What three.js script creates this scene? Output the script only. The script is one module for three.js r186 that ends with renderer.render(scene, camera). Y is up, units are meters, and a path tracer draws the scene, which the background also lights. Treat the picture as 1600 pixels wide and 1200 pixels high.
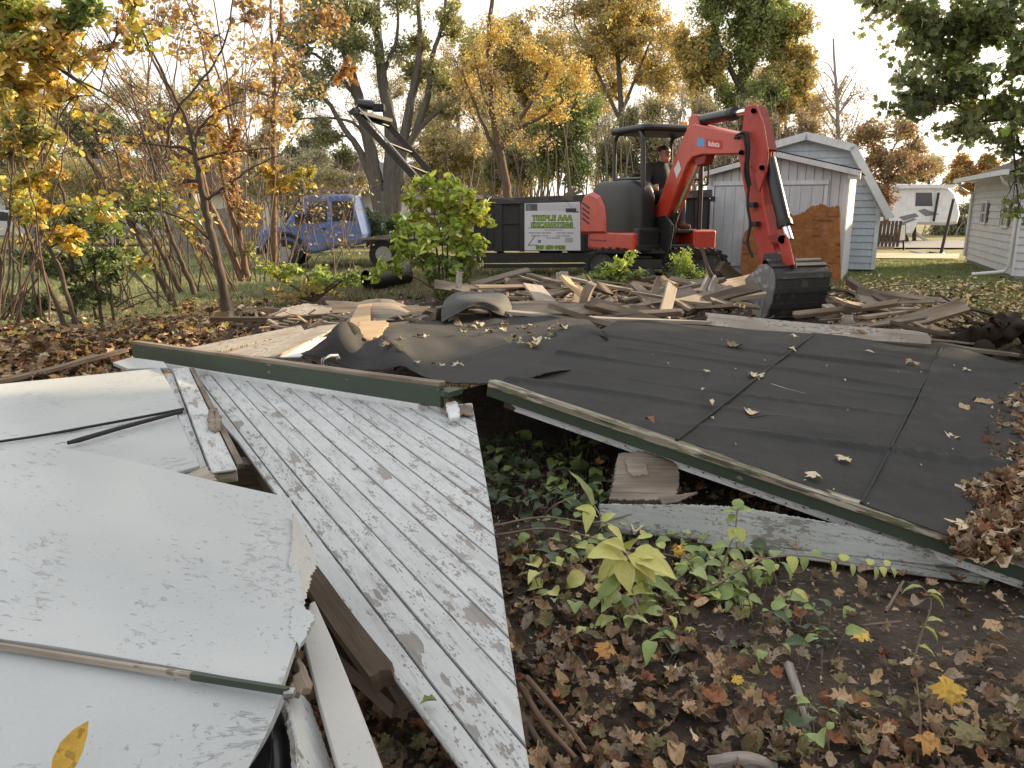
import * as THREE from 'three';
import { mergeGeometries, mergeVertices, toCreasedNormals } from 'three/addons/utils/BufferGeometryUtils.js';
import { RoundedBoxGeometry } from 'three/addons/geometries/RoundedBoxGeometry.js';
import { MarchingCubes } from 'three/addons/objects/MarchingCubes.js';

// ------------------------------------------------------------------ camera, sky, sun, exposure
const V3 = (x, y, z) => new THREE.Vector3(x, y, z);
const CAMY = 1.55, PITCH = 13 * Math.PI / 180, F = 1202, CP = Math.cos(PITCH), SP = Math.sin(PITCH);
const scene = new THREE.Scene();
const camera = new THREE.PerspectiveCamera(2 * Math.atan(600 / F) * 180 / Math.PI, 4 / 3, 0.05, 2000);
camera.position.set(0, CAMY, 0);
camera.rotation.set(-PITCH, 0, 0);
const renderer = new THREE.WebGLRenderer({ antialias: true });
renderer.toneMapping = THREE.LinearToneMapping;
renderer.toneMappingExposure = 2.55;
renderer.shadowMap.enabled = true;

const SUN = V3(0.85, 0.25, -0.47).normalize();
{ // hazy bright evening sky: creamy near the horizon, pale blue above, warmer towards the low sun
  const w = 512, h = 256, a = new Float32Array(w * h * 4);
  for (let j = 0; j < h; j++) for (let i = 0; i < w; i++) {
    const el = (j + 0.5) / h * Math.PI - Math.PI / 2, az = ((i + 0.5) / w - 0.5) * 2 * Math.PI;
    const d = V3(Math.cos(el) * Math.cos(az), Math.sin(el), Math.cos(el) * Math.sin(az));
    const t = Math.pow(Math.max(0, Math.sin(Math.max(el, 0))), 0.6), c = Math.max(0, d.dot(SUN));
    const g = Math.pow(c, 3) * 0.22 + Math.pow(c, 24) * 0.7;
    const k = 4 * (j * w + i);
    const z = [0.435, 0.47, 0.515], o = [0.68, 0.63, 0.57];
    a[k] = o[0] + (z[0] - o[0]) * t + g * 1.25; a[k + 1] = o[1] + (z[1] - o[1]) * t + g * 0.95; a[k + 2] = o[2] + (z[2] - o[2]) * t + g * 0.6; a[k + 3] = 1;
    if (el < 0) { a[k] *= 0.3; a[k + 1] *= 0.3; a[k + 2] *= 0.3; }
  }
  const t = new THREE.DataTexture(a, w, h, THREE.RGBAFormat, THREE.FloatType);
  t.mapping = THREE.EquirectangularReflectionMapping; t.magFilter = THREE.LinearFilter; t.minFilter = THREE.LinearFilter; t.needsUpdate = true;
  scene.background = t; scene.environment = t;
}
const sun = new THREE.DirectionalLight(new THREE.Color().setRGB(1, 0.77, 0.48), 5);
sun.position.copy(SUN).multiplyScalar(60); sun.castShadow = true; sun.shadow.radius = 3;
sun.shadow.mapSize.set(4096, 4096);
Object.assign(sun.shadow.camera, { left: -30, right: 30, top: 30, bottom: -30, near: 1, far: 140 });
sun.target.position.set(0, 0, -12); sun.position.add(sun.target.position);
scene.add(sun, sun.target);

// ------------------------------------------------------------------ helpers
function mulberry(a) { return () => { a |= 0; a = a + 0x6D2B79F5 | 0; let t = Math.imul(a ^ a >>> 15, 1 | a); t = t + Math.imul(t ^ t >>> 7, 61 | t) ^ t; return ((t ^ t >>> 14) >>> 0) / 4294967296; }; }
const R = mulberry(20241);
const rr = (a, b, r = R) => a + (b - a) * r();
const pick = (a, r = R) => a[Math.floor(r() * a.length)];
const clamp = (x, a = 0, b = 1) => Math.min(b, Math.max(a, x));
const sstep = (a, b, x) => { const t = clamp((x - a) / (b - a)); return t * t * (3 - 2 * t); };
const lerp = (a, b, t) => a + (b - a) * t;

function hash2(x, y, s) { let h = Math.imul(x, 374761393) + Math.imul(y, 668265263) + Math.imul(s, 974711) | 0; h = Math.imul(h ^ h >>> 13, 1274126177); return ((h ^ h >>> 16) >>> 0) / 4294967296; }
function vn(x, y, px, py, s) { // tileable value noise
  const xi = Math.floor(x), yi = Math.floor(y); let fx = x - xi, fy = y - yi; fx = fx * fx * (3 - 2 * fx); fy = fy * fy * (3 - 2 * fy);
  const m = (a, p) => ((a % p) + p) % p, x0 = m(xi, px), x1 = m(xi + 1, px), y0 = m(yi, py), y1 = m(yi + 1, py);
  const a = hash2(x0, y0, s), b = hash2(x1, y0, s), c = hash2(x0, y1, s), d = hash2(x1, y1, s);
  return a + (b - a) * fx + (c - a) * fy + (a - b - c + d) * fx * fy;
}
function fbm(u, v, fx, fy, oct, s) { let t = 0, a = 0.5, n = 0; for (let o = 0; o < oct; o++) { t += a * vn(u * fx, v * fy, fx, fy, s + o * 17); n += a; a *= 0.5; fx *= 2; fy *= 2; } return t / n; }
const toS = x => { x = clamp(x); return x <= 0.0031308 ? 12.92 * x : 1.055 * Math.pow(x, 1 / 2.4) - 0.055; };
// fn(u, v) -> [r, g, b (linear), height 0..1, roughness?]; mw, mh = size in metres
function makeTex(w, h, mw, mh, fn) {
  const c = new Uint8Array(w * h * 4), b = new Uint8Array(w * h * 4);
  for (let j = 0; j < h; j++) for (let i = 0; i < w; i++) {
    const k = 4 * (j * w + i), p = fn((i + 0.5) / w, (j + 0.5) / h);
    c[k] = 255 * toS(p[0]); c[k + 1] = 255 * toS(p[1]); c[k + 2] = 255 * toS(p[2]); c[k + 3] = 255;
    const hh = 255 * clamp(p[3] === undefined ? 0.5 : p[3]); b[k] = b[k + 1] = b[k + 2] = hh; b[k + 3] = 255;
  }
  const mk = (d, s) => { const t = new THREE.DataTexture(d, w, h); t.wrapS = t.wrapT = THREE.RepeatWrapping; t.magFilter = THREE.LinearFilter; t.minFilter = THREE.LinearMipmapLinearFilter; t.generateMipmaps = true; t.repeat.set(1 / mw, 1 / mh); if (s) t.colorSpace = THREE.SRGBColorSpace; t.needsUpdate = true; return t; };
  return { map: mk(c, true), bump: mk(b, false) };
}
const mix3 = (a, b, t) => [a[0] + (b[0] - a[0]) * t, a[1] + (b[1] - a[1]) * t, a[2] + (b[2] - a[2]) * t];
const mul3 = (a, k) => [a[0] * k, a[1] * k, a[2] * k];
function mat(o = {}) { const { c, tex, bump = 0.001, tint, physical, ...rest } = o; const m = physical ? new THREE.MeshPhysicalMaterial({ roughness: 0.8, side: THREE.DoubleSide, ...rest }) : new THREE.MeshStandardMaterial({ roughness: 0.8, side: THREE.DoubleSide, ...rest }); if (c) m.color.setRGB(...c); if (tex) { m.map = tex.map; m.bumpMap = tex.bump; m.bumpScale = bump; } return m; }

// ---- pixel of the 1600 x 1200 photograph -> direction / point in the world
const ray = (px, py) => V3(px - 800, -F * SP + (600 - py) * CP, -F * CP - (600 - py) * SP);
const AH = (px, py, h) => { const d = ray(px, py), t = (h - CAMY) / d.y; return V3(d.x * t, h, d.z * t); };
const AD = (px, py, dep) => { const d = ray(px, py), t = -dep / d.z; return V3(d.x * t, CAMY + d.y * t, -dep); };
function hgt(x, z) { // the lie of the land
  let h = 0;
  const m = (cx, cz, rx, rz, k) => { const q = ((x - cx) / rx) ** 2 + ((z - cz) / rz) ** 2; return k * Math.exp(-q * 1.4); };
  h += m(1.9, -12.2, 4.6, 3.8, 0.36) + m(-3.9, -8.6, 2.6, 2.0, 0.16) + m(3.25, -3.75, 0.75, 1.1, 0.17) + m(0.2, -7.2, 2.5, 1.4, 0.16);
  h += m(5.6, -8.6, 1.0, 0.9, 0.16);
  const n = (vn(x * 1.3 + 50, z * 1.3 + 50, 9999, 9999, 3) - 0.5) * 0.07 + (vn(x * 4 + 90, z * 4 + 90, 9999, 9999, 4) - 0.5) * 0.03;
  return h + n * (z > 3 ? 0 : 1) * (Math.hypot(x, z) < 30 ? 1 : 0.5);
}
const AG = (px, py, lift = 0) => { let h = 0, p; for (let i = 0; i < 12; i++) { p = AH(px, py, h + lift); h = h * 0.5 + 0.5 * hgt(p.x, p.z); } p = AH(px, py, h + lift); return p; };

// ---- planes: U, V in the plane, N = U x V
class Pl {
  constructor(o, U, Vd) { this.o = o.clone(); this.U = U.clone().normalize(); this.N = this.U.clone().cross(Vd).normalize(); this.V = this.N.clone().cross(this.U).normalize(); this.m = new THREE.Matrix4().makeBasis(this.U, this.V, this.N).setPosition(this.o); }
  hit(px, py) { const d = ray(px, py), c = V3(0, CAMY, 0), t = this.o.clone().sub(c).dot(this.N) / d.dot(this.N); return c.addScaledVector(d, t); }
  loc(p) { const q = p.clone().sub(this.o); return [q.dot(this.U), q.dot(this.V), q.dot(this.N)]; }
  px(px, py) { const l = this.loc(this.hit(px, py)); return [l[0], l[1]]; }
  at(u, v, n = 0) { return V3(0, 0, 0).addScaledVector(this.U, u).addScaledVector(this.V, v).addScaledVector(this.N, n).add(this.o); }
  up(n) { const q = new Pl(this.o.clone().addScaledVector(this.N, n), this.U, this.V); return q; }
}
// a plane through three points; U runs from image point a to image point b; N towards the camera side
function plane3(p0, p1, p2, a, b) {
  let n = p1.clone().sub(p0).cross(p2.clone().sub(p0)).normalize();
  if (n.dot(V3(0, CAMY, 0).sub(p0)) < 0) n.negate();
  const q = new Pl(p0, p1.clone().sub(p0), n.clone().cross(p1.clone().sub(p0)));
  const U = q.hit(...b).sub(q.hit(...a)).normalize();
  return new Pl(p0, U, n.clone().cross(U));
}
// polygon [[u,v],...] in a plane -> world slab whose top face lies in the plane, thickness along -N
function slab(pts, pl, th, o = {}) {
  const { bevel = Math.min(0.003, th * 0.25), du = 0, dv = 0, rough = null, off = 0 } = o;
  let P = pts.map(p => [p[0], p[1]]);
  if (rough) { const Q = []; for (let i = 0; i < P.length; i++) { const a = P[i], b = P[(i + 1) % P.length], L = Math.hypot(b[0] - a[0], b[1] - a[1]); Q.push(a); const amp = rough(i); if (!amp) continue; const n = Math.max(1, Math.min(60, Math.round(L / (amp * 1.6)))); for (let k = 1; k < n; k++) { const t = k / n, j = (R() - 0.5) * 2 * amp; Q.push([lerp(a[0], b[0], t) - (b[1] - a[1]) / L * j, lerp(a[1], b[1], t) + (b[0] - a[0]) / L * j]); } } P = Q; }
  let A = 0; for (let i = 0; i < P.length; i++) { const a = P[i], b = P[(i + 1) % P.length]; A += a[0] * b[1] - b[0] * a[1]; } if (A < 0) P.reverse();
  const s = new THREE.Shape(P.map(p => new THREE.Vector2(p[0], p[1])));
  if (o.holes) for (const hpts of o.holes) s.holes.push(new THREE.Path(hpts.map(p => new THREE.Vector2(p[0], p[1]))));
  const g = new THREE.ExtrudeGeometry(s, { depth: Math.max(1e-4, th - 2 * bevel), bevelEnabled: bevel > 0, bevelThickness: bevel, bevelSize: bevel, bevelOffset: -bevel, bevelSegments: 1, curveSegments: 6 });
  g.translate(0, 0, -th + bevel + off);
  const uv = g.attributes.uv; for (let i = 0; i < uv.count; i++) uv.setXY(i, uv.getX(i) + du, uv.getY(i) + dv);
  return g.applyMatrix4(pl.m);
}
const slabPx = (pts, pl, th, o) => slab(pts.map(p => pl.px(p[0], p[1])), pl, th, o);
// smooth sheet through a grid of world points, thickness downwards
function cr(a, b, c, d, t) { return 0.5 * ((2 * b) + (-a + c) * t + (2 * a - 5 * b + 4 * c - d) * t * t + (-a + 3 * b - 3 * c + d) * t * t * t); }
function gridPoint(G, s, t) {
  const nr = G.length, nc = G[0].length, y = s * (nr - 1), x = t * (nc - 1), j = Math.min(nr - 2, Math.floor(y)), i = Math.min(nc - 2, Math.floor(x)), fy = y - j, fx = x - i;
  const ext = (a, k, n, f) => k < 0 ? f(0).clone().multiplyScalar(2).sub(f(1)) : k >= n ? f(n - 1).clone().multiplyScalar(2).sub(f(n - 2)) : f(k);
  const row = r => { const q = []; for (let k = -1; k <= 2; k++) q.push(ext(0, i + k, nc, kk => G[r][kk])); return V3(cr(q[0].x, q[1].x, q[2].x, q[3].x, fx), cr(q[0].y, q[1].y, q[2].y, q[3].y, fx), cr(q[0].z, q[1].z, q[2].z, q[3].z, fx)); };
  const q = []; for (let k = -1; k <= 2; k++) q.push(ext(0, j + k, nr, row));
  return V3(cr(q[0].x, q[1].x, q[2].x, q[3].x, fy), cr(q[0].y, q[1].y, q[2].y, q[3].y, fy), cr(q[0].z, q[1].z, q[2].z, q[3].z, fy));
}
function sheet(G, nu, nv, th, o = {}) {
  const { disp, edge = 0, uv0 = [0, 0] } = o, P = [];
  const rs = mulberry(o.seed || 7);
  const ej = n => { const a = []; let x = 0; for (let i = 0; i <= n; i++) { x = x * 0.5 + (rs() - 0.5) * edge; a.push(x); } return a; };
  const eL = ej(nv), eR = ej(nv), eT = ej(nu), eB = ej(nu);
  for (let j = 0; j <= nv; j++) { const row = []; for (let i = 0; i <= nu; i++) { let s = j / nv, t = i / nu; const k = 0.08; if (edge) { const wl = Math.max(0, 1 - t / k), wr = Math.max(0, 1 - (1 - t) / k), wt = Math.max(0, 1 - s / k), wb = Math.max(0, 1 - (1 - s) / k); t = clamp(t + Math.abs(eL[j]) * wl - Math.abs(eR[j]) * wr); s = clamp(s + Math.abs(eT[i]) * wt - Math.abs(eB[i]) * wb); } row.push(gridPoint(G, s, t)); } P.push(row); }
  const N = P.map((row, j) => row.map((p, i) => { const a = P[j][Math.min(nu, i + 1)].clone().sub(P[j][Math.max(0, i - 1)]), b = P[Math.min(nv, j + 1)][i].clone().sub(P[Math.max(0, j - 1)][i]); const n = b.cross(a).normalize(); if (n.y < 0 && !o.keep) n.negate(); return n; }));
  if (disp) for (let j = 0; j <= nv; j++) for (let i = 0; i <= nu; i++) P[j][i].addScaledVector(N[j][i], disp(i / nu, j / nv, P[j][i]));
  const pos = [], uv = [], idx = [], W = nu + 1;
  const LU = P[Math.floor(nv / 2)][0].distanceTo(P[Math.floor(nv / 2)][nu]), LV = P[0][Math.floor(nu / 2)].distanceTo(P[nv][Math.floor(nu / 2)]);
  for (const off of [0, -th]) for (let j = 0; j <= nv; j++) for (let i = 0; i <= nu; i++) { const p = P[j][i].clone().addScaledVector(N[j][i], off); pos.push(p.x, p.y, p.z); uv.push(uv0[0] + i / nu * LU, uv0[1] + (1 - j / nv) * LV); }
  const M = W * (nv + 1);
  for (let j = 0; j < nv; j++) for (let i = 0; i < nu; i++) { const a = j * W + i, b = a + 1, c = a + W, d = c + 1; idx.push(a, c, b, b, c, d, M + a, M + b, M + c, M + b, M + d, M + c); }
  const g = new THREE.BufferGeometry(); g.setAttribute('position', new THREE.Float32BufferAttribute(pos, 3)); g.setAttribute('uv', new THREE.Float32BufferAttribute(uv, 2)); g.setIndex(idx); g.computeVertexNormals();
  // rim
  const rim = [], rp = [], ru = []; const e = (a, b) => { const k = rp.length / 3; for (const q of [a, b, M + a, M + b]) { rp.push(pos[3 * q], pos[3 * q + 1], pos[3 * q + 2]); ru.push(uv[2 * q], uv[2 * q + 1] + (q >= M ? th : 0)); } rim.push(k, k + 2, k + 1, k + 1, k + 2, k + 3); };
  for (let i = 0; i < nu; i++) { e(i + 1, i); e(nv * W + i, nv * W + i + 1); } for (let j = 0; j < nv; j++) { e(j * W, j * W + W); e(j * W + W + nu, j * W + nu); }
  const g2 = new THREE.BufferGeometry(); g2.setAttribute('position', new THREE.Float32BufferAttribute(rp, 3)); g2.setAttribute('uv', new THREE.Float32BufferAttribute(ru, 2)); g2.setIndex(rim); g2.computeVertexNormals();
  return mergeGeometries([g, g2]);
}
const gridAH = rows => rows.map(r => r.map(p => AH(p[0], p[1], p[2])));

// ---- mesh builder for tubes and boxes
class MB {
  constructor() { this.p = []; this.n = []; this.u = []; this.i = []; }
  tube(pts, r0, r1, sides = 6, cap = false, v0 = 0) {
    const n = pts.length, base = this.p.length / 3; let L = 0, prev = null;
    const ref = V3(0.31, 0.2, 0.93);
    for (let k = 0; k < n; k++) {
      const T = pts[Math.min(n - 1, k + 1)].clone().sub(pts[Math.max(0, k - 1)]).normalize();
      let A = prev ? prev.clone().addScaledVector(T, -prev.dot(T)) : ref.clone().cross(T); if (A.lengthSq() < 1e-8) A = V3(1, 0, 0).cross(T); A.normalize(); prev = A; const B = T.clone().cross(A);
      if (k) L += pts[k].distanceTo(pts[k - 1]);
      const r = Array.isArray(r0) ? r0[k] : lerp(r0, r1, k / Math.max(1, n - 1));
      for (let s = 0; s <= sides; s++) { const a = s / sides * Math.PI * 2, c = Math.cos(a), d = Math.sin(a), N = A.clone().multiplyScalar(c).addScaledVector(B, d); this.p.push(pts[k].x + N.x * r, pts[k].y + N.y * r, pts[k].z + N.z * r); this.n.push(N.x, N.y, N.z); this.u.push(s / sides * Math.max(0.02, r * 6.28), v0 + L); }
    }
    const W = sides + 1; for (let k = 0; k < n - 1; k++) for (let s = 0; s < sides; s++) { const a = base + k * W + s; this.i.push(a, a + 1, a + W, a + 1, a + W + 1, a + W); }
    if (cap) for (const k of [0, n - 1]) { const T = (k ? pts[n - 1].clone().sub(pts[n - 2]) : pts[0].clone().sub(pts[1])).normalize(), c = this.p.length / 3; this.p.push(pts[k].x, pts[k].y, pts[k].z); this.n.push(T.x, T.y, T.z); this.u.push(0, 0); for (let s = 0; s <= sides; s++) { const q = 3 * (base + k * W + s); this.p.push(this.p[q], this.p[q + 1], this.p[q + 2]); this.n.push(T.x, T.y, T.z); this.u.push(0.02 * Math.cos(s), 0.02 * Math.sin(s)); } for (let s = 0; s < sides; s++) this.i.push(c, c + 1 + s, c + 2 + s); }
    return this;
  }
  add(g, m) { if (m) g = g.clone().applyMatrix4(m); if (!g.attributes.normal) g.computeVertexNormals(); const b = this.p.length / 3, P = g.attributes.position, N = g.attributes.normal, U = g.attributes.uv; for (let k = 0; k < P.count; k++) { this.p.push(P.getX(k), P.getY(k), P.getZ(k)); this.n.push(N.getX(k), N.getY(k), N.getZ(k)); this.u.push(U ? U.getX(k) : 0, U ? U.getY(k) : 0); } if (g.index) for (let k = 0; k < g.index.count; k++) this.i.push(b + g.index.getX(k)); else for (let k = 0; k < P.count; k++) this.i.push(b + k); return this; }
  geo() { const g = new THREE.BufferGeometry(); g.setAttribute('position', new THREE.Float32BufferAttribute(this.p, 3)); g.setAttribute('normal', new THREE.Float32BufferAttribute(this.n, 3)); g.setAttribute('uv', new THREE.Float32BufferAttribute(this.u, 2)); g.setIndex(this.i); return g; }
}
const tubeG = (pts, r0, r1 = r0, sides = 8, cap = true) => new MB().tube(pts, r0, r1, sides, cap).geo();
function box(w, h, d, r = 0.004) { const g = new RoundedBoxGeometry(w, h, d, 1, Math.min(r, w * 0.45, h * 0.45, d * 0.45)); metricUV(g); return g; }
function metricUV(g) { const P = g.attributes.position, N = g.attributes.normal, U = new Float32Array(P.count * 2); for (let i = 0; i < P.count; i++) { const ax = Math.abs(N.getX(i)), ay = Math.abs(N.getY(i)), az = Math.abs(N.getZ(i)); const x = P.getX(i), y = P.getY(i), z = P.getZ(i); if (ax > ay && ax > az) { U[2 * i] = z; U[2 * i + 1] = y; } else if (ay > az) { U[2 * i] = x; U[2 * i + 1] = z; } else { U[2 * i] = x; U[2 * i + 1] = y; } } g.setAttribute('uv', new THREE.BufferAttribute(U, 2)); return g; }
const basis = (o, X, Y, Z) => new THREE.Matrix4().makeBasis(X, Y, Z).setPosition(o);
// box from a to b (length along X), width along side, thickness along up
function beam(a, b, w, th, up = V3(0, 1, 0), o = {}) {
  const X = b.clone().sub(a), L = X.length(); X.normalize(); const Z = X.clone().cross(up).normalize(), Y = Z.clone().cross(X);
  return boardGeo(L, w, th, o).applyMatrix4(basis(a.clone().lerp(b, 0.5), X, Y, Z));
}
// a board along X with slight warp and uneven sawn or broken ends; uv in metres with own offset
function boardGeo(L, w, th, o = {}) {
  const { warp = 0, ends = 0, seed = Math.floor(R() * 1e6), seg = ends || warp ? 8 : 1 } = o, rs = mulberry(seed);
  const g = new THREE.BoxGeometry(L, th, w, seg, 1, ends ? 5 : 1), P = g.attributes.position, N = g.attributes.normal, du = rs() * 9, dv = rs() * 9, ph = rs() * 6;
  const jag = []; for (let k = 0; k < 12; k++) jag.push((rs() - 0.2) * ends);
  for (let i = 0; i < P.count; i++) {
    let x = P.getX(i), y = P.getY(i), z = P.getZ(i); const t = x / L;
    if (ends && Math.abs(t) > 0.49) { const k = Math.round((z / w + 0.5) * 5); x -= Math.sign(x) * jag[k + (x > 0 ? 6 : 0)]; }
    y += warp * (4 * t * t - 0.5) + warp * 0.4 * Math.sin(t * 7 + ph) + (z / w) * warp * 0.5 * Math.sin(t * 3 + ph); P.setXYZ(i, x, y, z);
  }
  const U = g.attributes.uv; for (let i = 0; i < P.count; i++) { const ax = Math.abs(N.getX(i)), ay = Math.abs(N.getY(i)); if (ax > 0.7) U.setXY(i, P.getZ(i) + du, P.getY(i) + dv); else U.setXY(i, P.getX(i) + du, (ay > 0.7 ? P.getZ(i) : P.getY(i)) + dv); }
  g.computeVertexNormals(); return toFlat(g);
}
function toFlat(g) { return toCreasedNormals(g, 0.6); }

// ---- naming
const used = {};
function numbered(n) { n = n.replace(/_\d{3}$/, ''); const k = used[n] = (used[n] === undefined ? 0 : used[n] + 1); return k ? `${n}_${String(k).padStart(3, '0')}` : n; }
const shadow = o => { o.castShadow = o.receiveShadow = true; return o; };
function tag(o, label, category, group, kind) { o.userData = { label, category }; if (group) o.userData.group = group; if (kind) o.userData.kind = kind; return o; }
function thing(name, label, category, pos, group) { const o = new THREE.Group(); o.name = numbered(name); o.position.copy(pos); scene.add(o); return tag(o, label, category, group); }
const pcount = {};
function part(name, geo, m, parent, label) { // geo in world coordinates
  const k = parent.uuid + name, c = pcount[k] = (pcount[k] === undefined ? 0 : pcount[k] + 1);
  parent.updateWorldMatrix(true, false); geo.applyMatrix4(parent.matrixWorld.clone().invert());
  const o = shadow(new THREE.Mesh(geo, m)); o.name = c ? `${name}_${String(c).padStart(3, '0')}` : name; if (label) o.userData.label = label; parent.add(o); return o;
}
function solo(name, label, category, geo, m, group) { // a thing that is one mesh
  geo.computeBoundingBox(); const b = geo.boundingBox, c = V3((b.min.x + b.max.x) / 2, b.min.y, (b.min.z + b.max.z) / 2); geo.translate(-c.x, -c.y, -c.z);
  const o = shadow(new THREE.Mesh(geo, m)); o.name = numbered(name); o.position.copy(c); scene.add(o); return tag(o, label, category, group);
}
function struct(name, geo, m) { const o = shadow(new THREE.Mesh(geo, m)); o.name = numbered(name); o.userData = { kind: 'structure' }; scene.add(o); return o; }
function dup(src, label, pos, turn) { const c = src.clone(); c.name = numbered(src.name); c.userData = { ...src.userData }; if (label) c.userData.label = label; if (pos) c.position.copy(pos); if (turn !== undefined) c.rotation.y = turn; scene.add(c); return c; }
function stuff(name, label, category, geo, m, xf, cols, parent) { // many instances, one object
  const o = shadow(new THREE.InstancedMesh(geo, m, xf.length)); for (let i = 0; i < xf.length; i++) { o.setMatrixAt(i, xf[i]); if (cols) o.setColorAt(i, cols[i]); }
  if (parent) { o.name = name; o.userData = { kind: 'stuff' }; parent.add(o); } else { o.name = numbered(name); tag(o, label, category, null, 'stuff'); scene.add(o); }
  return o;
}
const col = (r, g, b) => new THREE.Color().setRGB(r, g, b);
const jit = (c, k = 0.25, r = R) => { const f = 1 + (r() - 0.5) * 2 * k, q = 1 + (r() - 0.5) * k * 0.5; return col(c[0] * f * q, c[1] * f, c[2] * f / q); };
// ------------------------------------------------------------------ materials
const T = {};
T.wood = makeTex(1024, 512, 1.6, 0.5, (u, v) => { // weathered grey-brown wood, grain along u
  const w = fbm(u, v, 3, 10, 4, 5) * 0.06, g = fbm(u, v + w, 4, 90, 3, 11), f = fbm(u, v + w, 14, 220, 2, 23), p = fbm(u, v, 5, 4, 4, 31);
  const crack = Math.pow(clamp((fbm(u, v + w, 2, 46, 2, 41) - 0.70) * 7), 2);
  const k = 0.62 + 0.5 * g + 0.3 * (f - 0.5); let c = mix3([0.15, 0.118, 0.09], [0.30, 0.262, 0.22], clamp(p * 1.7 - 0.35)); c = mul3(c, k); c = mul3(c, 1 - 0.75 * clamp(crack));
  return [...c, 0.35 * g + 0.4 * f + 0.25 - 0.6 * clamp(crack)];
});
T.paleWood = makeTex(1024, 512, 1.6, 0.5, (u, v) => { // pale old lath and boards with paint remains
  const w = fbm(u, v, 3, 8, 4, 105) * 0.05, g = fbm(u, v + w, 4, 80, 3, 111), f = fbm(u, v + w, 14, 200, 2, 123), p = fbm(u, v, 6, 6, 5, 131), n = fbm(u, v, 60, 40, 3, 141);
  let c = mix3([0.31, 0.258, 0.205], [0.45, 0.41, 0.36], clamp(p * 2 - 0.5)); c = mul3(c, 0.72 + 0.45 * g + 0.15 * (f - 0.5)); const d = sstep(0.70, 0.78, n * 0.5 + p * 0.5 + 0.1); c = mix3(c, [0.13, 0.09, 0.06], d * 0.7);
  return [...c, 0.4 * g + 0.4 * f];
});
T.newWood = makeTex(512, 256, 1.2, 0.4, (u, v) => { const w = fbm(u, v, 3, 5, 3, 205) * 0.09, g = fbm(u, v + w, 3, 60, 3, 211), p = fbm(u, v, 4, 4, 4, 231); const c = mul3(mix3([0.50, 0.33, 0.17], [0.62, 0.47, 0.30], p), 0.7 + 0.5 * g); return [...c, g]; });
// old white paint peeling off boards; grain along u. heavier = more bare wood
function peel(seed, bare, w = 2048, h = 1024, mw = 2.6, mh = 1.3) {
  return makeTex(w, h, mw, mh, (u, v) => {
    const big = fbm(u, v, 5, 7, 4, seed), det = fbm(u, v, 24, 44, 4, seed + 50), fine = fbm(u, v, 110, 150, 2, seed + 90);
    const m = big * 0.50 + det * 0.43 + fine * 0.07, th = 0.70 - bare * 0.22;
    const wood = sstep(th, th + 0.012, m), rim = sstep(th - 0.016, th, m) * (1 - wood);
    const grain = fbm(u, v, 6, 190, 3, seed + 7), tone = fbm(u, v, 9, 16, 4, seed + 13);
    const chip = sstep(0.695, 0.715, fbm(u, v, 170, 250, 2, seed + 33) * 0.62 + det * 0.5 - 0.02);
    const crackN = Math.abs(fbm(u, v, 26, 60, 3, seed + 61) - 0.5), crack = sstep(0.012, 0.004, crackN) * sstep(0.50, 0.60, det);
    let paint = mix3([0.40, 0.415, 0.42], [0.52, 0.53, 0.53], tone); paint = mul3(paint, 0.93 + 0.1 * fine); const st = sstep(0.56, 0.75, fbm(u, v, 12, 50, 4, seed + 81)); paint = mix3(paint, [0.34, 0.335, 0.32], st * 0.45); const ab = sstep(0.585, 0.66, fbm(u, v, 34, 210, 3, seed + 95) * 0.7 + det * 0.3); paint = mix3(paint, [0.29, 0.285, 0.28], ab * 0.6);
    let bareC = mul3(mix3([0.20, 0.18, 0.165], [0.29, 0.265, 0.245], tone), 0.72 + 0.5 * grain);
    let c = mix3(paint, bareC, wood); c = mix3(c, [0.16, 0.14, 0.125], chip * (1 - wood) * 0.75); c = mix3(c, [0.36, 0.35, 0.34], rim * 0.45); c = mix3(c, [0.40, 0.39, 0.38], crack * 0.6 * (1 - wood));
    return [...c, (1 - wood) * (1 - chip) * 0.6 + rim * 0.4 + 0.15 * grain * wood + 0.06 * fine];
  });
}
T.peel = peel(301, 0.27); T.peelHeavy = peel(401, 0.62, 2048, 1024, 2.6, 1.3);
T.panel = makeTex(2048, 2048, 1.9, 1.9, (u, v) => { // smooth painted hardboard, small curled flakes and scuffs
  const reg = fbm(u, v, 9, 9, 3, 501), tone = fbm(u, v, 3, 4, 4, 511), n2 = fbm(u, v, 58, 96, 3, 521), n3 = fbm(u + n2 * 0.006, v, 60, 110, 2, 531), fine = fbm(u, v, 300, 300, 1, 541);
  const rid = sstep(0.03, 0.008, Math.abs(n3 - 0.5)) * sstep(0.60, 0.67, reg * 0.55 + n2 * 0.5), fl = sstep(0.745, 0.77, n2 * 0.72 + reg * 0.34), dot = sstep(0.905, 0.93, vn(u * 260, v * 260, 260, 260, 551)) * sstep(0.58, 0.66, vn(u * 23, v * 23, 23, 23, 561));
  let c = mix3([0.34, 0.362, 0.372], [0.43, 0.448, 0.45], clamp(tone * 1.6 - 0.3)); c = mul3(c, 0.97 + 0.05 * fine);
  c = mix3(c, [0.24, 0.25, 0.255], fl * 0.6); c = mix3(c, [0.22, 0.23, 0.235], rid * 0.55); c = mix3(c, [0.22, 0.21, 0.2], dot * 0.7);
  return [...c, 0.5 + 0.5 * rid - 0.35 * fl + 0.05 * fine + 0.1 * tone];
});
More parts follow.
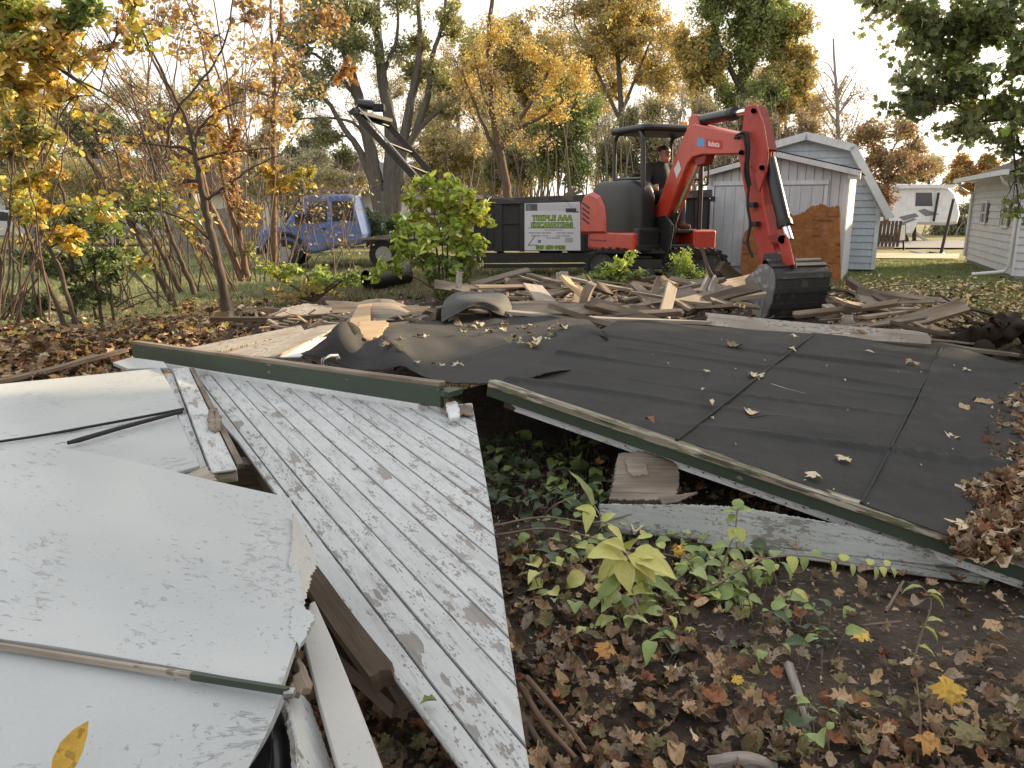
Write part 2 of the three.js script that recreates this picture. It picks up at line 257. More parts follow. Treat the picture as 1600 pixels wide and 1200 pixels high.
T.green = makeTex(1024, 256, 2.4, 0.6, (u, v) => { const g = fbm(u, v, 8, 60, 3, 601), p = fbm(u, v, 20, 12, 4, 611), s = fbm(u, v, 6, 5, 3, 621); let c = mul3([0.030, 0.046, 0.030], 0.8 + 0.45 * s + 0.15 * g); const k = sstep(0.76, 0.79, p * 0.8 + g * 0.25); c = mix3(c, [0.20, 0.17, 0.13], k * 0.8); return [...c, 0.5 + 0.2 * g - 0.4 * k]; });
T.mossy = makeTex(1024, 256, 2.0, 0.5, (u, v) => { const g = fbm(u, v, 5, 60, 3, 651), p = fbm(u, v, 22, 14, 4, 661), q = fbm(u, v, 9, 9, 4, 671); let c = mul3([0.23, 0.20, 0.155], 0.55 + 0.75 * g); c = mix3(c, [0.105, 0.115, 0.05], sstep(0.5, 0.62, p) * 0.75); c = mix3(c, [0.46, 0.42, 0.35], sstep(0.60, 0.66, q) * 0.6); const d = sstep(0.62, 0.68, fbm(u, v, 14, 30, 3, 681)); c = mix3(c, [0.04, 0.035, 0.025], d * 0.8); return [...c, g * 0.6 + 0.3 - d * 0.4]; });
T.felt = makeTex(1024, 1024, 0.9, 0.9, (u, v) => { const n = fbm(u, v, 256, 256, 2, 701), g = fbm(u, v, 14, 120, 2, 711), p = fbm(u, v, 5, 6, 4, 721), sp = sstep(0.93, 0.97, vn(u * 330, v * 330, 330, 330, 731)); let c = mul3([0.024, 0.0228, 0.0222], 0.25 + 1.0 * n + 0.4 * g + 0.7 * (p - 0.5)); c = mix3(c, [0.13, 0.125, 0.12], sp * 0.5); return [...c, 0.6 * n + 0.3 * g]; });
T.soil = makeTex(1024, 1024, 2.2, 2.2, (u, v) => { const a = fbm(u, v, 9, 9, 5, 801), b = fbm(u, v, 70, 70, 3, 811), c0 = fbm(u, v, 240, 240, 1, 821), s = sstep(0.76, 0.8, fbm(u, v, 60, 130, 2, 831)); let c = mul3([0.060, 0.043, 0.031], 0.35 + 0.8 * a + 0.55 * (b - 0.4)); c = mix3(c, [0.19, 0.14, 0.09], s * 0.7); return [...c, 0.6 * b + 0.25 * c0 + 0.2 * a]; });
T.bark = makeTex(512, 512, 0.5, 1.0, (u, v) => { const g = fbm(u, v, 14, 5, 4, 901), f = fbm(u, v, 50, 16, 3, 911); return [...mul3([1, 1, 1], 0.45 + 0.75 * g * f * 2), g * 0.6 + f * 0.4]; });
T.dirt = makeTex(512, 512, 1, 1, (u, v) => { const a = fbm(u, v, 6, 6, 5, 951), b = fbm(u, v, 60, 60, 3, 961); const d = sstep(0.55, 0.72, fbm(u, v, 9, 14, 5, 991)) * 0.5; return [...mix3(mul3([1, 0.985, 0.97], 0.80 + 0.26 * a + 0.14 * (b - 0.5)), [0.62, 0.56, 0.50], d), b]; });
T.streak = makeTex(512, 512, 1.6, 1.6, (u, v) => { const a = fbm(u, v, 40, 5, 4, 971), b = fbm(u, v, 8, 8, 4, 981); return [...mul3([1, 1, 0.99], 0.82 + 0.22 * a * b * 2 - 0.02), b]; });
T.brown = makeTex(1024, 512, 1.8, 0.9, (u, v) => { const a = fbm(u, v, 12, 5, 5, 1001), b = fbm(u, v, 40, 20, 4, 1011), d = sstep(0.62, 0.72, fbm(u, v, 7, 12, 4, 1021)); let c = mix3([0.20, 0.075, 0.022], [0.33, 0.145, 0.05], a); c = mul3(c, 0.65 + 0.7 * b); c = mix3(c, [0.085, 0.032, 0.014], d * 0.65); return [...c, b]; });
T.rust = makeTex(512, 512, 1.2, 1.2, (u, v) => { const a = fbm(u, v, 5, 8, 5, 1101), b = fbm(u, v, 50, 30, 3, 1111), s = sstep(0.56, 0.7, a); let c = mul3([0.055, 0.054, 0.055], 0.7 + 0.5 * b); c = mix3(c, [0.17, 0.14, 0.115], s * 0.55); return [...c, b]; });
T.asphalt = makeTex(512, 512, 2, 2, (u, v) => { const a = fbm(u, v, 5, 5, 4, 1201), b = fbm(u, v, 120, 120, 2, 1211); return [...mul3([0.19, 0.185, 0.185], 0.65 + 0.3 * a + 0.3 * b), b]; });
const M = {
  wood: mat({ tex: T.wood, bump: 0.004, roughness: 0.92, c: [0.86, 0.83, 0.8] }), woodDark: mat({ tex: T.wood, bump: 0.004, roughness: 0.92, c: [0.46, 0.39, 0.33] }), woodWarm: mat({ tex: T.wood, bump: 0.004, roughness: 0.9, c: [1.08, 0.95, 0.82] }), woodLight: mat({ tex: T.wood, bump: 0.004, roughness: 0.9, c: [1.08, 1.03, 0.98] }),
  pale: mat({ tex: T.paleWood, bump: 0.003, roughness: 0.9, c: [0.84, 0.83, 0.82] }), newWood: mat({ tex: T.newWood, bump: 0.002, roughness: 0.85, c: [0.72, 0.70, 0.68] }),
  peel: mat({ tex: T.peel, bump: 0.0022, roughness: 0.62 }), peelHeavy: mat({ tex: T.peelHeavy, bump: 0.0022, roughness: 0.7 }), panel: mat({ tex: T.panel, bump: 0.0028, roughness: 0.42 }), panelWarm: mat({ tex: T.panel, bump: 0.0028, roughness: 0.55, c: [1.06, 1.0, 0.94] }),
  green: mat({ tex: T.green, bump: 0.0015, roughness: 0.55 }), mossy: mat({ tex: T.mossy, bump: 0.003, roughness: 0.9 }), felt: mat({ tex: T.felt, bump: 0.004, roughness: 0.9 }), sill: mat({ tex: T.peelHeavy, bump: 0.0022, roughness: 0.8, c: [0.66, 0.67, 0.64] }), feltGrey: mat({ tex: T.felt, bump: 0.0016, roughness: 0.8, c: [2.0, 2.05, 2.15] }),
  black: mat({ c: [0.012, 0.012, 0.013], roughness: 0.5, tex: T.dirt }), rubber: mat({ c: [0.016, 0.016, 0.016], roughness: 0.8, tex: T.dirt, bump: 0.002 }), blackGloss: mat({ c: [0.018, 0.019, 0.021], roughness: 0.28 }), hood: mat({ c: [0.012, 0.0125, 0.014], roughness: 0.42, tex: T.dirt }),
  red: mat({ physical: true, c: [0.47, 0.040, 0.018], roughness: 0.38, clearcoat: 0.35, clearcoatRoughness: 0.3, tex: T.dirt, bump: 0.0004 }), redFade: mat({ c: [0.40, 0.042, 0.03], roughness: 0.5, tex: T.dirt, bump: 0.0006 }), redDark: mat({ c: [0.24, 0.022, 0.018], roughness: 0.55, tex: T.dirt }),
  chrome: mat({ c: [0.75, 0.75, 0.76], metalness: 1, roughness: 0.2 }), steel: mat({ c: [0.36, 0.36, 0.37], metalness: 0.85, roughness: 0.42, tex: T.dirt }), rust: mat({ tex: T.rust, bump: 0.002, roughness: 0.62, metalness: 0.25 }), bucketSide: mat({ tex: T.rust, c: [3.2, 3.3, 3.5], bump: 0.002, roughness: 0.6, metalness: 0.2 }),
  whiteTrim: mat({ c: [0.60, 0.61, 0.62], roughness: 0.6, tex: T.streak }), siding: mat({ c: [0.43, 0.48, 0.54], roughness: 0.6, tex: T.streak, bump: 0.0006 }), sidingGrey: mat({ c: [0.50, 0.51, 0.535], roughness: 0.6, tex: T.streak, bump: 0.0006 }), shedWhite: mat({ c: [0.50, 0.515, 0.545], roughness: 0.68, tex: T.streak, bump: 0.001 }),
  shingle: mat({ c: [0.10, 0.10, 0.105], roughness: 0.95, tex: T.soil }), brown: mat({ tex: T.brown, bump: 0.004, roughness: 0.9 }), glass: mat({ c: [0.03, 0.035, 0.04], roughness: 0.06, metalness: 0.1 }), pane: mat({ physical: true, c: [0.85, 0.9, 0.9], roughness: 0.03, transmission: 1, thickness: 0 }),
  blue: mat({ physical: true, c: [0.095, 0.165, 0.38], roughness: 0.4, clearcoat: 0.4, tex: T.dirt, bump: 0.0004 }), white: mat({ c: [0.64, 0.64, 0.64], roughness: 0.5, tex: T.streak }), trailer: mat({ c: [0.016, 0.017, 0.019], roughness: 0.45, tex: T.dirt }), asphalt: mat({ tex: T.asphalt, roughness: 0.95, bump: 0.004 }), sand: mat({ tex: T.asphalt, roughness: 0.95, bump: 0.004, c: [2.5, 1.95, 1.4] }),
  fence: mat({ tex: T.wood, c: [0.95, 1.0, 1.05], bump: 0.003 }), skin: mat({ c: [0.36, 0.20, 0.14], roughness: 0.55 }), jacket: mat({ c: [0.022, 0.022, 0.025], roughness: 0.85, tex: T.dirt }), jeans: mat({ c: [0.045, 0.06, 0.10], roughness: 0.9, tex: T.dirt }), cap: mat({ c: [0.02, 0.02, 0.022], roughness: 0.8 }),
};
const barkM = (r, g, b) => mat({ tex: T.bark, c: [r, g, b], roughness: 0.95, bump: 0.012 });
M.barkGrey = barkM(0.13, 0.115, 0.098); M.barkBrown = barkM(0.135, 0.09, 0.062); M.barkRed = barkM(0.19, 0.115, 0.075); M.barkDark = barkM(0.085, 0.062, 0.045); M.twig = barkM(0.22, 0.165, 0.13); M.twigGrey = barkM(0.30, 0.26, 0.225);
M.leaf = mat({ physical: true, c: [1, 1, 1], roughness: 0.75, transmission: 0.5, thickness: 0 });   // living leaves, tinted per leaf
T.leafd = makeTex(256, 256, 1, 1, (u, v) => { const x = u > 0.5 ? u - 1 : u, z = v > 0.5 ? v - 1 : v, n = fbm(u, v, 6, 6, 4, 1301), f = fbm(u, v, 40, 40, 2, 1311); let ve = sstep(0.035, 0.012, Math.abs(z)); for (const a of [0.75, 1.5, -0.75, -1.5]) ve = Math.max(ve, sstep(0.03, 0.01, Math.abs(-Math.sin(a) * (x + 0.25) + Math.cos(a) * z)) * ((Math.cos(a) * (x + 0.25) + Math.sin(a) * z) > 0 ? 0.8 : 0)); const sp = sstep(0.62, 0.7, n); let c = mul3([1, 1, 1], 0.55 + 0.75 * n * (0.8 + 0.4 * f)); c = mix3(c, [1.0, 0.93, 0.8], ve * 0.45); c = mix3(c, [0.35, 0.28, 0.24], sp * 0.6); return [...c, 0.5 + 0.4 * ve + 0.3 * (f - 0.5)]; });
M.dry = mat({ c: [1, 1, 1], roughness: 0.85 });                                     // fallen leaves, tinted per leaf
// ------------------------------------------------------------------ ground
{ // one sheet to the horizon, finer near the camera; bare soil round the wreck, turf beyond
  const xs = [], zs = []; const ax = (a, lim, f) => { let x = 0, d = f; while (x < lim) { a.push(x); x += d; if (x > 16) d *= 1.22; } };
  const p = []; ax(p, 260, 0.14); for (let i = p.length - 1; i > 0; i--) xs.push(-p[i]); xs.push(...p);
  const q = []; ax(q, 260, 0.14); for (let i = q.length - 1; i > 0; i--) zs.push(-q[i]); for (const z of [0, 0.6, 1.5, 3, 6, 12, 30, 90]) zs.push(z);
  const pos = [], c = [], uv = [], idx = [];
  for (const z of zs) for (const x of xs) {
    pos.push(x, hgt(x, z), z); uv.push(x, z);
    const e = (vn(x * 0.9 + 70, z * 0.9 + 70, 9999, 9999, 8) - 0.5) * 1.6 + (vn(x * 3 + 70, z * 3 + 70, 9999, 9999, 9) - 0.5) * 0.5;
    const left = sstep(0, 1.2, -3.6 + 0.12 * (z + 9) - x + e) * sstep(-7.6, -9.2, z + e), right = sstep(0, 1.2, x - 4.9 + e + 0.16 * (z + 12)) * sstep(-8.0, -9.0, z + e * 0.5), far = sstep(-16, -18, z + e);
    const turf = Math.max(left, right, far), n = vn(x * 0.5 + 30, z * 0.5 + 30, 9999, 9999, 12), s = [1, 1, 1];
    const g = mix3([2.9, 3.9, 1.9], [3.9, 4.5, 2.4], n); c.push(...mix3(s, g, turf));
  }
  const W = xs.length; for (let j = 0; j < zs.length - 1; j++) for (let i = 0; i < W - 1; i++) { const a = j * W + i; idx.push(a, a + W, a + 1, a + 1, a + W, a + W + 1); }
  const g = new THREE.BufferGeometry(); g.setAttribute('position', new THREE.Float32BufferAttribute(pos, 3)); g.setAttribute('color', new THREE.Float32BufferAttribute(c, 3)); g.setAttribute('uv', new THREE.Float32BufferAttribute(uv, 2)); g.setIndex(idx); g.computeVertexNormals();
  const m = mat({ tex: T.soil, roughness: 1, bump: 0.02 }); m.vertexColors = true; struct('ground', g, m);
}
function flatStrip(name, pts, m, lift) { const pl = new Pl(V3(0, lift, 0), V3(1, 0, 0), V3(0, 0, -1)); const s = new THREE.ShapeGeometry(new THREE.Shape(pts.map(p => new THREE.Vector2(p[0], -p[1])))); s.applyMatrix4(pl.m); struct(name, s, m); }
flatStrip('gravel_drive', [[6.9, -23.6], [13.2, -23.0], [14.6, -25.4], [8.0, -26.4]], M.sand, 0.05);
flatStrip('street', [[4, -29.5], [60, -27.0], [60, -33.5], [4, -36]], M.asphalt, 0.055);

// ------------------------------------------------------------------ fallen leaves, grass, litter geometry
function leafFan(out, cup, fold) { // outline in x,z (tip +x), fan from the middle
  const n = out.length, pos = [0, cup, 0], idx = []; for (const [x, z] of out) { const r2 = x * x + z * z; pos.push(x, cup - r2 * cup * 3 + Math.abs(z) * fold + 0.10 * Math.sin(x * 7 + z * 5) * cup * 4, z); }
  for (let i = 0; i < n; i++) idx.push(0, 1 + (i + 1) % n, 1 + i);
  const g = new THREE.BufferGeometry(); g.setAttribute('position', new THREE.Float32BufferAttribute(pos, 3)); g.setIndex(idx); g.computeVertexNormals();
  const uv = []; for (let i = 0; i <= n; i++) uv.push(pos[3 * i], pos[3 * i + 2]); g.setAttribute('uv', new THREE.Float32BufferAttribute(uv, 2)); return g;
}
const mapleOut = [[0.55, 0], [0.40, 0.09], [0.36, 0.22], [0.24, 0.14], [0.22, 0.30], [0.12, 0.48], [0.05, 0.36], [-0.06, 0.40], [-0.04, 0.24], [-0.20, 0.34], [-0.30, 0.22], [-0.22, 0.10], [-0.32, 0.02], [-0.52, 0.015], [-0.52, -0.015], [-0.32, -0.02], [-0.22, -0.12], [-0.30, -0.24], [-0.18, -0.33], [-0.05, -0.22], [-0.05, -0.40], [0.06, -0.36], [0.12, -0.47], [0.20, -0.28], [0.25, -0.15], [0.38, -0.20], [0.41, -0.07]];
const ovalOut = [[0.52, 0], [0.34, 0.12], [0.12, 0.2], [-0.12, 0.2], [-0.32, 0.12], [-0.45, 0], [-0.32, -0.12], [-0.12, -0.2], [0.12, -0.2], [0.34, -0.12]];
const roundOut = [[0.5, 0], [0.42, 0.2], [0.2, 0.36], [-0.1, 0.4], [-0.36, 0.28], [-0.48, 0.06], [-0.48, -0.06], [-0.36, -0.28], [-0.1, -0.4], [0.2, -0.36], [0.42, -0.2]];
const curlOut = [[0.5, 0.02], [0.3, 0.2], [0.08, 0.16], [-0.05, 0.34], [-0.22, 0.2], [-0.48, 0.05], [-0.25, -0.1], [-0.1, -0.3], [0.1, -0.16], [0.28, -0.2]];
const LG = { mapleA: leafFan(mapleOut, 0.06, 0.02), mapleB: leafFan(mapleOut, 0.14, 0.12), mapleC: leafFan(mapleOut, -0.10, 0.30), oval: leafFan(ovalOut, 0.05, 0.25), oval2: leafFan(ovalOut, 0.12, -0.2), round: leafFan(roundOut, 0.05, 0.12), curl: leafFan(curlOut, 0.12, 0.75) };
// crumpled dead leaf: rings with curl
function leafRings(out, curl, roll, seed) { const r = mulberry(seed), n = out.length, pos = [0, 0, 0], idx = [], K = 3; const ph = r() * 6, ph2 = r() * 6; for (let k = 1; k <= K; k++) for (const [x0, z0] of out) { const f = k / K, x = x0 * f, z = z0 * f, a = z * roll; let y = curl * (x * x + 0.6 * z * z) + 0.07 * Math.sin(x * 9 + ph) * Math.cos(z * 8 + ph2) + 0.03 * (r() - 0.5) * f; const zz = roll ? Math.sin(a) / roll : z; y += roll ? (1 - Math.cos(a)) / Math.abs(roll) : 0; pos.push(x, y, zz); } for (let i = 0; i < n; i++) { const j = (i + 1) % n; idx.push(0, 1 + j, 1 + i); for (let k = 0; k < K - 1; k++) { const a = 1 + k * n; idx.push(a + i, a + j, a + n + i, a + j, a + n + j, a + n + i); } } const g = new THREE.BufferGeometry(); g.setAttribute('position', new THREE.Float32BufferAttribute(pos, 3)); g.setIndex(idx); g.computeVertexNormals(); const uv = []; const flat = [[0, 0]]; for (let k = 1; k <= K; k++) for (const [x, z] of out) flat.push([x * k / K, z * k / K]); for (const q of flat) uv.push(q[0], q[1]); g.setAttribute('uv', new THREE.Float32BufferAttribute(uv, 2)); return g; }
Object.assign(LG, { crumpA: leafRings(mapleOut, 0.35, 2.2, 1), crumpB: leafRings(mapleOut, -0.3, -1.6, 2), crumpC: leafRings(mapleOut, 0.7, 0.8, 3), crumpD: leafRings(ovalOut.map(p => [p[0], p[1] * 1.5]), 0.3, 3.5, 4), crumpE: leafRings(roundOut, -0.5, 2.8, 5), crumpF: leafRings(curlOut, 0.5, 3.2, 6) });
const quadOut = [[0.5, 0], [0.05, 0.26], [-0.45, 0], [0.05, -0.26]];
LG.simple = leafFan(quadOut, 0.05, 0.25);
const DRY = { brown: [0.155, 0.092, 0.052], tan: [0.32, 0.215, 0.12], pale: [0.52, 0.42, 0.28], yellow: [0.52, 0.34, 0.07], dark: [0.06, 0.036, 0.024], olive: [0.15, 0.125, 0.055], rust: [0.22, 0.09, 0.04], grey: [0.235, 0.175, 0.125] };
const xf = (p, s, rx, ry, rz, sy = 1) => new THREE.Matrix4().compose(p, new THREE.Quaternion().setFromEuler(new THREE.Euler(rx, ry, rz, 'YXZ')), V3(s, s * sy, s));
// many small faces merged into one mesh with vertex colours
class Scatter {
  constructor() { this.p = []; this.n = []; this.c = []; this.u = []; this.i = []; }
  add(g, m, c) { const b = this.p.length / 3, P = g.attributes.position, N = g.attributes.normal, v = V3(0, 0, 0), nm = new THREE.Matrix3().getNormalMatrix(m); for (let k = 0; k < P.count; k++) { v.fromBufferAttribute(P, k).applyMatrix4(m); this.p.push(v.x, v.y, v.z); this.u.push(g.attributes.uv ? g.attributes.uv.getX(k) : P.getX(k), g.attributes.uv ? g.attributes.uv.getY(k) : P.getZ(k)); v.fromBufferAttribute(N, k).applyMatrix3(nm).normalize(); this.n.push(v.x, v.y, v.z); this.c.push(c.r, c.g, c.b); } for (let k = 0; k < g.index.count; k++) this.i.push(b + g.index.getX(k)); }
  geo() { const g = new THREE.BufferGeometry(); g.setAttribute('position', new THREE.Float32BufferAttribute(this.p, 3)); g.setAttribute('normal', new THREE.Float32BufferAttribute(this.n, 3)); g.setAttribute('color', new THREE.Float32BufferAttribute(this.c, 3)); g.setAttribute('uv', new THREE.Float32BufferAttribute(this.u, 2)); g.setIndex(this.i); return g; }
}
M.dryV = mat({ c: [1, 1, 1], roughness: 0.8, tex: T.leafd, bump: 0.002 }); M.dryV.vertexColors = true;
M.leafV = mat({ physical: true, c: [1, 1, 1], roughness: 0.7, transmission: 0.38, thickness: 0 }); M.leafV.vertexColors = true;
function stuffMesh(name, label, category, sc, m) { const o = shadow(new THREE.Mesh(sc.geo(), m)); o.name = numbered(name); tag(o, label, category, null, 'stuff'); scene.add(o); return o; }
// scatter over a region: f(r) -> [x, z] ; the pile builds up in thickness
function litter(name, label, category, n, f, sizes, cols, geos, o = {}) {
  const { up = 0.03, tilt = 0.45, height = (x, z) => hgt(x, z), seed = 5 } = o, r = mulberry(seed), sc = o.into || new Scatter();
  for (let i = 0; i < n; i++) { const q = f(r); if (!q) continue; const s = rr(sizes[0], sizes[1], r), y = height(q[0], q[1]) + 0.004 + r() * up; const c = pick(cols, r); sc.add(pick(geos, r), xf(V3(q[0], y, q[1]), s, (r() - 0.5) * 2 * tilt, r() * 6.28, (r() - 0.5) * 2 * tilt, 0.6 + r()), jit(DRY[c] || c, 0.3, r)); }
  if (!o.into) return stuffMesh(name, label, category, sc, M.dryV); return sc;
}
// ------------------------------------------------------------------ the wreck in the foreground
const clip = (poly, v0, v1) => { // keep v0 <= v <= v1
  const half = (P, f) => { const Q = []; for (let i = 0; i < P.length; i++) { const a = P[i], b = P[(i + 1) % P.length], fa = f(a), fb = f(b); if (fa >= 0) Q.push(a); if (fa * fb < 0) { const t = fa / (fa - fb); Q.push([lerp(a[0], b[0], t), lerp(a[1], b[1], t)]); } } return Q; };
  return half(half(poly, p => p[1] - v0), p => v1 - p[1]);
};
// -- fallen gable wall of tongue and groove boards
const TR = AH(740, 640, 0.42), TLd = AH(262, 572, 0.33);
let plD; {
  const dir = ray(92, 306).normalize(); let n = TLd.clone().sub(TR).cross(dir).normalize(); if (n.y < 0) n.negate();
  plD = new Pl(TR, dir.clone().negate(), n.clone().cross(dir.clone().negate()));
}
{
  const base = plD.hit(600, 900); base.y = 0;
  const g = thing('fallen_board_wall', 'fallen wall section of narrow white boards with grey peeling paint, tapering towards the viewer', 'wall section', base);
  const out = [[262, 574], [480, 603], [664, 634], [738, 630], [768, 800], [796, 1000], [828, 1204], [836, 1290], [790, 1300], [722, 1200], [600, 1034], [492, 884], [452, 800], [372, 690], [316, 628]].map(p => plD.px(...p));
  const va = plD.px(516, 860)[1], vb = plD.px(658, 860)[1], w = Math.abs(vb - va) / 3; // one board
  const vs = out.map(p => p[1]), lo = Math.min(...vs), hi = Math.max(...vs), k0 = Math.floor((lo - va) / w), k1 = Math.ceil((hi - va) / w);
  for (let k = k0; k < k1; k++) {
    let v0 = va + k * w, v1 = v0 + w; const P = clip(out, v0 + 0.0024, v1 - 0.0024); if (P.length < 3) continue;
    const heavy = vb > va ? k < 1 && k > -4 : k > -2 && k < 3;
    const geo = slab(P, plD, 0.019, { bevel: 0.0048, du: rr(0, 5), dv: rr(0, 5), off: rr(-0.004, 0.003), rough: null });
    part('board', geo, heavy ? M.peelHeavy : M.peel, g);
  }
  // studs behind the boards keep it together
  for (const [a, b] of [[[520, 640], [806, 1120]], [[330, 610], [640, 1060]]]) { const A = plD.hit(...a).addScaledVector(plD.N, -0.062), B = plD.hit(...b).addScaledVector(plD.N, -0.062); part('stud', beam(A, B, 0.06, 0.08, plD.N), M.woodDark, g); }
  // splintered edge along the right
  const rs = mulberry(77); for (let k = 0; k < 9; k++) { const t = rs() * 0.36, A = plD.hit(lerp(741, 800, t), lerp(650, 1030, t)).addScaledVector(plD.N, -0.02), B = A.clone().add(V3((rs() - 0.3) * 0.03, -0.01 - rs() * 0.03, 0.10 + rs() * 0.2)); part('splinter', beam(A, B, 0.012, 0.006, plD.N, { ends: 0.02, seed: k }), M.wood, g); }
}
// -- dark green roof edge board with pale lower strip
{
  const A = AH(206, 537, 0.452), B = AH(688, 604, 0.553), X = B.clone().sub(A).normalize(), up = V3(0, 1, 0), Z = X.clone().cross(up).normalize();
  const g = thing('green_beam', 'long dark green painted roof edge beam lying across the white boards', 'beam', A.clone().lerp(B, 0.5));
  const mid = A.clone().lerp(B, 0.5), L = A.distanceTo(B), Y = Z.clone().cross(X);
  const bx = (l, h, d, x, y, z, m, nm) => { const q = box(l, h, d, 0.004); q.translate(x, y, z); q.applyMatrix4(basis(mid, X, Y, Z)); const uv = q.attributes.uv; part(nm, q, m, g); };
  bx(L, 0.118, 0.036, 0, -0.062, -0.012, M.green, 'face_board');
  { const q = boardGeo(L + 0.01, 0.055, 0.022, { warp: 0.003, ends: 0.02, seed: 3 }); q.translate(-0.005, 0.009, -0.026); q.applyMatrix4(basis(mid, X, Y, Z)); part('cap_board', q, M.woodLight, g); }
  bx(L * 0.86, 0.032, 0.022, 0.08, -0.134, 0.016, M.whiteTrim, 'lower_strip');
  { const q = boardGeo(0.13, 0.1, 0.03, { ends: 0.02, seed: 9 }); q.rotateY(Math.PI / 2); q.translate(L / 2 + 0.02, -0.04, -0.05); q.applyMatrix4(basis(mid, X, Y, Z)); part('end_block', q, M.green, g); }
}
// -- broken white bracket pieces at the corner of the board wall
{ const q = slabPx([[697, 628], [712, 626], [718, 640], [716, 652], [704, 654], [700, 643]], plD.up(0.05), 0.02, { rough: () => 0.008 }); const g = thing('bracket_scrap', 'small broken white metal scrap at the end of the green beam', 'scrap', plD.hit(705, 650)); part('plate', q, M.whiteTrim, g); part('hook', tubeG([plD.hit(706, 640).addScaledVector(plD.N, 0.055), plD.hit(704, 631).addScaledVector(plD.N, 0.075), plD.hit(709, 628).addScaledVector(plD.N, 0.06)], 0.006, 0.005), M.black, g); }
{ const q = slabPx([[688, 634], [736, 632], [740, 648], [722, 645], [705, 650], [690, 641]], plD.up(0.022), 0.014, { rough: () => 0.01 }); solo('wood_scrap', 'short splintered grey wood scrap by the green beam end', 'scrap', q, M.woodLight); }

// -- left: white panel with two leaves, lying behind
let plA; {
  plA = plane3(AH(0, 601, 0.43), AH(250, 576, 0.40), AH(312, 728, 0.41), [0, 601], [250, 576]);
  const g = thing('painted_sheet', 'broad flat white painted panel split in two, farthest of the white panels', 'panel', plA.hit(120, 650));
  part('upper_leaf', slabPx([[-140, 617], [0, 600], [250, 575], [286, 640], [180, 664], [60, 680], [-140, 706]], plA, 0.02, { du: 0.3, rough: i => i > 2 ? 0.004 : 0 }), M.panel, g);
  part('lower_leaf', slabPx([[-140, 716], [0, 692], [120, 672], [276, 646], [312, 727], [280, 736], [-140, 800]], plA.up(-0.008), 0.02, { du: 1.1, dv: 0.7 }), M.panel, g);
  const q = plA.up(0.006), tp = [[-60, 700], [0, 690], [60, 681], [160, 663], [230, 650], [287, 639]].map(p => q.hit(...p));
  part('seam_strip', new MB().tube(new THREE.CatmullRomCurve3(tp).getPoints(40), 0.006, 0.008, 6, true).geo(), M.rubber, g);
  // small pale block seen behind
  const q2 = plA.up(0.02), pts = [[106, 692], [122, 688], [190, 668], [284, 643]].map(p => q2.hit(...p));
  const r = thing('black_rod', 'thick black rubber rod lying on the split in the white panel', 'rod', pts[1]);
  part('rod', new MB().tube([pts[0], pts[1], ...pts.slice(2)], [0.009, 0.0125, 0.0115, 0.01], 0, 8, true).geo(), M.rubber, r);
  part('wire_end', tubeG([pts[0], q2.hit(98, 691), q2.hit(92, 693), q2.hit(86, 694)], 0.003, 0.002), M.steel, r);
  const b = plane3(AH(180, 568, 0.40), AH(255, 560, 0.42), AH(255, 576, 0.40), [180, 568], [255, 560]);
  solo('white_board_scrap', 'small white board end sticking out behind the farthest white panel', 'board', slabPx([[176, 566], [205, 558], [256, 565], [262, 574], [200, 576]], plane3(AH(176, 566, 0.40), AH(256, 565, 0.42), AH(200, 577, 0.39), [176, 566], [256, 565]), 0.03), M.panel);
}
// -- white stud with cut end between panel and boards, thin strips either side
{
  const A0 = AH(282, 575, 0.40), A1 = AH(351, 735, 0.405), X = A1.clone().sub(A0), L = X.length(); X.normalize(); const Z = X.clone().cross(V3(0, 1, 0)).normalize(), Y = Z.clone().cross(X);
  const place = q => q.applyMatrix4(basis(A0.clone().lerp(A1, 0.5), X, Y, Z));
  const g = thing('white_stud', 'white painted stud with a dark sawn end beside the peeling boards', 'stud', A0.clone().lerp(A1, 0.5));
  const q = box(L, 0.06, 0.105, 0.003); q.translate(0, -0.03, 0.0); part('stud', place(q), M.peel, g);
  const q2 = box(0.006, 0.052, 0.098, 0.002); q2.translate(L / 2 + 0.004, -0.031, 0); part('sawn_end', place(q2), M.mossy, g);
  const s = (z, w, y, l, x, m, lab, nm) => solo(nm, lab, 'strip', place(boardGeo(l, w, 0.024, { warp: 0.004, ends: 0.03 }).translate(x, y, z)), m);
  s(-0.078, 0.03, -0.02, L * 0.98, -0.05, M.wood, 'thin grey wood strip between the farthest panel and the white stud', 'wood_strip');
  s(0.085, 0.05, -0.035, L * 1.05, 0.1, M.peelHeavy, 'narrow peeling strip in the gap right of the white stud', 'wood_strip');
  // broken brown splinter on it
  const pl = plane3(AH(322, 640, 0.43), AH(342, 640, 0.43), AH(335, 672, 0.425), [322, 640], [342, 640]);
  solo('wood_splinter', 'broken brown splinter lying over the white stud and boards', 'splinter', slabPx([[325, 642], [336, 636], [346, 655], [344, 668], [334, 672], [325, 664]], pl, 0.02, { rough: () => 0.012 }), M.woodLight);
  solo('wood_splinter', 'pale broken wood corner below the farthest white panel', 'splinter', slabPx([[290, 740], [322, 727], [340, 750], [300, 752]], plane3(AH(290, 740, 0.395), AH(322, 727, 0.4), AH(340, 750, 0.395), [290, 740], [322, 727]), 0.015, { rough: () => 0.006 }), M.pale);
}
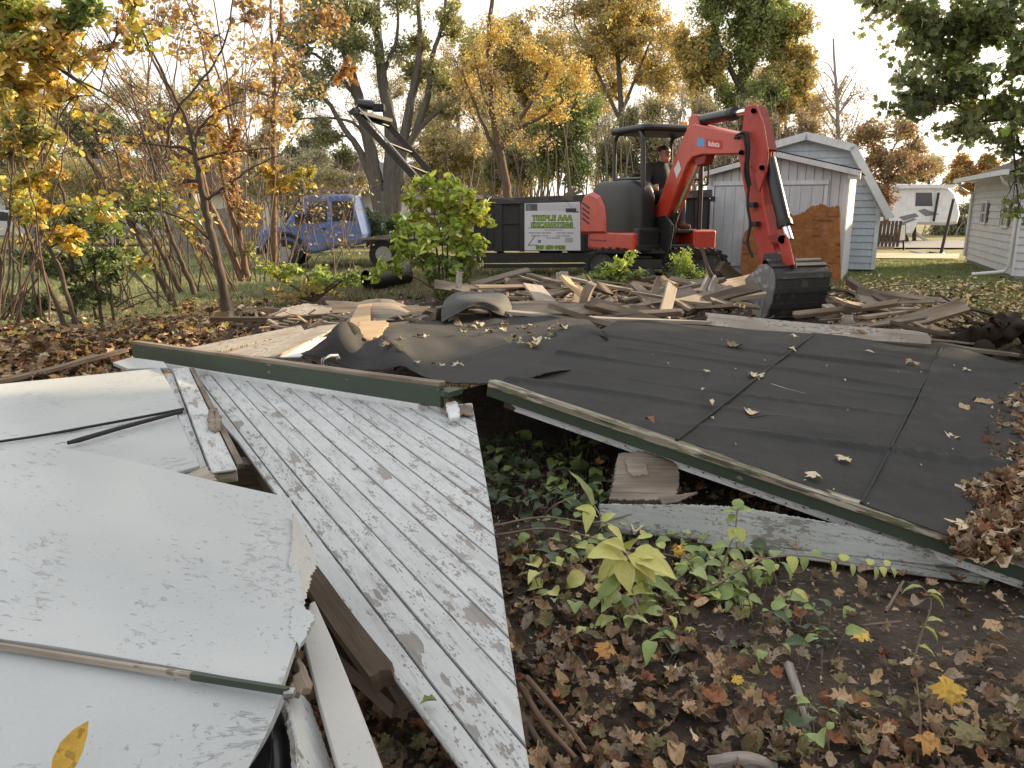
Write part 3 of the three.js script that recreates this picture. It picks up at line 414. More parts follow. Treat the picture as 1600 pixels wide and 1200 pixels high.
// -- front left: two hinged white door leaves
{
  const G1 = gridAH([
    [[50, 692, .565], [180, 715, .585], [320, 748, .585], [455, 778, .57]],
    [[-20, 752, .585], [150, 800, .605], [310, 832, .605], [459, 850, .59]],
    [[-90, 850, .60], [120, 900, .615], [322, 932, .612], [474, 950, .598]],
    [[-170, 978, .60], [60, 1006, .612], [250, 1038, .61], [440, 1073, .60]]]);
  const g = thing('hinged_door', 'large bluish white hinged door lying nearest the viewer, bottom left', 'door', AH(200, 1000, 0.5));
  part('upper_leaf', sheet(G1, 26, 26, 0.022, { uv0: [0.1, 0.9], seed: 3 }), M.panel, g);
  const G2 = gridAH([
    [[-190, 990, .585], [50, 1020, .592], [250, 1052, .592], [441, 1086, .585]],
    [[-230, 1130, .57], [0, 1150, .575], [220, 1160, .57], [414, 1150, .555]],
    [[-280, 1300, .55], [-40, 1310, .545], [180, 1310, .535], [372, 1230, .515]]]);
  part('lower_leaf', sheet(G2, 20, 20, 0.022, { uv0: [0.7, 0.1] }), M.panel, g);
  const A = AH(-160, 984, 0.603), B = AH(300, 1056, 0.606), C = AH(452, 1080, 0.603);
  part('seam_strip', beam(A, B, 0.009, 0.013, V3(0, 1, 0), { warp: 0.002, ends: 0.004 }), M.pale, g);
  part('seam_strip', beam(B, C, 0.010, 0.015, V3(0, 1, 0), { ends: 0.004 }), M.green, g);
  part('hinge', box(0.022, 0.016, 0.02, 0.004).translate(C.x, C.y - 0.004, C.z), M.steel, g);
  // flap of torn paint hanging at the right edge
  const pf = plane3(AH(458, 800, 0.60), AH(495, 880, 0.55), AH(466, 950, 0.585), [458, 800], [495, 880]);
  part('torn_flap', slabPx([[458, 800], [470, 822], [488, 858], [496, 880], [484, 908], [474, 952], [466, 950], [460, 905], [452, 880], [457, 840]], pf, 0.003, { rough: () => 0.004, bevel: 0 }), M.panelWarm, g);
  part('torn_flap', slabPx([[462, 944], [476, 948], [492, 962], [468, 1012], [452, 990], [455, 955]], plane3(AH(462, 944, 0.603), AH(492, 962, 0.598), AH(468, 1012, 0.6), [462, 944], [492, 962]), 0.012, { rough: () => 0.004, bevel: 0 }), M.panel, g);
}
// -- black sheet and painted planks in the front gap
{
  const S = gridAH([[[430, 1090, .52], [445, 1095, .47], [462, 1100, .42]], [[405, 1140, .46], [432, 1150, .48], [470, 1160, .36]], [[370, 1215, .42], [430, 1230, .44], [500, 1240, .30]], [[330, 1330, .36], [410, 1340, .38], [500, 1340, .28]]]);
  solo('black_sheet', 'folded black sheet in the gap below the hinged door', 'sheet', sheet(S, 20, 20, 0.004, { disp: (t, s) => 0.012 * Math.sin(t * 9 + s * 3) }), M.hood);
  const pk = plane3(AH(452, 1088, 0.50), AH(475, 1085, 0.47), AH(520, 1200, 0.42), [452, 1088], [510, 1205]);
  solo('painted_plank', 'grey painted plank with splintered end beside the black sheet', 'plank', slabPx([[446, 1092], [462, 1078], [486, 1100], [536, 1240], [470, 1260], [462, 1150]], pk, 0.02, { rough: i => i < 2 ? 0.015 : 0.002 }), M.peelHeavy);
  const pj = plane3(AH(485, 965, 0.52), AH(540, 1200, 0.47), AH(600, 1200, 0.47), [490, 960], [560, 1180]);
  solo('white_plank', 'smooth white plank running down to the bottom edge beside the hinged door', 'plank', slabPx([[474, 1000], [483, 942], [492, 938], [520, 1000], [560, 1098], [604, 1212], [640, 1320], [560, 1330], [528, 1205], [498, 1100]], pj, 0.025, { bevel: 0.004, du: 2.2 }), M.panelWarm);
  solo('wood_splinter', 'splintered brown wood between the hinged door and the white plank', 'splinter', slabPx([[468, 1025], [478, 1040], [486, 1075], [470, 1082], [452, 1070]], plane3(AH(468, 1025, 0.55), AH(486, 1075, 0.53), AH(452, 1070, 0.545), [468, 1025], [486, 1075]), 0.02, { rough: () => 0.01 }), M.woodLight);
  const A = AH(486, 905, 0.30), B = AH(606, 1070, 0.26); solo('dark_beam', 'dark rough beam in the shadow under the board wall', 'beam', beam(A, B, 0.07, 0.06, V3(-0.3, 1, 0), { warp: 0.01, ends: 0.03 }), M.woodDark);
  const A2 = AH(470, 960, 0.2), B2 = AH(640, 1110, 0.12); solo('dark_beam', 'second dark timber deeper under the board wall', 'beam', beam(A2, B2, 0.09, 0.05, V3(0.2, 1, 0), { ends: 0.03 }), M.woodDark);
}
// -- blocks that carry the wall and door, unseen from the front but real supports
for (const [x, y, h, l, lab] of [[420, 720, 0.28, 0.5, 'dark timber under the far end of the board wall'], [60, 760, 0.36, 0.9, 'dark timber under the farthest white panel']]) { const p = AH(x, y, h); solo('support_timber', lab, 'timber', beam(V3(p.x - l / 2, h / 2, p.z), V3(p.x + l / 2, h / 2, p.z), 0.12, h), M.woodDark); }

// -- black felted roof, lying tilted on the right
const P1 = AH(768, 597, 0.55), P2 = AH(1600, 874, 0.125), P3 = AH(1470, 537, 0.28);
let plE = plane3(P1, P2, P3, [768, 597], [1600, 874]);
{
  const g = thing('collapsed_roof', 'collapsed flat roof covered in black felt, lying tilted on the right', 'roof', plE.hit(1150, 700));
  const cA = plE.loc(plE.hit(1000, 560)), cB = plE.loc(plE.hit(1450, 625)), cl = Math.hypot(cB[0] - cA[0], cB[1] - cA[1]), cx = -(cB[1] - cA[1]) / cl, cy = (cB[0] - cA[0]) / cl;
  const wr = (k0) => (t, s, p) => { const l = plE.loc(p), u = l[0], v = l[1], w = u * cx + v * cy, q0 = u * cy - v * cx; let d = 0; for (let k = 0; k < 9; k++) { const c = -0.55 + k * 0.34 + 0.07 * Math.sin(k * 5.1), q = (w - c - 0.05 * Math.sin(q0 * 1.3 + c * 5)) / (0.016 + 0.012 * ((k * 7) % 3)); d += (0.006 + 0.007 * ((k * 5) % 3) / 2) * Math.exp(-q * q) * (0.5 + 0.5 * Math.sin(q0 * 1.7 + c * 9)); } return 2.3 * d + 0.010 * (vn(u * 3 + 40, v * 2 + 40, 999, 999, 5) - 0.5) + 0.016 * (vn(u * 0.9 + 40, v * 1.1 + 40, 999, 999, 6) - 0.5); };
  const strip = (a, b, c, d, up, k) => { const q = plE.up(up), G = []; for (let j = 0; j < 3; j++) { const row = []; for (let i = 0; i < 3; i++) { const s = j / 2, t = i / 2; const A = q.hit(...d).lerp(q.hit(...c), t), B = q.hit(...a).lerp(q.hit(...b), t); row.push(A.lerp(B, s)); } G.push(row); } return sheet(G, 50, 130, 0.004, { disp: wr(k), uv0: [k * 1.7, k], edge: 0.002 }); };
  const seam = pts => { const c = new THREE.CatmullRomCurve3(pts.map(p => plE.up(0.02).hit(...p))).getPoints(40); return new MB().tube(c, 0.009, 0.009, 6).geo(); };
  part('tar_seam', seam([[1057, 688], [1120, 640], [1200, 577], [1271, 522]]), M.rubber, g); part('tar_seam', seam([[1346, 787], [1392, 700], [1434, 616], [1473, 540]]), M.rubber, g);
  part('felt_strip', strip([775, 600], [1058, 690], [1272, 521], [965, 502], 0.004, 0), M.felt, g);
  part('felt_strip', strip([1055, 686], [1347, 790], [1474, 538], [1269, 519], 0.013, 1), M.felt, g);
  // last strip lifts and ripples at its right edge
  const S3 = [[[1471, 536, .0], [1520, 548, 0.0], [1575, 566, 0.03], [1660, 590, 0.10]], [[1440, 610, .0], [1500, 622, 0.005], [1575, 637, 0.02], [1680, 660, 0.06]], [[1400, 690, .0], [1470, 712, 0.0], [1545, 730, 0.01], [1640, 760, 0.03]], [[1344, 786, 0], [1430, 818, 0], [1520, 850, 0], [1600, 872, 0]]].map(r => r.map(p => plE.up(0.021 + p[2]).hit(p[0], p[1])));
  part('felt_strip', sheet(S3, 50, 60, 0.004, { disp: (t, s, p) => wr(2)(t, s, p) + 0.02 * sstep(0.5, 1, t) * Math.sin(s * 9 + t * 3), uv0: [3, 2], edge: 0.004 }), M.felt, g);
  part('roof_deck', slabPx([[775, 601], [1570, 868], [1610, 620], [1466, 541], [1000, 508]], plE.up(-0.004), 0.022, {}), M.woodDark, g);
  // rake: weathered top board, green face, white strip with nails
  const A = P1.clone(), B = plE.hit(1640, 888), L = A.distanceTo(B), X = B.clone().sub(A).normalize(), Z = X.clone().cross(plE.N).normalize(), Y = Z.clone().cross(X), mid = A.clone().lerp(B, 0.5);
  const put = q => q.applyMatrix4(basis(mid, X, Y, Z));
  part('rake_board', put(boardGeo(L, 0.075, 0.03, { warp: 0.003, ends: 0.03, seed: 11 }).translate(0, 0.002, 0.018)), M.mossy, g, 'weathered mossy top board of the roof edge');
  part('green_face', put(box(L, 0.062, 0.028, 0.003).translate(0, -0.046, 0.026)), M.green, g);
  const wlow = new MB(); part('white_strip', put(boardGeo(L * 0.95, 0.05, 0.012, { warp: 0.003, ends: 0.05, seed: 12 }).rotateX(1.25).translate(0.1, -0.098, 0.004)), M.peel, g);
  const nail = new THREE.SphereGeometry(0.0045, 6, 5); for (let k = 0; k < 16; k++) { const q = nail.clone().translate(-L / 2 + 0.9 + k * 0.085 + rr(-0.02, 0.02), -0.10 + rr(-0.012, 0.012), 0.014); part('nail', put(q), M.rust, g); }
  part('inner_board', put(boardGeo(L, 0.02, 0.13, { seed: 4 }).translate(0.05, -0.1, -0.1)), M.woodDark, g);
  for (let k = 0; k < 5; k++) { const u = 0.25 + k * 0.5, a = plE.at(u, 0.06, -0.075), b = plE.at(u, 2.9, -0.075); part('rafter', beam(a, b, 0.045, 0.09, plE.N), M.woodDark, g); }
  // far side eave board and the crushed wall under it
  const e0 = plE.hit(985, 506), e1 = plE.hit(1470, 540), ec = e0.clone().lerp(e1, 0.5); part('eave_board', beam(e0.clone().addScaledVector(plE.N, -0.09), e1.clone().addScaledVector(plE.N, -0.09), 0.025, 0.16, plE.N), M.woodDark, g);
}
{ // crushed wall the roof rests on
  const a = plE.at(0.15, 2.2, -0.3), b = plE.at(2.9, 2.5, -0.3); const pl = new Pl(V3(a.x, 0, a.z), V3(b.x - a.x, 0, b.z - a.z), V3(0, 1, 0)); const L = a.distanceTo(b); const ya = a.y + 0.15, yb = Math.max(0.06, b.y + 0.15);
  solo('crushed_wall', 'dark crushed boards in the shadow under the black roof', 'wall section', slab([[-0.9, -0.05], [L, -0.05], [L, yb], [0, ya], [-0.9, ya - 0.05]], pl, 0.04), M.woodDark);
  // white board on the ground under the roof edge
  const pf = plane3(AH(945, 790, 0.155), AH(950, 838, 0.03), AH(1540, 903, 0.0), [945, 790], [1440, 870]);
  const g = thing('white_sill', 'long weathered white board lying under the black roof edge', 'board', AG(1240, 850));
  part('board', slabPx([[935, 787], [1080, 788], [1160, 792], [1330, 822], [1450, 856], [1572, 897], [1548, 906], [1400, 884], [1200, 856], [1080, 842], [940, 832]], pf, 0.03, { bevel: 0.006, rough: () => 0.003 }), M.sill, g);
  part('ledge', slabPx([[1090, 838], [1200, 854], [1400, 882], [1548, 905], [1540, 914], [1390, 893], [1200, 866], [1090, 848]], pf.up(0.022), 0.03, { bevel: 0.003 }), M.sill, g);
  // brown rotten block
  const pb = plane3(AH(955, 778, 0.17), AH(1075, 780, 0.17), AH(975, 706, 0.30), [955, 778], [1075, 780]);
  const gb = thing('rotten_block', 'rotten brown wood block standing under the black roof', 'block', AG(1010, 790));
  part('block', slabPx([[952, 780], [966, 708], [1000, 704], [1052, 716], [1062, 738], [1056, 782]], pb, 0.06, { rough: () => 0.006 }), M.wood, gb);
  part('broken_face', slabPx([[978, 716], [1010, 724], [1014, 740], [990, 744], [980, 734]], pb.up(0.012), 0.02, { rough: () => 0.006 }), M.woodLight, gb);
  solo('wood_splinter', 'flat dark splinter pointing right from the rotten block', 'splinter', slabPx([[1030, 776], [1090, 768], [1060, 782], [1035, 786]], plane3(AH(1030, 776, 0.18), AH(1090, 768, 0.19), AH(1060, 784, 0.18), [1030, 776], [1090, 768]), 0.012, { rough: () => 0.004 }), M.wood);
}
// -- crumpled felt over the rubble, middle
const GF = gridAH([
  [[519, 520, .615], [572, 524, .52], [640, 504, .50], [700, 497, .50], [770, 492, .51], [850, 491, .52], [915, 501, .56], [944, 519, .62]],
  [[508, 531, .555], [562, 537, .505], [632, 530, .475], [702, 524, .48], [775, 520, .50], [855, 516, .53], [922, 516, .60], [950, 528, .60]],
  [[492, 545, .49], [560, 552, .50], [622, 556, .475], [695, 560, .47], [772, 552, .51], [850, 546, .54], [918, 536, .56], [948, 540, .53]],
  [[466, 556, .44], [545, 574, .43], [630, 592, .45], [702, 600, .485], [770, 598, .545], [828, 590, .555], [884, 574, .56], [930, 556, .55]]]);
function gfDisp(t, s, p) { const e = Math.exp(-(((t - 0.075) / 0.05) ** 2)) * 0.17 * Math.exp(-(((s - 0.35) / 0.5) ** 2)) + Math.exp(-(((t - 0.19 - s * 0.1) / 0.06) ** 2)) * 0.11 * Math.exp(-(((s - 0.75) / 0.35) ** 2)); return 1.25 * e + 0.10 * (vn(p.x * 2.2 + 40, p.z * 1.8 + 40, 999, 999, 5) - 0.5) + 0.02 * (vn(p.x * 6 + 40, p.z * 3.4 + 40, 999, 999, 6) - 0.5); }
solo('roofing_felt', 'crumpled black roofing felt draped over the rubble behind the green beam', 'felt sheet', sheet(GF, 110, 60, 0.006, { disp: gfDisp, edge: 0.02, seed: 9 }), M.felt);
{ // grey felt hump at the back
  const G2 = gridAH([[[695, 470, .60], [715, 456, .66], [750, 454, .68], [785, 458, .66], [800, 472, .55]], [[690, 484, .56], [715, 470, .66], [752, 466, .68], [782, 474, .62], [800, 486, .5]], [[690, 505, .47], [712, 492, .55], [745, 478, .62], [780, 492, .52], [806, 500, .46]]]);
  solo('felt_hump', 'grey roofing felt humped up over rubble by the lumber heap', 'felt sheet', sheet(G2, 40, 24, 0.006, { disp: (t, s, p) => 0.03 * (vn(p.x * 4 + 40, p.z * 3 + 40, 99, 99, 5) - 0.5), edge: 0.02 }), M.feltGrey);
  solo('shingle_scrap', 'dark torn shingle scrap on the crumpled felt', 'scrap', slabPx([[590, 535], [610, 534], [626, 548], [618, 554], [598, 550]], plane3(AH(590, 535, .56), AH(626, 548, .57), AH(598, 550, .545), [590, 535], [626, 548]), 0.015, { rough: () => 0.012 }), M.feltGrey);
  const w = [AH(504, 571, .46), AH(504, 561, .53), AH(516, 556, .54), AH(527, 556, .53), AH(529, 561, .51)]; solo('bent_strip', 'bent white metal strip on the felt behind the green beam', 'strip', new MB().tube(w, 0.010, 0.016, 5, true).geo(), M.whiteTrim);
}
// ------------------------------------------------------------------ buildings and vehicles behind
const face = (o, a) => new Pl(o, V3(Math.cos(a), 0, Math.sin(a)), V3(0, 1, 0));   // upright wall plane turned by a towards the left
const deg = Math.PI / 180;
function canvasTex(w, h, draw) { const c = document.createElement('canvas'); c.width = w; c.height = h; draw(c.getContext('2d'), w, h); const t = new THREE.CanvasTexture(c); t.colorSpace = THREE.SRGBColorSpace; return t; }
// rows of lap siding between v0 and v1 inside polygon P (u,v), each row a piece
function lapSiding(P, pl, row, m, parent, o = {}) {
  const vs = P.map(p => p[1]), lo = Math.min(...vs), hi = Math.max(...vs); let k = 0;
  for (let v = lo; v < hi - 0.01; v += row, k++) { const Q = clip(P, v, Math.min(hi, v + row - 0.001)); if (Q.length < 3) continue; const us = Q.map(p => p[0]); if (Math.max(...us) - Math.min(...us) < 0.03) continue;
    const t = 0.024, tilt = Math.atan2(t, row), q = new Pl(pl.at(0, v, t + 0.004), pl.U, pl.V.clone().multiplyScalar(Math.cos(tilt)).addScaledVector(pl.N, -Math.sin(tilt))); const g = slab(Q.map(p => [p[0], p[1] - v]), q, 0.008, { bevel: 0, du: rr(0, 4), dv: rr(0, 4) }); part('siding_board', g, m, parent); }
}
function windowOn(pl, u0, v0, u1, v1, parent, o = {}) {
  const f = 0.05, W = part(o.name || 'window', slab([[u0, v0], [u1, v0], [u1, v1], [u0, v1]], pl.up(0.03), 0.03, { bevel: 0 }), o.glass || M.glass, parent);
  const fr = new MB(); const b = (x0, y0, x1, y1) => fr.add(slab([[x0, y0], [x1, y0], [x1, y1], [x0, y1]], pl.up(0.052), 0.05, { bevel: 0.004 }));
  b(u0 - f, v0 - f, u0, v1 + f); b(u1, v0 - f, u1 + f, v1 + f); b(u0, v1, u1, v1 + f); b(u0, v0 - f, u1, v0); b(u0, (v0 + v1) / 2 - 0.015, u1, (v0 + v1) / 2 + 0.015);
  part('frame', fr.geo(), o.frame || M.whiteTrim, W); return W;
}
{ // ---- small white shed with double door
  const pl = face(V3(6.6, 0, -15.6), 26 * deg), P = (x, y) => pl.px(x, y);
  const Rb = P(1312, 440)[0], Lb = P(1098, 418)[0], eR = P(1312, 272)[1], eL = P(1100, 264)[1], ap = P(1206, 240), ev = (eR + eL) / 2;
  const apv = Math.max(ap[1], ev + 0.3), cu = (Rb + Lb) / 2;
  const sh = thing('garden_shed', 'small white shed with vertical boards and low gable, behind the excavator arm', 'shed', pl.at(cu, 0, -1.2));
  const D = 2.6, wall = part('wall', slab([[Lb, 0.02], [Rb, 0.02], [Rb, ev], [cu, apv], [Lb, ev]], pl.up(-0.02), 0.05, { bevel: 0 }), M.shedWhite, sh);
  const d0 = P(1111, 415), d1 = P(1288, 287), nW = 17, top = u => lerp(ev, apv, 1 - Math.abs(u - cu) / (Rb - cu)) - 0.005;
  for (let i = 0; i < nW; i++) { const a = lerp(Lb, Rb, i / nW) + 0.006, b = lerp(Lb, Rb, (i + 1) / nW) - 0.006, mid = [[a, 0.03], [b, 0.03], [b, top(b)]]; if (a < cu && b > cu) mid.push([cu, top(cu)]); mid.push([a, top(a)]); part('wall_board', slab(mid, pl.up(0.004), 0.02, { bevel: 0.004, du: rr(0, 3), dv: rr(0, 3) }), M.shedWhite, wall); }
  // doors
  const du0 = d0[0], du1 = d1[0], dv0 = d0[1], dv1 = d1[1] - 0.03, dm = (du0 + du1) / 2;
  for (const [a, b] of [[du0, dm - 0.006], [dm + 0.006, du1]]) { const door = part('door', slab([[a, dv0], [b, dv0], [b, dv1], [a, dv1]], pl.up(0.022), 0.016, { bevel: 0 }), M.shedWhite, sh); const n = 5; for (let i = 0; i < n; i++) { const x0 = lerp(a, b, i / n) + 0.004, x1 = lerp(a, b, (i + 1) / n) - 0.004; part('door_board', slab([[x0, dv0 + 0.01], [x1, dv0 + 0.01], [x1, dv1 - 0.01], [x0, dv1 - 0.01]], pl.up(0.036), 0.014, { bevel: 0.003, du: rr(0, 3), dv: rr(0, 3) }), M.shedWhite, door); } }
  const trimB = (pts, nm, up = 0.05, m = M.whiteTrim) => part(nm, slab(pts, pl.up(up), 0.03, { bevel: 0.004 }), m, sh);
  trimB([[du0 - 0.03, dv1 + 0.012], [du1 + 0.09, dv1 + 0.012], [du1 + 0.09, dv1 + 0.10], [du0 - 0.03, dv1 + 0.10]], 'door_header');
  trimB([[du0 - 0.09, dv0 - 0.05], [du0 - 0.012, dv0 - 0.05], [du0 - 0.012, dv1], [du0 - 0.09, dv1]], 'door_trim'); trimB([[du1 + 0.012, 0.03], [du1 + 0.08, 0.03], [du1 + 0.08, dv1], [du1 + 0.012, dv1]], 'door_trim');
  for (const v of [dv0 + 0.18, dv1 - 0.25]) part('hinge', box(0.09, 0.10, 0.02).applyMatrix4(new THREE.Matrix4().makeBasis(pl.U, pl.V, pl.N).setPosition(pl.at(du0 - 0.03, v, 0.06))), M.black, sh);
  trimB([[Rb - 0.09, 0.02], [Rb, 0.02], [Rb, ev], [Rb - 0.09, ev]], 'corner_trim', 0.03); trimB([[Lb, 0.02], [Lb + 0.09, 0.02], [Lb + 0.09, ev], [Lb, ev]], 'corner_trim', 0.03);
  // right and left side walls with corner strip, lit by the low sun
  for (const [u, s] of [[Rb, 1], [Lb, -1]]) { const q = new Pl(pl.at(u, 0, 0), pl.N.clone().multiplyScalar(-s), pl.V); const sw = part('side_wall', slab([[0.03 * s, 0.02], [D * s, 0.02], [D * s, ev], [0.03 * s, ev]], q, 0.04, { bevel: 0 }), M.shedWhite, sh); for (let i = 0; i < 6; i++) { const a = lerp(0.04, D, i / 6) * s, b = (lerp(0.04, D, (i + 1) / 6) - 0.01) * s; part('wall_board', slab([[a, 0.03], [b, 0.03], [b, ev - 0.01], [a, ev - 0.01]], q.up(0.012), 0.012, { bevel: 0.003 }), M.shedWhite, sw); } }
  for (const s of [-1, 1]) { const e = s > 0 ? Rb : Lb, over = 0.20, dx = Math.abs(e - cu), dv = apv - ev, k = (dx + over) / dx; const a = pl.at(cu, apv + 0.02, 0.16), b = pl.at(cu + s * dx * k, apv + 0.02 - dv * k, 0.16); const q = new Pl(a, b.clone().sub(a), pl.N.clone().multiplyScalar(-1)); const L = a.distanceTo(b), flip = q.N.y < 0; const r2 = flip ? new Pl(a, b.clone().sub(a), pl.N) : q; const sg = flip ? -1 : 1; const rf = part('roof', slab([[0, 0], [L, 0], [L, sg * (D + 0.3)], [0, sg * (D + 0.3)]], r2.up(0.03), 0.03, { bevel: 0 }), M.shingle, sh);
    part('rake_board', beam(a.clone().add(V3(0, -0.045, 0)).addScaledVector(pl.N, 0.012), b.clone().add(V3(0, -0.045, 0)).addScaledVector(pl.N, 0.012), 0.025, 0.10, r2.N), M.whiteTrim, rf); }
  part('eave_box', box(0.22, 0.16, 0.16).applyMatrix4(new THREE.Matrix4().makeBasis(pl.U, pl.V, pl.N).setPosition(pl.at(Rb + 0.09, ev - 0.10, 0.05))), M.whiteTrim, sh);
  for (const s of [0]) { part('back_wall', slab([[Lb, 0.02], [Rb, 0.02], [Rb, ev], [cu, apv], [Lb, ev]], pl.up(-D), 0.04, { bevel: 0 }), M.shedWhite, sh); }
  // rust brown broken panel standing against it
  const q = pl.up(0.34), bp = (pts) => slabPx(pts, q, 0.02, { bevel: 0.002, rough: i => i > 0 && i < pts.length - 2 ? 0.02 : 0.004 });
  const g = thing('brown_sheet', 'broken rust brown panel with a jagged top edge standing before the white shed', 'panel', q.hit(1240, 438));
  part('panel', bp([[1156, 440], [1160, 372], [1172, 350], [1187, 353], [1202, 346], [1214, 340], [1228, 334], [1243, 336], [1258, 330], [1268, 322], [1284, 319], [1296, 324], [1312, 321], [1314, 443]]), M.brown, g);
}
{ // ---- pale blue barn shed with gambrel roof
  const pl = face(V3(8.75, 0, -18.9), 16 * deg), P = (x, y) => pl.px(x, y);
  const wr = P(1365, 422)[0], ax = P(1259, 209), sR = P(1334, 228), eR = P(1392, 338), c = ax[0], hw = wr - c, D = 4.2;
  const so = sR[0] - c, eo = eR[0] - c, av = ax[1], sv = sR[1], evv = eR[1];
  const b = thing('barn_shed', 'pale blue barn shaped shed with gambrel roof behind the white shed', 'shed', pl.at(c, 0, -D / 2));
  const wallTop = lerp(sv, evv, (hw - so) / (eo - so));
  const out = [[c - hw, 0.05], [wr, 0.05], [wr, wallTop], [c + so, sv - 0.08], [c, av - 0.08], [c - so, sv - 0.08], [c - hw, wallTop]];
  const wall = part('front_wall', slab(out, pl, 0.05, { bevel: 0 }), M.siding, b);
  lapSiding(out, pl, 0.165, M.siding, wall);
  const q = new Pl(pl.at(wr, 0, 0), pl.N.clone().multiplyScalar(-1), pl.V), side = part('side_wall', slab([[0, 0.05], [D, 0.05], [D, wallTop], [0, wallTop]], q, 0.05, { bevel: 0 }), M.siding, b); lapSiding([[0.02, 0.05], [D, 0.05], [D, wallTop], [0.02, wallTop]], q, 0.165, M.siding, side);
  const q2 = new Pl(pl.at(c - hw, 0, 0), pl.N.clone(), pl.V); part('side_wall', slab([[0, 0.05], [-D, 0.05], [-D, wallTop], [0, wallTop]], q2, 0.05, { bevel: 0 }), M.siding, b); part('back_wall', slab(out, pl.up(-D), 0.05, { bevel: 0 }), M.siding, b);
  part('corner_trim', slab([[wr - 0.08, 0.05], [wr + 0.02, 0.05], [wr + 0.02, wallTop], [wr - 0.08, wallTop]], pl.up(0.036), 0.03, { bevel: 0.004 }), M.whiteTrim, b);
  for (const s of [-1, 1]) for (const [p0, p1] of [[[0, av], [so, sv]], [[so, sv], [eo, evv]]]) {
    const a = pl.at(c + s * p0[0], p0[1], 0.22), e = pl.at(c + s * p1[0], p1[1], 0.22), L = a.distanceTo(e); let r = new Pl(a, e.clone().sub(a), pl.N), sg = -1; if (r.N.y < 0) { r = new Pl(a, e.clone().sub(a), pl.N.clone().multiplyScalar(-1)); sg = 1; }
    const rf = part('roof', slab([[-0.01, 0], [L + 0.01, 0], [L + 0.01, sg * (D + 0.4)], [-0.01, sg * (D + 0.4)]], r.up(0.03), 0.03, { bevel: 0 }), M.shingle, b);
    part('rake_board', beam(a.clone().addScaledVector(r.N, -0.06).addScaledVector(pl.N, 0.014), e.clone().addScaledVector(r.N, -0.06).addScaledVector(pl.N, 0.014), 0.03, 0.17, r.N), M.whiteTrim, rf);
    part('soffit', slab([[0, sg * 0.0], [L, sg * 0.0], [L, sg * 0.21], [0, sg * 0.21]], r.up(-0.14), 0.015, { bevel: 0 }), M.whiteTrim, rf);
    if (p1[0] === eo) part('drip_edge', beam(e.clone(), e.clone().addScaledVector(pl.N, -(D + 0.4)), 0.05, 0.06), M.whiteTrim, rf);
  }
}
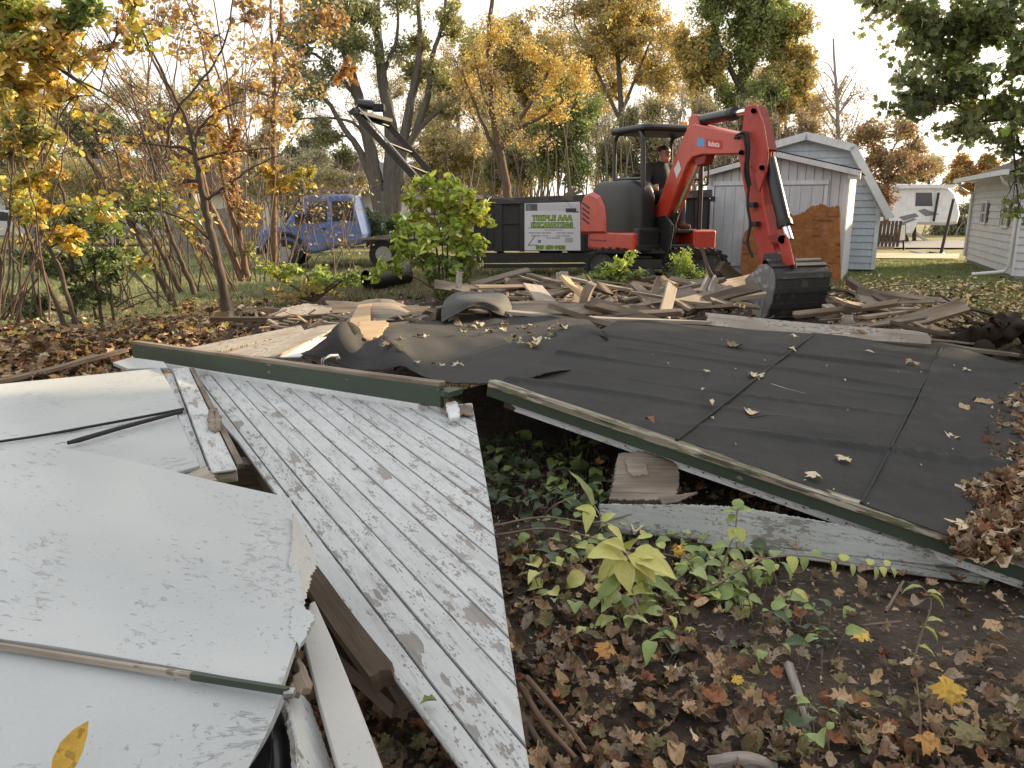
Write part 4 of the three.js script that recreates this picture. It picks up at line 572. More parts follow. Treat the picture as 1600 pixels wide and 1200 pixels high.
{ // ---- white garage on the right
  const A = V3(12.75, 0, -21.8), B = V3(10.72, 0, -16.55), U = B.clone().sub(A).normalize(), L = A.distanceTo(B), pl = new Pl(A, U, V3(0, 1, 0)), ev = 2.22, Dp = 7.5;
  const q = new Pl(B, V3(-U.z, 0, U.x).multiplyScalar(-1), V3(0, 1, 0)); if (q.N.z < 0) { q.U.negate(); q.N.negate(); q.m.makeBasis(q.U, q.V, q.N).setPosition(q.o); }
  const g = thing('white_garage', 'white garage with lap siding, two shuttered windows and a downspout, at the right edge', 'garage', pl.at(L / 2, 0, -2));
  const wall = part('long_wall', slab([[0, 0.1], [L, 0.1], [L, ev], [0, ev]], pl, 0.08, { bevel: 0 }), M.sidingGrey, g); lapSiding([[0, 0.12], [L, 0.12], [L, ev], [0, ev]], pl, 0.165, M.sidingGrey, wall);
  part('foundation', slab([[-0.02, -0.1], [L + 0.02, -0.1], [L + 0.02, 0.12], [-0.02, 0.12]], pl.up(-0.01), 0.2, { bevel: 0 }), M.asphalt, g);
  const dir = q.U.x > 0 ? 1 : -1, gable = [[0, 0.1], [dir * Dp, 0.1], [dir * Dp, ev], [dir * Dp / 2, ev + 1.5], [0, ev]];
  const gw = part('gable_wall', slab(gable, q, 0.08, { bevel: 0 }), M.sidingGrey, g); lapSiding(gable, q, 0.165, M.sidingGrey, gw);
  part('back_gable', slab(gable, q.up(-L), 0.08, { bevel: 0 }), M.sidingGrey, g);
  const far = new Pl(pl.at(0, 0, -Dp), U, V3(0, 1, 0)); part('back_wall', slab([[0, 0.1], [L, 0.1], [L, ev], [0, ev]], far, 0.08, { bevel: 0 }), M.sidingGrey, g);
  part('corner_trim', slab([[L - 0.1, 0.1], [L + 0.02, 0.1], [L + 0.02, ev], [L - 0.1, ev]], pl.up(0.04), 0.04, { bevel: 0.004 }), M.whiteTrim, g); part('corner_trim', slab([[-0.02, 0.1], [0.1, 0.1], [0.1, ev], [-0.02, ev]], pl.up(0.04), 0.04, { bevel: 0.004 }), M.whiteTrim, g);
  for (const [x0, x1, y0, y1] of [[1534, 1548, 347, 317], [1565, 1584, 352, 314]]) { const a = pl.px(x0, y0), c = pl.px(x1, y1); const w = windowOn(pl.up(0.01), a[0] + 0.18, a[1], c[0] - 0.18, c[1], g, { glass: M.glass }); for (const u of [a[0] - 0.02, c[0] - 0.10]) part('shutter', slab([[u, a[1]], [u + 0.14, a[1]], [u + 0.14, c[1]], [u, c[1]]], pl.up(0.05), 0.03, { bevel: 0.004 }), mat({ c: [0.07, 0.045, 0.045], roughness: 0.6 }), w); }
  // roof: slope rising away from the eave, soffit, gutter, downspout
  for (const s of [0, 1]) { const base = s ? pl.at(0, ev, -Dp) : pl.at(0, ev, 0), outN = s ? pl.N.clone().negate() : pl.N, o = base.clone().addScaledVector(outN, 0.42).add(V3(0, -0.12 + 0.06, 0)).addScaledVector(U, -0.35); const up = outN.clone().multiplyScalar(-Dp / 2).add(V3(0, 1.5, 0)).normalize(); let r = new Pl(o, U, up), W = Math.hypot(Dp / 2, 1.5) + 0.47; let sg = 1; if (r.N.y < 0) { r = new Pl(o, U, up.clone().negate()); sg = -1; } part('roof', slab([[0, 0], [L + 0.7, 0], [L + 0.7, sg * W], [0, sg * W]], r.up(0.08), 0.06, { bevel: 0 }), M.shingle, g); }
  part('soffit', slab([[-0.3, 0], [L + 0.3, 0], [L + 0.3, 0.42], [-0.3, 0.42]], new Pl(pl.at(0, ev - 0.02, 0), U, pl.N), 0.02, { bevel: 0 }), M.whiteTrim, g);
  part('gutter', beam(pl.at(-0.4, ev + 0.02, 0.47), pl.at(L + 0.4, ev + 0.02, 0.47), 0.10, 0.11), M.whiteTrim, g);
  const ds = [pl.at(L - 0.12, ev - 0.02, 0.45), pl.at(L - 0.12, ev - 0.16, 0.40), pl.at(L - 0.12, ev - 0.32, 0.10), pl.at(L - 0.12, ev - 0.45, 0.08), pl.at(L - 0.12, 0.30, 0.08), pl.at(L - 0.12, 0.18, 0.16), pl.at(L - 0.18, 0.10, 0.75)];
  part('downspout', new MB().tube(ds, 0.04, 0.04, 6, true).geo(), M.white, g);
  const ds2 = [pl.at(0.05, ev, 0.45), pl.at(0.05, ev - 0.18, 0.38), pl.at(0.05, ev - 0.35, 0.08), pl.at(0.05, 0.2, 0.08)]; part('downspout', new MB().tube(ds2, 0.04, 0.04, 6, true).geo(), M.white, g);
}
{ // ---- travel trailer far behind on the right
  const pl = face(AD(1440, 385, 34), -6 * deg), S = pts => pts.map(p => pl.px(...p));
  const g = thing('camper_trailer', 'white camper trailer with black window and grey swoosh stripes, parked across the street', 'camper trailer', pl.hit(1440, 390));
  part('body', slab(S([[1340, 288], [1400, 287], [1470, 288], [1484, 291], [1494, 300], [1500, 318], [1502, 336], [1498, 350], [1476, 352], [1436, 351], [1426, 368], [1340, 370]]), pl, 2.3, { bevel: 0.12 }), M.white, g);
  part('window', slab(S([[1431, 301], [1456, 301], [1457, 322], [1430, 322]]), pl.up(0.012), 0.02, { bevel: 0.005 }), M.glass, g);
  const gr = mat({ c: [0.13, 0.14, 0.15], roughness: 0.4 }); for (const s of [[[1404, 339], [1430, 333], [1436, 338], [1412, 345]], [[1434, 329], [1444, 326], [1468, 335], [1446, 338]], [[1404, 349], [1428, 341], [1432, 343], [1408, 352]]]) part('stripe', slab(S(s), pl.up(0.006), 0.01, { bevel: 0 }), gr, g);
  part('awning', beam(pl.hit(1400, 292).addScaledVector(pl.N, 0.1), pl.hit(1488, 291).addScaledVector(pl.N, 0.1), 0.14, 0.14), M.whiteTrim, g);
  for (const [a, b] of [[[1464, 301], [1456, 346]]]) part('awning_arm', tubeG([pl.hit(...a).addScaledVector(pl.N, 0.12), pl.hit(...b).addScaledVector(pl.N, 0.12)], 0.05), M.black, g);
  for (const x of [1385, 1410]) part('wheel', new THREE.CylinderGeometry(0.36, 0.36, 0.22, 20).rotateX(Math.PI / 2).applyMatrix4(new THREE.Matrix4().makeBasis(pl.U, pl.V, pl.N).setPosition(pl.hit(x, 378).addScaledVector(pl.N, -0.2))), M.rubber, g);
  part('hitch_frame', beam(pl.hit(1440, 356).addScaledVector(pl.N, -1), pl.hit(1474, 380).addScaledVector(pl.N, -1), 0.1, 0.1), M.whiteTrim, g); part('jack', beam(pl.hit(1446, 352).addScaledVector(pl.N, -0.8), pl.hit(1446, 384).addScaledVector(pl.N, -0.8), 0.12, 0.12), M.black, g);
}
{ // leaning dark pole with foot, sign on a post, picket panel
  const a = AG(1470, 397), d = -a.z; const g = thing('leaning_pole', 'thin black pole leaning right on a white foot beside the drive', 'pole', a); part('pole', tubeG([a, AD(1490, 311, d)], 0.05, 0.045), M.black, g); part('foot', tubeG([AG(1424, 393), AG(1448, 397), AG(1474, 396)], 0.05, 0.05), M.whiteTrim, g); part('brace', tubeG([a, AD(1452, 394, d)], 0.03), M.black, g);
  const s = AG(1412, 391), ds = -s.z, sp = face(AD(1409, 370, ds), 0), sg = thing('yard_sign', 'white sign board on a thin black post beside the barn shed', 'sign', s); part('post', tubeG([s, AD(1411, 352, ds)], 0.035), M.black, sg); part('board', slabPx([[1403, 353], [1415, 351], [1414, 375], [1402, 376]], sp.up(0.05), 0.03), M.white, sg); part('border', slabPx([[1401, 352], [1416, 350], [1415, 377], [1400, 378]], sp.up(0.035), 0.03), M.black, sg);
  const fp = face(AD(1388, 388, 23.5), 0), fg = thing('picket_panel', 'dark picket panel with white gaps leaning beside the barn shed', 'fence', AG(1385, 391)); for (let i = 0; i < 6; i++) { const x = 1370 + i * 6.0; part('picket', slabPx([[x, 386], [x + 4, 386], [x + 10, 345], [x + 6, 345]], fp, 0.03), M.woodDark, fg); } part('rail', beam(fp.hit(1366, 387), fp.hit(1396, 387), 0.1, 0.08), M.pale, fg); part('rail', beam(fp.hit(1376, 352).addScaledVector(fp.N, -0.05), fp.hit(1404, 350).addScaledVector(fp.N, -0.05), 0.05, 0.06), M.whiteTrim, fg);
}
{ // ---- black dump trailer with banner
  const pl = face(AD(900, 410, 16.2), 4 * deg), S = pts => pts.map(p => pl.px(...p));
  const g = thing('dump_trailer', 'black high sided dump trailer with a banner, parked behind the lumber heap', 'trailer', pl.hit(900, 420));
  part('side', slab(S([[742, 314], [1108, 300], [1108, 394], [742, 392]]), pl, 0.06, { bevel: 0.005 }), M.trailer, g);
  part('far_side', slab(S([[742, 314], [1108, 300], [1108, 394], [742, 392]]), pl.up(-2.0), 0.06, { bevel: 0.005 }), M.trailer, g);
  part('top_rail', slab(S([[738, 311], [1112, 296], [1112, 309], [738, 321]]), pl.up(0.09), 0.16, { bevel: 0.012 }), M.rust, g);
  for (const [x, w] of [[757, 3], [779, 6], [816, 4], [905, 8], [985, 6], [1060, 6], [1094, 9]]) part('rib', slab(S([[x - w, 314], [x + w, 313], [x + w, 393], [x - w, 393]]), pl.up(0.07), 0.07, { bevel: 0.008 }), M.trailer, g);
  part('mid_rib', slab(S([[742, 347], [820, 345], [820, 350], [742, 352]]), pl.up(0.04), 0.04, { bevel: 0.008 }), M.trailer, g);
  part('lower_frame', slab(S([[744, 395], [1108, 394], [1108, 409], [744, 411]]), pl.up(0.02), 0.10, { bevel: 0.01 }), M.trailer, g); part('lower_frame', slab(S([[752, 413], [1104, 411], [1104, 417], [752, 419]]), pl.up(0.0), 0.10, { bevel: 0.008 }), M.trailer, g);
  for (const x of [872, 900]) part('end_wall', slab([[0, 0], [2, 0], [2, 1.05], [0, 1.05]], new Pl(pl.hit(x === 872 ? 744 : 1106, 393).add(V3(0, 0, 0)), pl.N.clone().negate(), pl.V), 0.05, { bevel: 0 }), M.trailer, g);
  part('floor', slab([[pl.px(742, 394)[0], 0], [pl.px(1108, 394)[0], 0], [pl.px(1108, 394)[0], 2], [pl.px(742, 394)[0], 2]], new Pl(pl.at(0, pl.px(900, 392)[1], -2.02), pl.U, pl.N), 0.05, { bevel: 0 }), M.trailer, g);
  for (const x of [860, 905, 1000]) { const w = part('wheel', new THREE.CylinderGeometry(0.36, 0.36, 0.24, 20).rotateX(Math.PI / 2).applyMatrix4(new THREE.Matrix4().makeBasis(pl.U, pl.V, pl.N).setPosition(pl.at(pl.px(x, 410)[0], hgt(3, -16) + 0.36, -0.3))), M.rubber, g); }
  // load of lumber ends showing over the top
  for (const [x0, y0, x1, y1] of [[884, 304, 902, 292], [888, 306, 912, 297]]) part('load_board', beam(pl.hit(x0, y0).addScaledVector(pl.N, -0.6), pl.hit(x1, y1).addScaledVector(pl.N, -0.5), 0.1, 0.05), M.wood, g);
  const bt = canvasTex(512, 448, (c, w, h) => {
    c.fillStyle = '#c9c8cc'; c.fillRect(0, 0, w, h); c.fillStyle = '#b9b8c0'; c.fillRect(0, 30, w, 60);
    c.fillStyle = '#55595c'; c.fillRect(12, 26, 104, 62); c.fillStyle = '#6d7478'; c.fillRect(24, 36, 26, 46); c.fillStyle = '#4a5052'; c.fillRect(60, 34, 46, 40);
    c.fillStyle = '#37383a'; c.fillRect(372, 66, 96, 36); c.strokeStyle = '#8d9095'; c.lineWidth = 6; c.beginPath(); c.moveTo(380, 8); c.lineTo(428, 66); c.stroke(); c.fillRect(430, 92, 60, 12);
    c.textAlign = 'center'; c.lineJoin = 'round';
    const big = (t, x, y, s, wd) => { c.font = `bold ${s}px sans-serif`; c.lineWidth = 9; c.strokeStyle = '#26301a'; c.strokeText(t, x, y, wd); c.fillStyle = '#8fb33a'; c.fillText(t, x, y, wd); };
    big('TRIPLE AAA', 250, 176, 66, 400); big('EXCAVATING', 250, 238, 62, 440);
    c.fillStyle = '#3a4a20'; c.fillRect(30, 240, 430, 6);
    c.fillStyle = '#3b3f46'; c.font = 'bold 15px sans-serif'; c.fillText('FREE ESTIMATES  24 HR', 262, 266, 210); c.font = 'bold 17px sans-serif'; c.fillText('DEMOLITION  SITE WORK', 140, 294, 210); c.fillText('TRUCKING  GRAVEL', 370, 294, 170); c.fillText('DRIVEWAYS  SEPTIC', 140, 320, 190); c.fillText('LAND CLEARING', 350, 320, 160); c.fillText('FULLY INSURED', 260, 340, 190);
    c.strokeStyle = '#3c3f42'; c.lineWidth = 7; c.beginPath(); c.moveTo(96, 316); c.lineTo(34, 400); c.lineTo(116, 398); c.stroke(); c.fillStyle = '#6a7078'; c.fillRect(122, 352, 30, 26); c.fillStyle = '#9aa0a4'; c.fillRect(370, 330, 70, 44);
    big('507 450 0193', 240, 436, 44, 300);
  });
  const bu = S([[820, 317], [906, 314], [907, 391], [820, 391]]); const bg = slab(bu, pl.up(0.084), 0.008, { bevel: 0 }); const us = bu.map(p => p[0]), vs = bu.map(p => p[1]), u0 = Math.min(...us), u1 = Math.max(...us), v0 = Math.min(...vs), v1 = Math.max(...vs);
  { const P = bg.attributes.position, uv = bg.attributes.uv; for (let i = 0; i < P.count; i++) { const l = pl.loc(V3(P.getX(i), P.getY(i), P.getZ(i))); uv.setXY(i, (l[0] - u0) / (u1 - u0), (l[1] - v0) / (v1 - v0)); } }
  part('banner', bg, mat({ map: bt, roughness: 0.55 }), g, 'pale printed vinyl banner with green lettering');
}
{ // ---- raised black steel ramp frame with a winch at its top
  const d = 17.0, g = thing('ramp_frame', 'raised black steel ramp frame with rungs and a winch on top, behind the green bush', 'ramp', AD(760, 415, d));
  const a0 = AD(549, 171, d), a1 = AD(735, 372, d), b0 = AD(602, 190, d + 0.9), b1 = AD(786, 398, d + 0.9);
  part('rail', beam(a0, a1, 0.09, 0.13), M.blackGloss, g); part('rail', beam(b0, b1, 0.09, 0.13), M.blackGloss, g);
  for (const t of [0.04, 0.23, 0.40, 0.58, 0.75, 0.92]) part('rung', tubeG([a0.clone().lerp(a1, t), b0.clone().lerp(b1, t)], 0.035), M.black, g);
  const pm = a0.clone().lerp(b0, 0.5); part('platform', beam(AD(552, 175, d - 0.05), AD(606, 189, d + 0.7), 0.30, 0.07), M.black, g);
  part('winch', new THREE.CylinderGeometry(0.10, 0.10, 0.34, 14).rotateZ(1.45).translate(0, 0.2, 0).applyMatrix4(new THREE.Matrix4().setPosition(pm.clone().add(V3(-0.05, 0.02, 0)))), M.blackGloss, g); part('winch_motor', box(0.26, 0.16, 0.18, 0.03).translate(pm.x + 0.22, pm.y + 0.16, pm.z), M.rubber, g); part('winch_guard', tubeG([V3(pm.x - 0.35, pm.y + 0.1, pm.z), V3(pm.x - 0.12, pm.y + 0.32, pm.z), V3(pm.x + 0.1, pm.y + 0.30, pm.z)], 0.02), M.steel, g);
  part('side_rod', tubeG([AD(560, 168, d - 0.1), AD(700, 330, d - 0.1)], 0.018), M.steel, g);
}
{ // ---- blue pickup truck
  const pl = face(AD(500, 395, 19.5), -4 * deg), S = pts => pts.map(p => pl.px(...p)), Wd = 1.75;
  const g = thing('pickup_truck', 'blue pickup truck with flat wooden bed half hidden behind stems and bush', 'pickup truck', pl.hit(500, 408));
  const hole = S([[519, 314], [548, 314], [555, 345], [519, 346]]), hole2 = S([[484, 315], [511, 314], [511, 347], [476, 349]]);
  part('cab', slab(S([[403, 366], [410, 357], [444, 352], [470, 308], [480, 304], [544, 303], [553, 308], [562, 340], [569, 366], [566, 382], [524, 388], [494, 396], [404, 393]]), pl, Wd, { bevel: 0.05 }), M.blue, g);
  part('rear_window', slab(hole, pl.up(0.006), 0.012, { bevel: 0 }), M.glass, g); part('side_window', slab(hole2, pl.up(0.006), 0.012, { bevel: 0 }), M.glass, g);
  part('windshield', slab([[0.0, 0.08], [Wd - 0.1, 0.08], [Wd - 0.1, 0.82], [0, 0.82]], new Pl(pl.hit(441, 353).addScaledVector(pl.N, -0.05).addScaledVector(pl.U, -0.03), pl.N.clone().negate(), pl.hit(470, 309).sub(pl.hit(441, 353))), 0.01, { bevel: 0 }), M.glass, g);
  const door = part('door', slab(S([[476, 352], [513, 350], [513, 386], [495, 392], [482, 391]]), pl.up(0.012), 0.02, { bevel: 0.008 }), M.blue, g); part('handle', beam(pl.hit(500, 357).addScaledVector(pl.N, 0.03), pl.hit(509, 357).addScaledVector(pl.N, 0.03), 0.03, 0.03), M.black, door);
  const arch = (c, r, nm) => { const q = []; for (let i = 0; i <= 12; i++) { const a = Math.PI * (0.05 + 0.9 * i / 12); q.push(pl.at(pl.px(...c)[0] + Math.cos(a) * r, pl.px(...c)[1] + Math.sin(a) * r * 1.05, 0.05)); } part(nm, tubeG(q, 0.05), M.rubber, g); };
  arch([446, 400], 0.52, 'wheel_arch');
  for (const [x, n] of [[446, 1], [600, 1]]) for (const z of [0.0, -1.5]) { const w = part('wheel', new THREE.CylinderGeometry(0.36, 0.36, 0.25, 22).rotateX(Math.PI / 2).applyMatrix4(new THREE.Matrix4().makeBasis(pl.U, pl.V, pl.N).setPosition(pl.at(pl.px(x, 400)[0], 0.12 + hgt(pl.hit(x, 400).x, -19.5) + 0.0, z).setY(0.38))), M.rubber, g); part('rim', new THREE.CylinderGeometry(0.20, 0.22, 0.27, 16).rotateX(Math.PI / 2).applyMatrix4(new THREE.Matrix4().makeBasis(pl.U, pl.V, pl.N).setPosition(pl.at(pl.px(x, 400)[0], 0, z).setY(0.38))), M.steel, w); }
  part('mirror', box(0.12, 0.28, 0.2, 0.03).applyMatrix4(new THREE.Matrix4().setPosition(pl.hit(468, 343).addScaledVector(pl.N, 0.2))), M.black, g);
  part('bed', slab(S([[572, 374], [700, 372], [700, 384], [572, 386]]), pl, Wd, { bevel: 0.01 }), M.trailer, g); part('bed_board', beam(pl.hit(505, 382).addScaledVector(pl.N, 0.25), pl.hit(612, 367).addScaledVector(pl.N, 0.3), 0.25, 0.05), M.wood, g);
  part('headlight', box(0.05, 0.14, 0.22, 0.02).applyMatrix4(new THREE.Matrix4().setPosition(pl.hit(404, 372).addScaledVector(pl.N, -0.2))), M.white, g); part('bumper', box(0.14, 0.18, Wd, 0.03).applyMatrix4(new THREE.Matrix4().setPosition(pl.hit(401, 392).addScaledVector(pl.N, -Wd / 2))), M.steel, g);
}
function parkedCar(label, px, py, d, a, m) { // sedan seen from the side
  const pl = face(AD(px, py, d), a), g = thing('parked_car', label, 'car', pl.o.clone().setY(0), 'cars parked beyond the lawn'); pl.o.y = 0; pl.m.setPosition(pl.o);
  part('body', slab([[-2.2, 0.28], [2.2, 0.28], [2.25, 0.7], [2.0, 0.86], [1.2, 0.92], [0.6, 1.36], [-0.7, 1.40], [-1.5, 0.98], [-2.2, 0.9], [-2.28, 0.6]], pl, 1.7, { bevel: 0.08 }), m, g);
  part('window', slab([[0.0, 0.94], [0.95, 0.94], [0.52, 1.30], [0.0, 1.33]], pl.up(0.01), 0.02, { bevel: 0 }), M.glass, g); part('window', slab([[-1.25, 0.98], [-0.08, 0.95], [-0.08, 1.34], [-0.68, 1.34]], pl.up(0.01), 0.02, { bevel: 0 }), M.glass, g);
  for (const u of [-1.4, 1.4]) { const w = part('wheel', new THREE.CylinderGeometry(0.32, 0.32, 0.22, 18).rotateX(Math.PI / 2).applyMatrix4(new THREE.Matrix4().makeBasis(pl.U, pl.V, pl.N).setPosition(pl.at(u, 0.32, -0.1))), M.rubber, g); part('rim', new THREE.CylinderGeometry(0.2, 0.2, 0.24, 12).rotateX(Math.PI / 2).applyMatrix4(new THREE.Matrix4().makeBasis(pl.U, pl.V, pl.N).setPosition(pl.at(u, 0.32, -0.09))), M.steel, w); }
}
parkedCar('dark grey parked car half hidden by the stems at far left', 120, 350, 31, 0.1, mat({ c: [0.09, 0.095, 0.105], roughness: 0.3 }));
parkedCar('silver parked car behind the yellow leaves at the left edge', 18, 352, 33, 0.2, mat({ c: [0.42, 0.43, 0.44], roughness: 0.35, metalness: 0.3 }));
parkedCar('pale blue parked car just right of the pickup cab', 592, 348, 30, 0.0, mat({ c: [0.30, 0.36, 0.42], roughness: 0.35 }));
{ // ---- grey board fence at the end of the lawn
  const pl = face(AD(330, 362, 25), 3 * deg), g = thing('board_fence', 'weathered grey board fence at the back of the left lawn', 'fence', pl.hit(335, 365)); pl.o.y = 0; pl.m.setPosition(pl.o);
  const u0 = pl.px(262, 350)[0], u1 = pl.px(412, 350)[0], n = 26; for (let i = 0; i < n; i++) { const a = lerp(u0, u1, i / n), b = lerp(u0, u1, (i + 1) / n) - 0.012, h = 1.48 + rr(-0.03, 0.03); part('fence_board', slab([[a, 0.05], [b, 0.05], [b, h], [a, h]], pl, 0.02, { du: rr(0, 3), dv: rr(0, 3) }).applyMatrix4(new THREE.Matrix4()), M.fence, g); }
  for (const v of [0.35, 1.2]) part('rail', beam(pl.at(u0, v, -0.05), pl.at(u1, v, -0.05), 0.05, 0.09), M.fence, g);
}
function farHouse(label, px, py, d, w, h, a, wallM, roofM, win) {
  const pl = face(AD(px, py, d), a), g = thing('far_house', label, 'house', pl.o.clone().setY(0)); pl.o.y = 0; pl.m.setPosition(pl.o); const D = 7;
  part('wall', slab([[-w / 2, 0], [w / 2, 0], [w / 2, h], [-w / 2, h]], pl, 0.15, { bevel: 0 }), wallM, g); const q = new Pl(pl.at(w / 2, 0, 0), pl.N.clone().negate(), pl.V); part('gable_wall', slab([[0, 0], [D, 0], [D, h], [D / 2, h + 1.7], [0, h]], q, 0.15, { bevel: 0 }), wallM, g);
  const up = V3(0, 1.7, 0).addScaledVector(pl.N, -D / 2), W = up.length() + 0.5; const o = pl.at(-w / 2 - 0.4, h - 0.2, 0.42); const r = new Pl(o, pl.U, up); part('roof', slab([[0, 0], [w + 0.8, 0], [w + 0.8, W], [0, W]], r.up(0.1), 0.12, { bevel: 0 }), roofM, g);
  for (const u of win) windowOn(pl, u - 0.5, 1.0, u + 0.5, 2.1, g);
}
farHouse('low pale house with grey roof seen between the left stems', 120, 345, 44, 11, 2.5, 0.05, M.sidingGrey, mat({ c: [0.16, 0.14, 0.13], roughness: 0.9 }), [-3.5, 0, 3]);
farHouse('cream house with brown roof behind the pickup cab', 440, 340, 46, 9, 2.5, -0.05, mat({ c: [0.6, 0.55, 0.46], roughness: 0.8 }), mat({ c: [0.15, 0.10, 0.075], roughness: 0.9 }), [-2.6, 0.5, 3]);
farHouse('white house far behind the big forked tree', 690, 340, 48, 10, 2.5, 0.0, M.white, mat({ c: [0.17, 0.15, 0.14], roughness: 0.9 }), [-3.4, 0, 3.2]);
// ------------------------------------------------------------------ mini excavator
const EO = V3(2.38, 0.36, -13.0), EA = 25 * deg, EH = V3(Math.sin(EA), 0, Math.cos(EA)), EX = V3(Math.cos(EA), 0, -Math.sin(EA)), UP = V3(0, 1, 0);
const EM = basis(EO, EX, UP, EH), EW = (x, y, z) => V3(x, y, z).applyMatrix4(EM);
const ex = thing('mini_excavator', 'red and black mini excavator with raised boom and canopy, digging over the lumber heap', 'excavator', EO);
const ep = (n, g, m, p = ex, l) => part(n, g, m, p, l);
const eb = (n, w, h, d, x, y, z, m, r = 0.02, p = ex) => ep(n, box(w, h, d, r).translate(x, y, z).applyMatrix4(EM), m, p);
const sideX = x => new Pl(EW(x, 0, 0), EH, UP), frontZ = z => new Pl(EW(0, 0, z), EX, UP);
{ // tracks, turned square to the picture
  const a = 8 * deg, tx = V3(Math.cos(a), 0, Math.sin(a)), tz = V3(-Math.sin(a), 0, Math.cos(a)), TM = basis(EO, tx, UP, tz);
  for (const s of [1, -1]) {
    const L = 0.86, r = 0.25, sh = new THREE.Shape(); sh.absarc(L, r, r, -Math.PI / 2, Math.PI / 2); sh.absarc(-L, r, r, Math.PI / 2, Math.PI * 1.5); const inn = new THREE.Path(); inn.absarc(L, r, r - 0.05, -Math.PI / 2, Math.PI / 2); inn.absarc(-L, r, r - 0.05, Math.PI / 2, Math.PI * 1.5); sh.holes.push(inn);
    const g = new THREE.ExtrudeGeometry(sh, { depth: 0.34, bevelEnabled: false, curveSegments: 12 }).translate(0, 0.02, s * 0.62 - 0.17), mb = new MB().add(g);
    const n = 44, per = 4 * L + 2 * Math.PI * r; for (let i = 0; i < n; i++) { let q = i / n * per, x, y, t; if (q < 2 * L) { x = -L + q; y = 0; t = 0; } else if (q < 2 * L + Math.PI * r) { t = (q - 2 * L) / r; x = L + Math.sin(t) * r; y = r - Math.cos(t) * r; } else if (q < 4 * L + Math.PI * r) { x = L - (q - 2 * L - Math.PI * r); y = 2 * r; t = Math.PI; } else { t = Math.PI + (q - 4 * L - Math.PI * r) / r; x = -L + Math.sin(t) * r; y = r - Math.cos(t) * r; } mb.add(new THREE.BoxGeometry(0.045, 0.035, 0.34), new THREE.Matrix4().makeRotationZ(t).setPosition(x + Math.sin(t) * 0.012, y + 0.02 - Math.cos(t) * 0.012, s * 0.62)); }
    const tr = ep('track', mb.geo().applyMatrix4(TM), M.rubber);
    for (const [x, rad] of [[-L, 0.19], [L, 0.19], [-0.45, 0.09], [-0.1, 0.09], [0.25, 0.09], [0.55, 0.09]]) ep('wheel', new THREE.CylinderGeometry(rad, rad, 0.22, 18).rotateX(Math.PI / 2).translate(x, rad > 0.1 ? r + 0.02 : 0.15, s * 0.62).applyMatrix4(TM), M.rust, tr);
    ep('track_frame', box(1.5, 0.16, 0.2, 0.02).translate(0, 0.30, s * 0.62).applyMatrix4(TM), M.black);
  }
  ep('undercarriage', box(0.9, 0.2, 1.1, 0.04).translate(0, 0.34, 0).applyMatrix4(TM), M.black);
}
ep('turntable', new THREE.CylinderGeometry(0.46, 0.5, 0.14, 32).translate(0, 0.46, 0).applyMatrix4(EM), M.black);
// revolving frame: skirt with rounded tail
const planShape = (w, zb, zf, r) => { const s = new THREE.Shape(); s.moveTo(-w, -zf); s.lineTo(-w, -(zb + r)); s.bezierCurveTo(-w, -(zb + r * 0.3), -(w - r * 0.55), -zb, -(w - r * 1.3), -zb); s.lineTo(w - r * 1.3, -zb); s.bezierCurveTo(w - r * 0.55, -zb, w, -(zb + r * 0.3), w, -(zb + r)); s.lineTo(w, -zf); s.closePath(); return s; };
const upExt = (s, h, y, b = 0.03) => { const g = new THREE.ExtrudeGeometry(s, { depth: h - 2 * b, bevelEnabled: true, bevelThickness: b, bevelSize: b, bevelOffset: -b, bevelSegments: 3, curveSegments: 10 }); g.rotateX(-Math.PI / 2).translate(0, y + b, 0); return metricUV(g); };
ep('deck', upExt(planShape(0.74, -0.95, 0.62, 0.30), 0.1, 0.50, 0.02).applyMatrix4(EM), M.black);
ep('tail_skirt', upExt(planShape(0.80, -1.12, 0.18, 0.42), 0.33, 0.47, 0.05).applyMatrix4(EM), M.red);
{ // engine hood: dark dome with a red rear part
  const dome = (w, zb, zf, y0, y1, n = 24) => { const pos = [], idx = [], m = 14; for (let j = 0; j <= m; j++) for (let i = 0; i <= n * 2; i++) { const t = i / (2 * n) * Math.PI * 2, f = j / m, e = Math.pow(1 - Math.pow(f, 2.6), 1 / 2.2), c = Math.cos(t), s = Math.sin(t), pw = q => Math.sign(q) * Math.pow(Math.abs(q), 0.62); pos.push(pw(c) * w * (0.25 + 0.75 * e) * (j === m ? 0 : 1), lerp(y0, y1, Math.sin(f * Math.PI / 2)), lerp(zb, zf, 0.5) + pw(s) * (zf - zb) / 2 * (0.2 + 0.8 * e) * (j === m ? 0 : 1)); } const W = 2 * n + 1; for (let j = 0; j < m; j++) for (let i = 0; i < 2 * n; i++) { const a = j * W + i; idx.push(a, a + W, a + 1, a + 1, a + W, a + W + 1); } const g = new THREE.BufferGeometry(); g.setAttribute('position', new THREE.Float32BufferAttribute(pos, 3)); g.setIndex(idx); g.computeVertexNormals(); return metricUV(g); };
  const hood = ep('engine_hood', dome(0.78, -1.10, -0.30, 0.79, 1.58).applyMatrix4(EM), M.hood);
  ep('side_hood', dome(0.29, -1.02, 0.52, 0.79, 1.60).translate(-0.52, 0, 0).applyMatrix4(EM), M.hood);
  ep('rear_cowl', slabPx([[905, 366], [905, 318], [911, 304], [922, 300], [934, 306], [943, 322], [946, 342], [946, 366]], sideX(-0.84), 0.16, { bevel: 0.05 }), M.red);
  const q = sideX(-0.80); for (let k = 0; k < 4; k++) { const y = 0.95 + k * 0.085; ep('vent', box(0.016, 0.028, 0.26, 0.004).rotateX(0.35).translate(-0.842, y, -0.86).applyMatrix4(EM), M.black, hood); }
}
eb('side_skirt', 0.14, 0.31, 0.50, -0.735, 0.635, 0.30, M.red, 0.04);
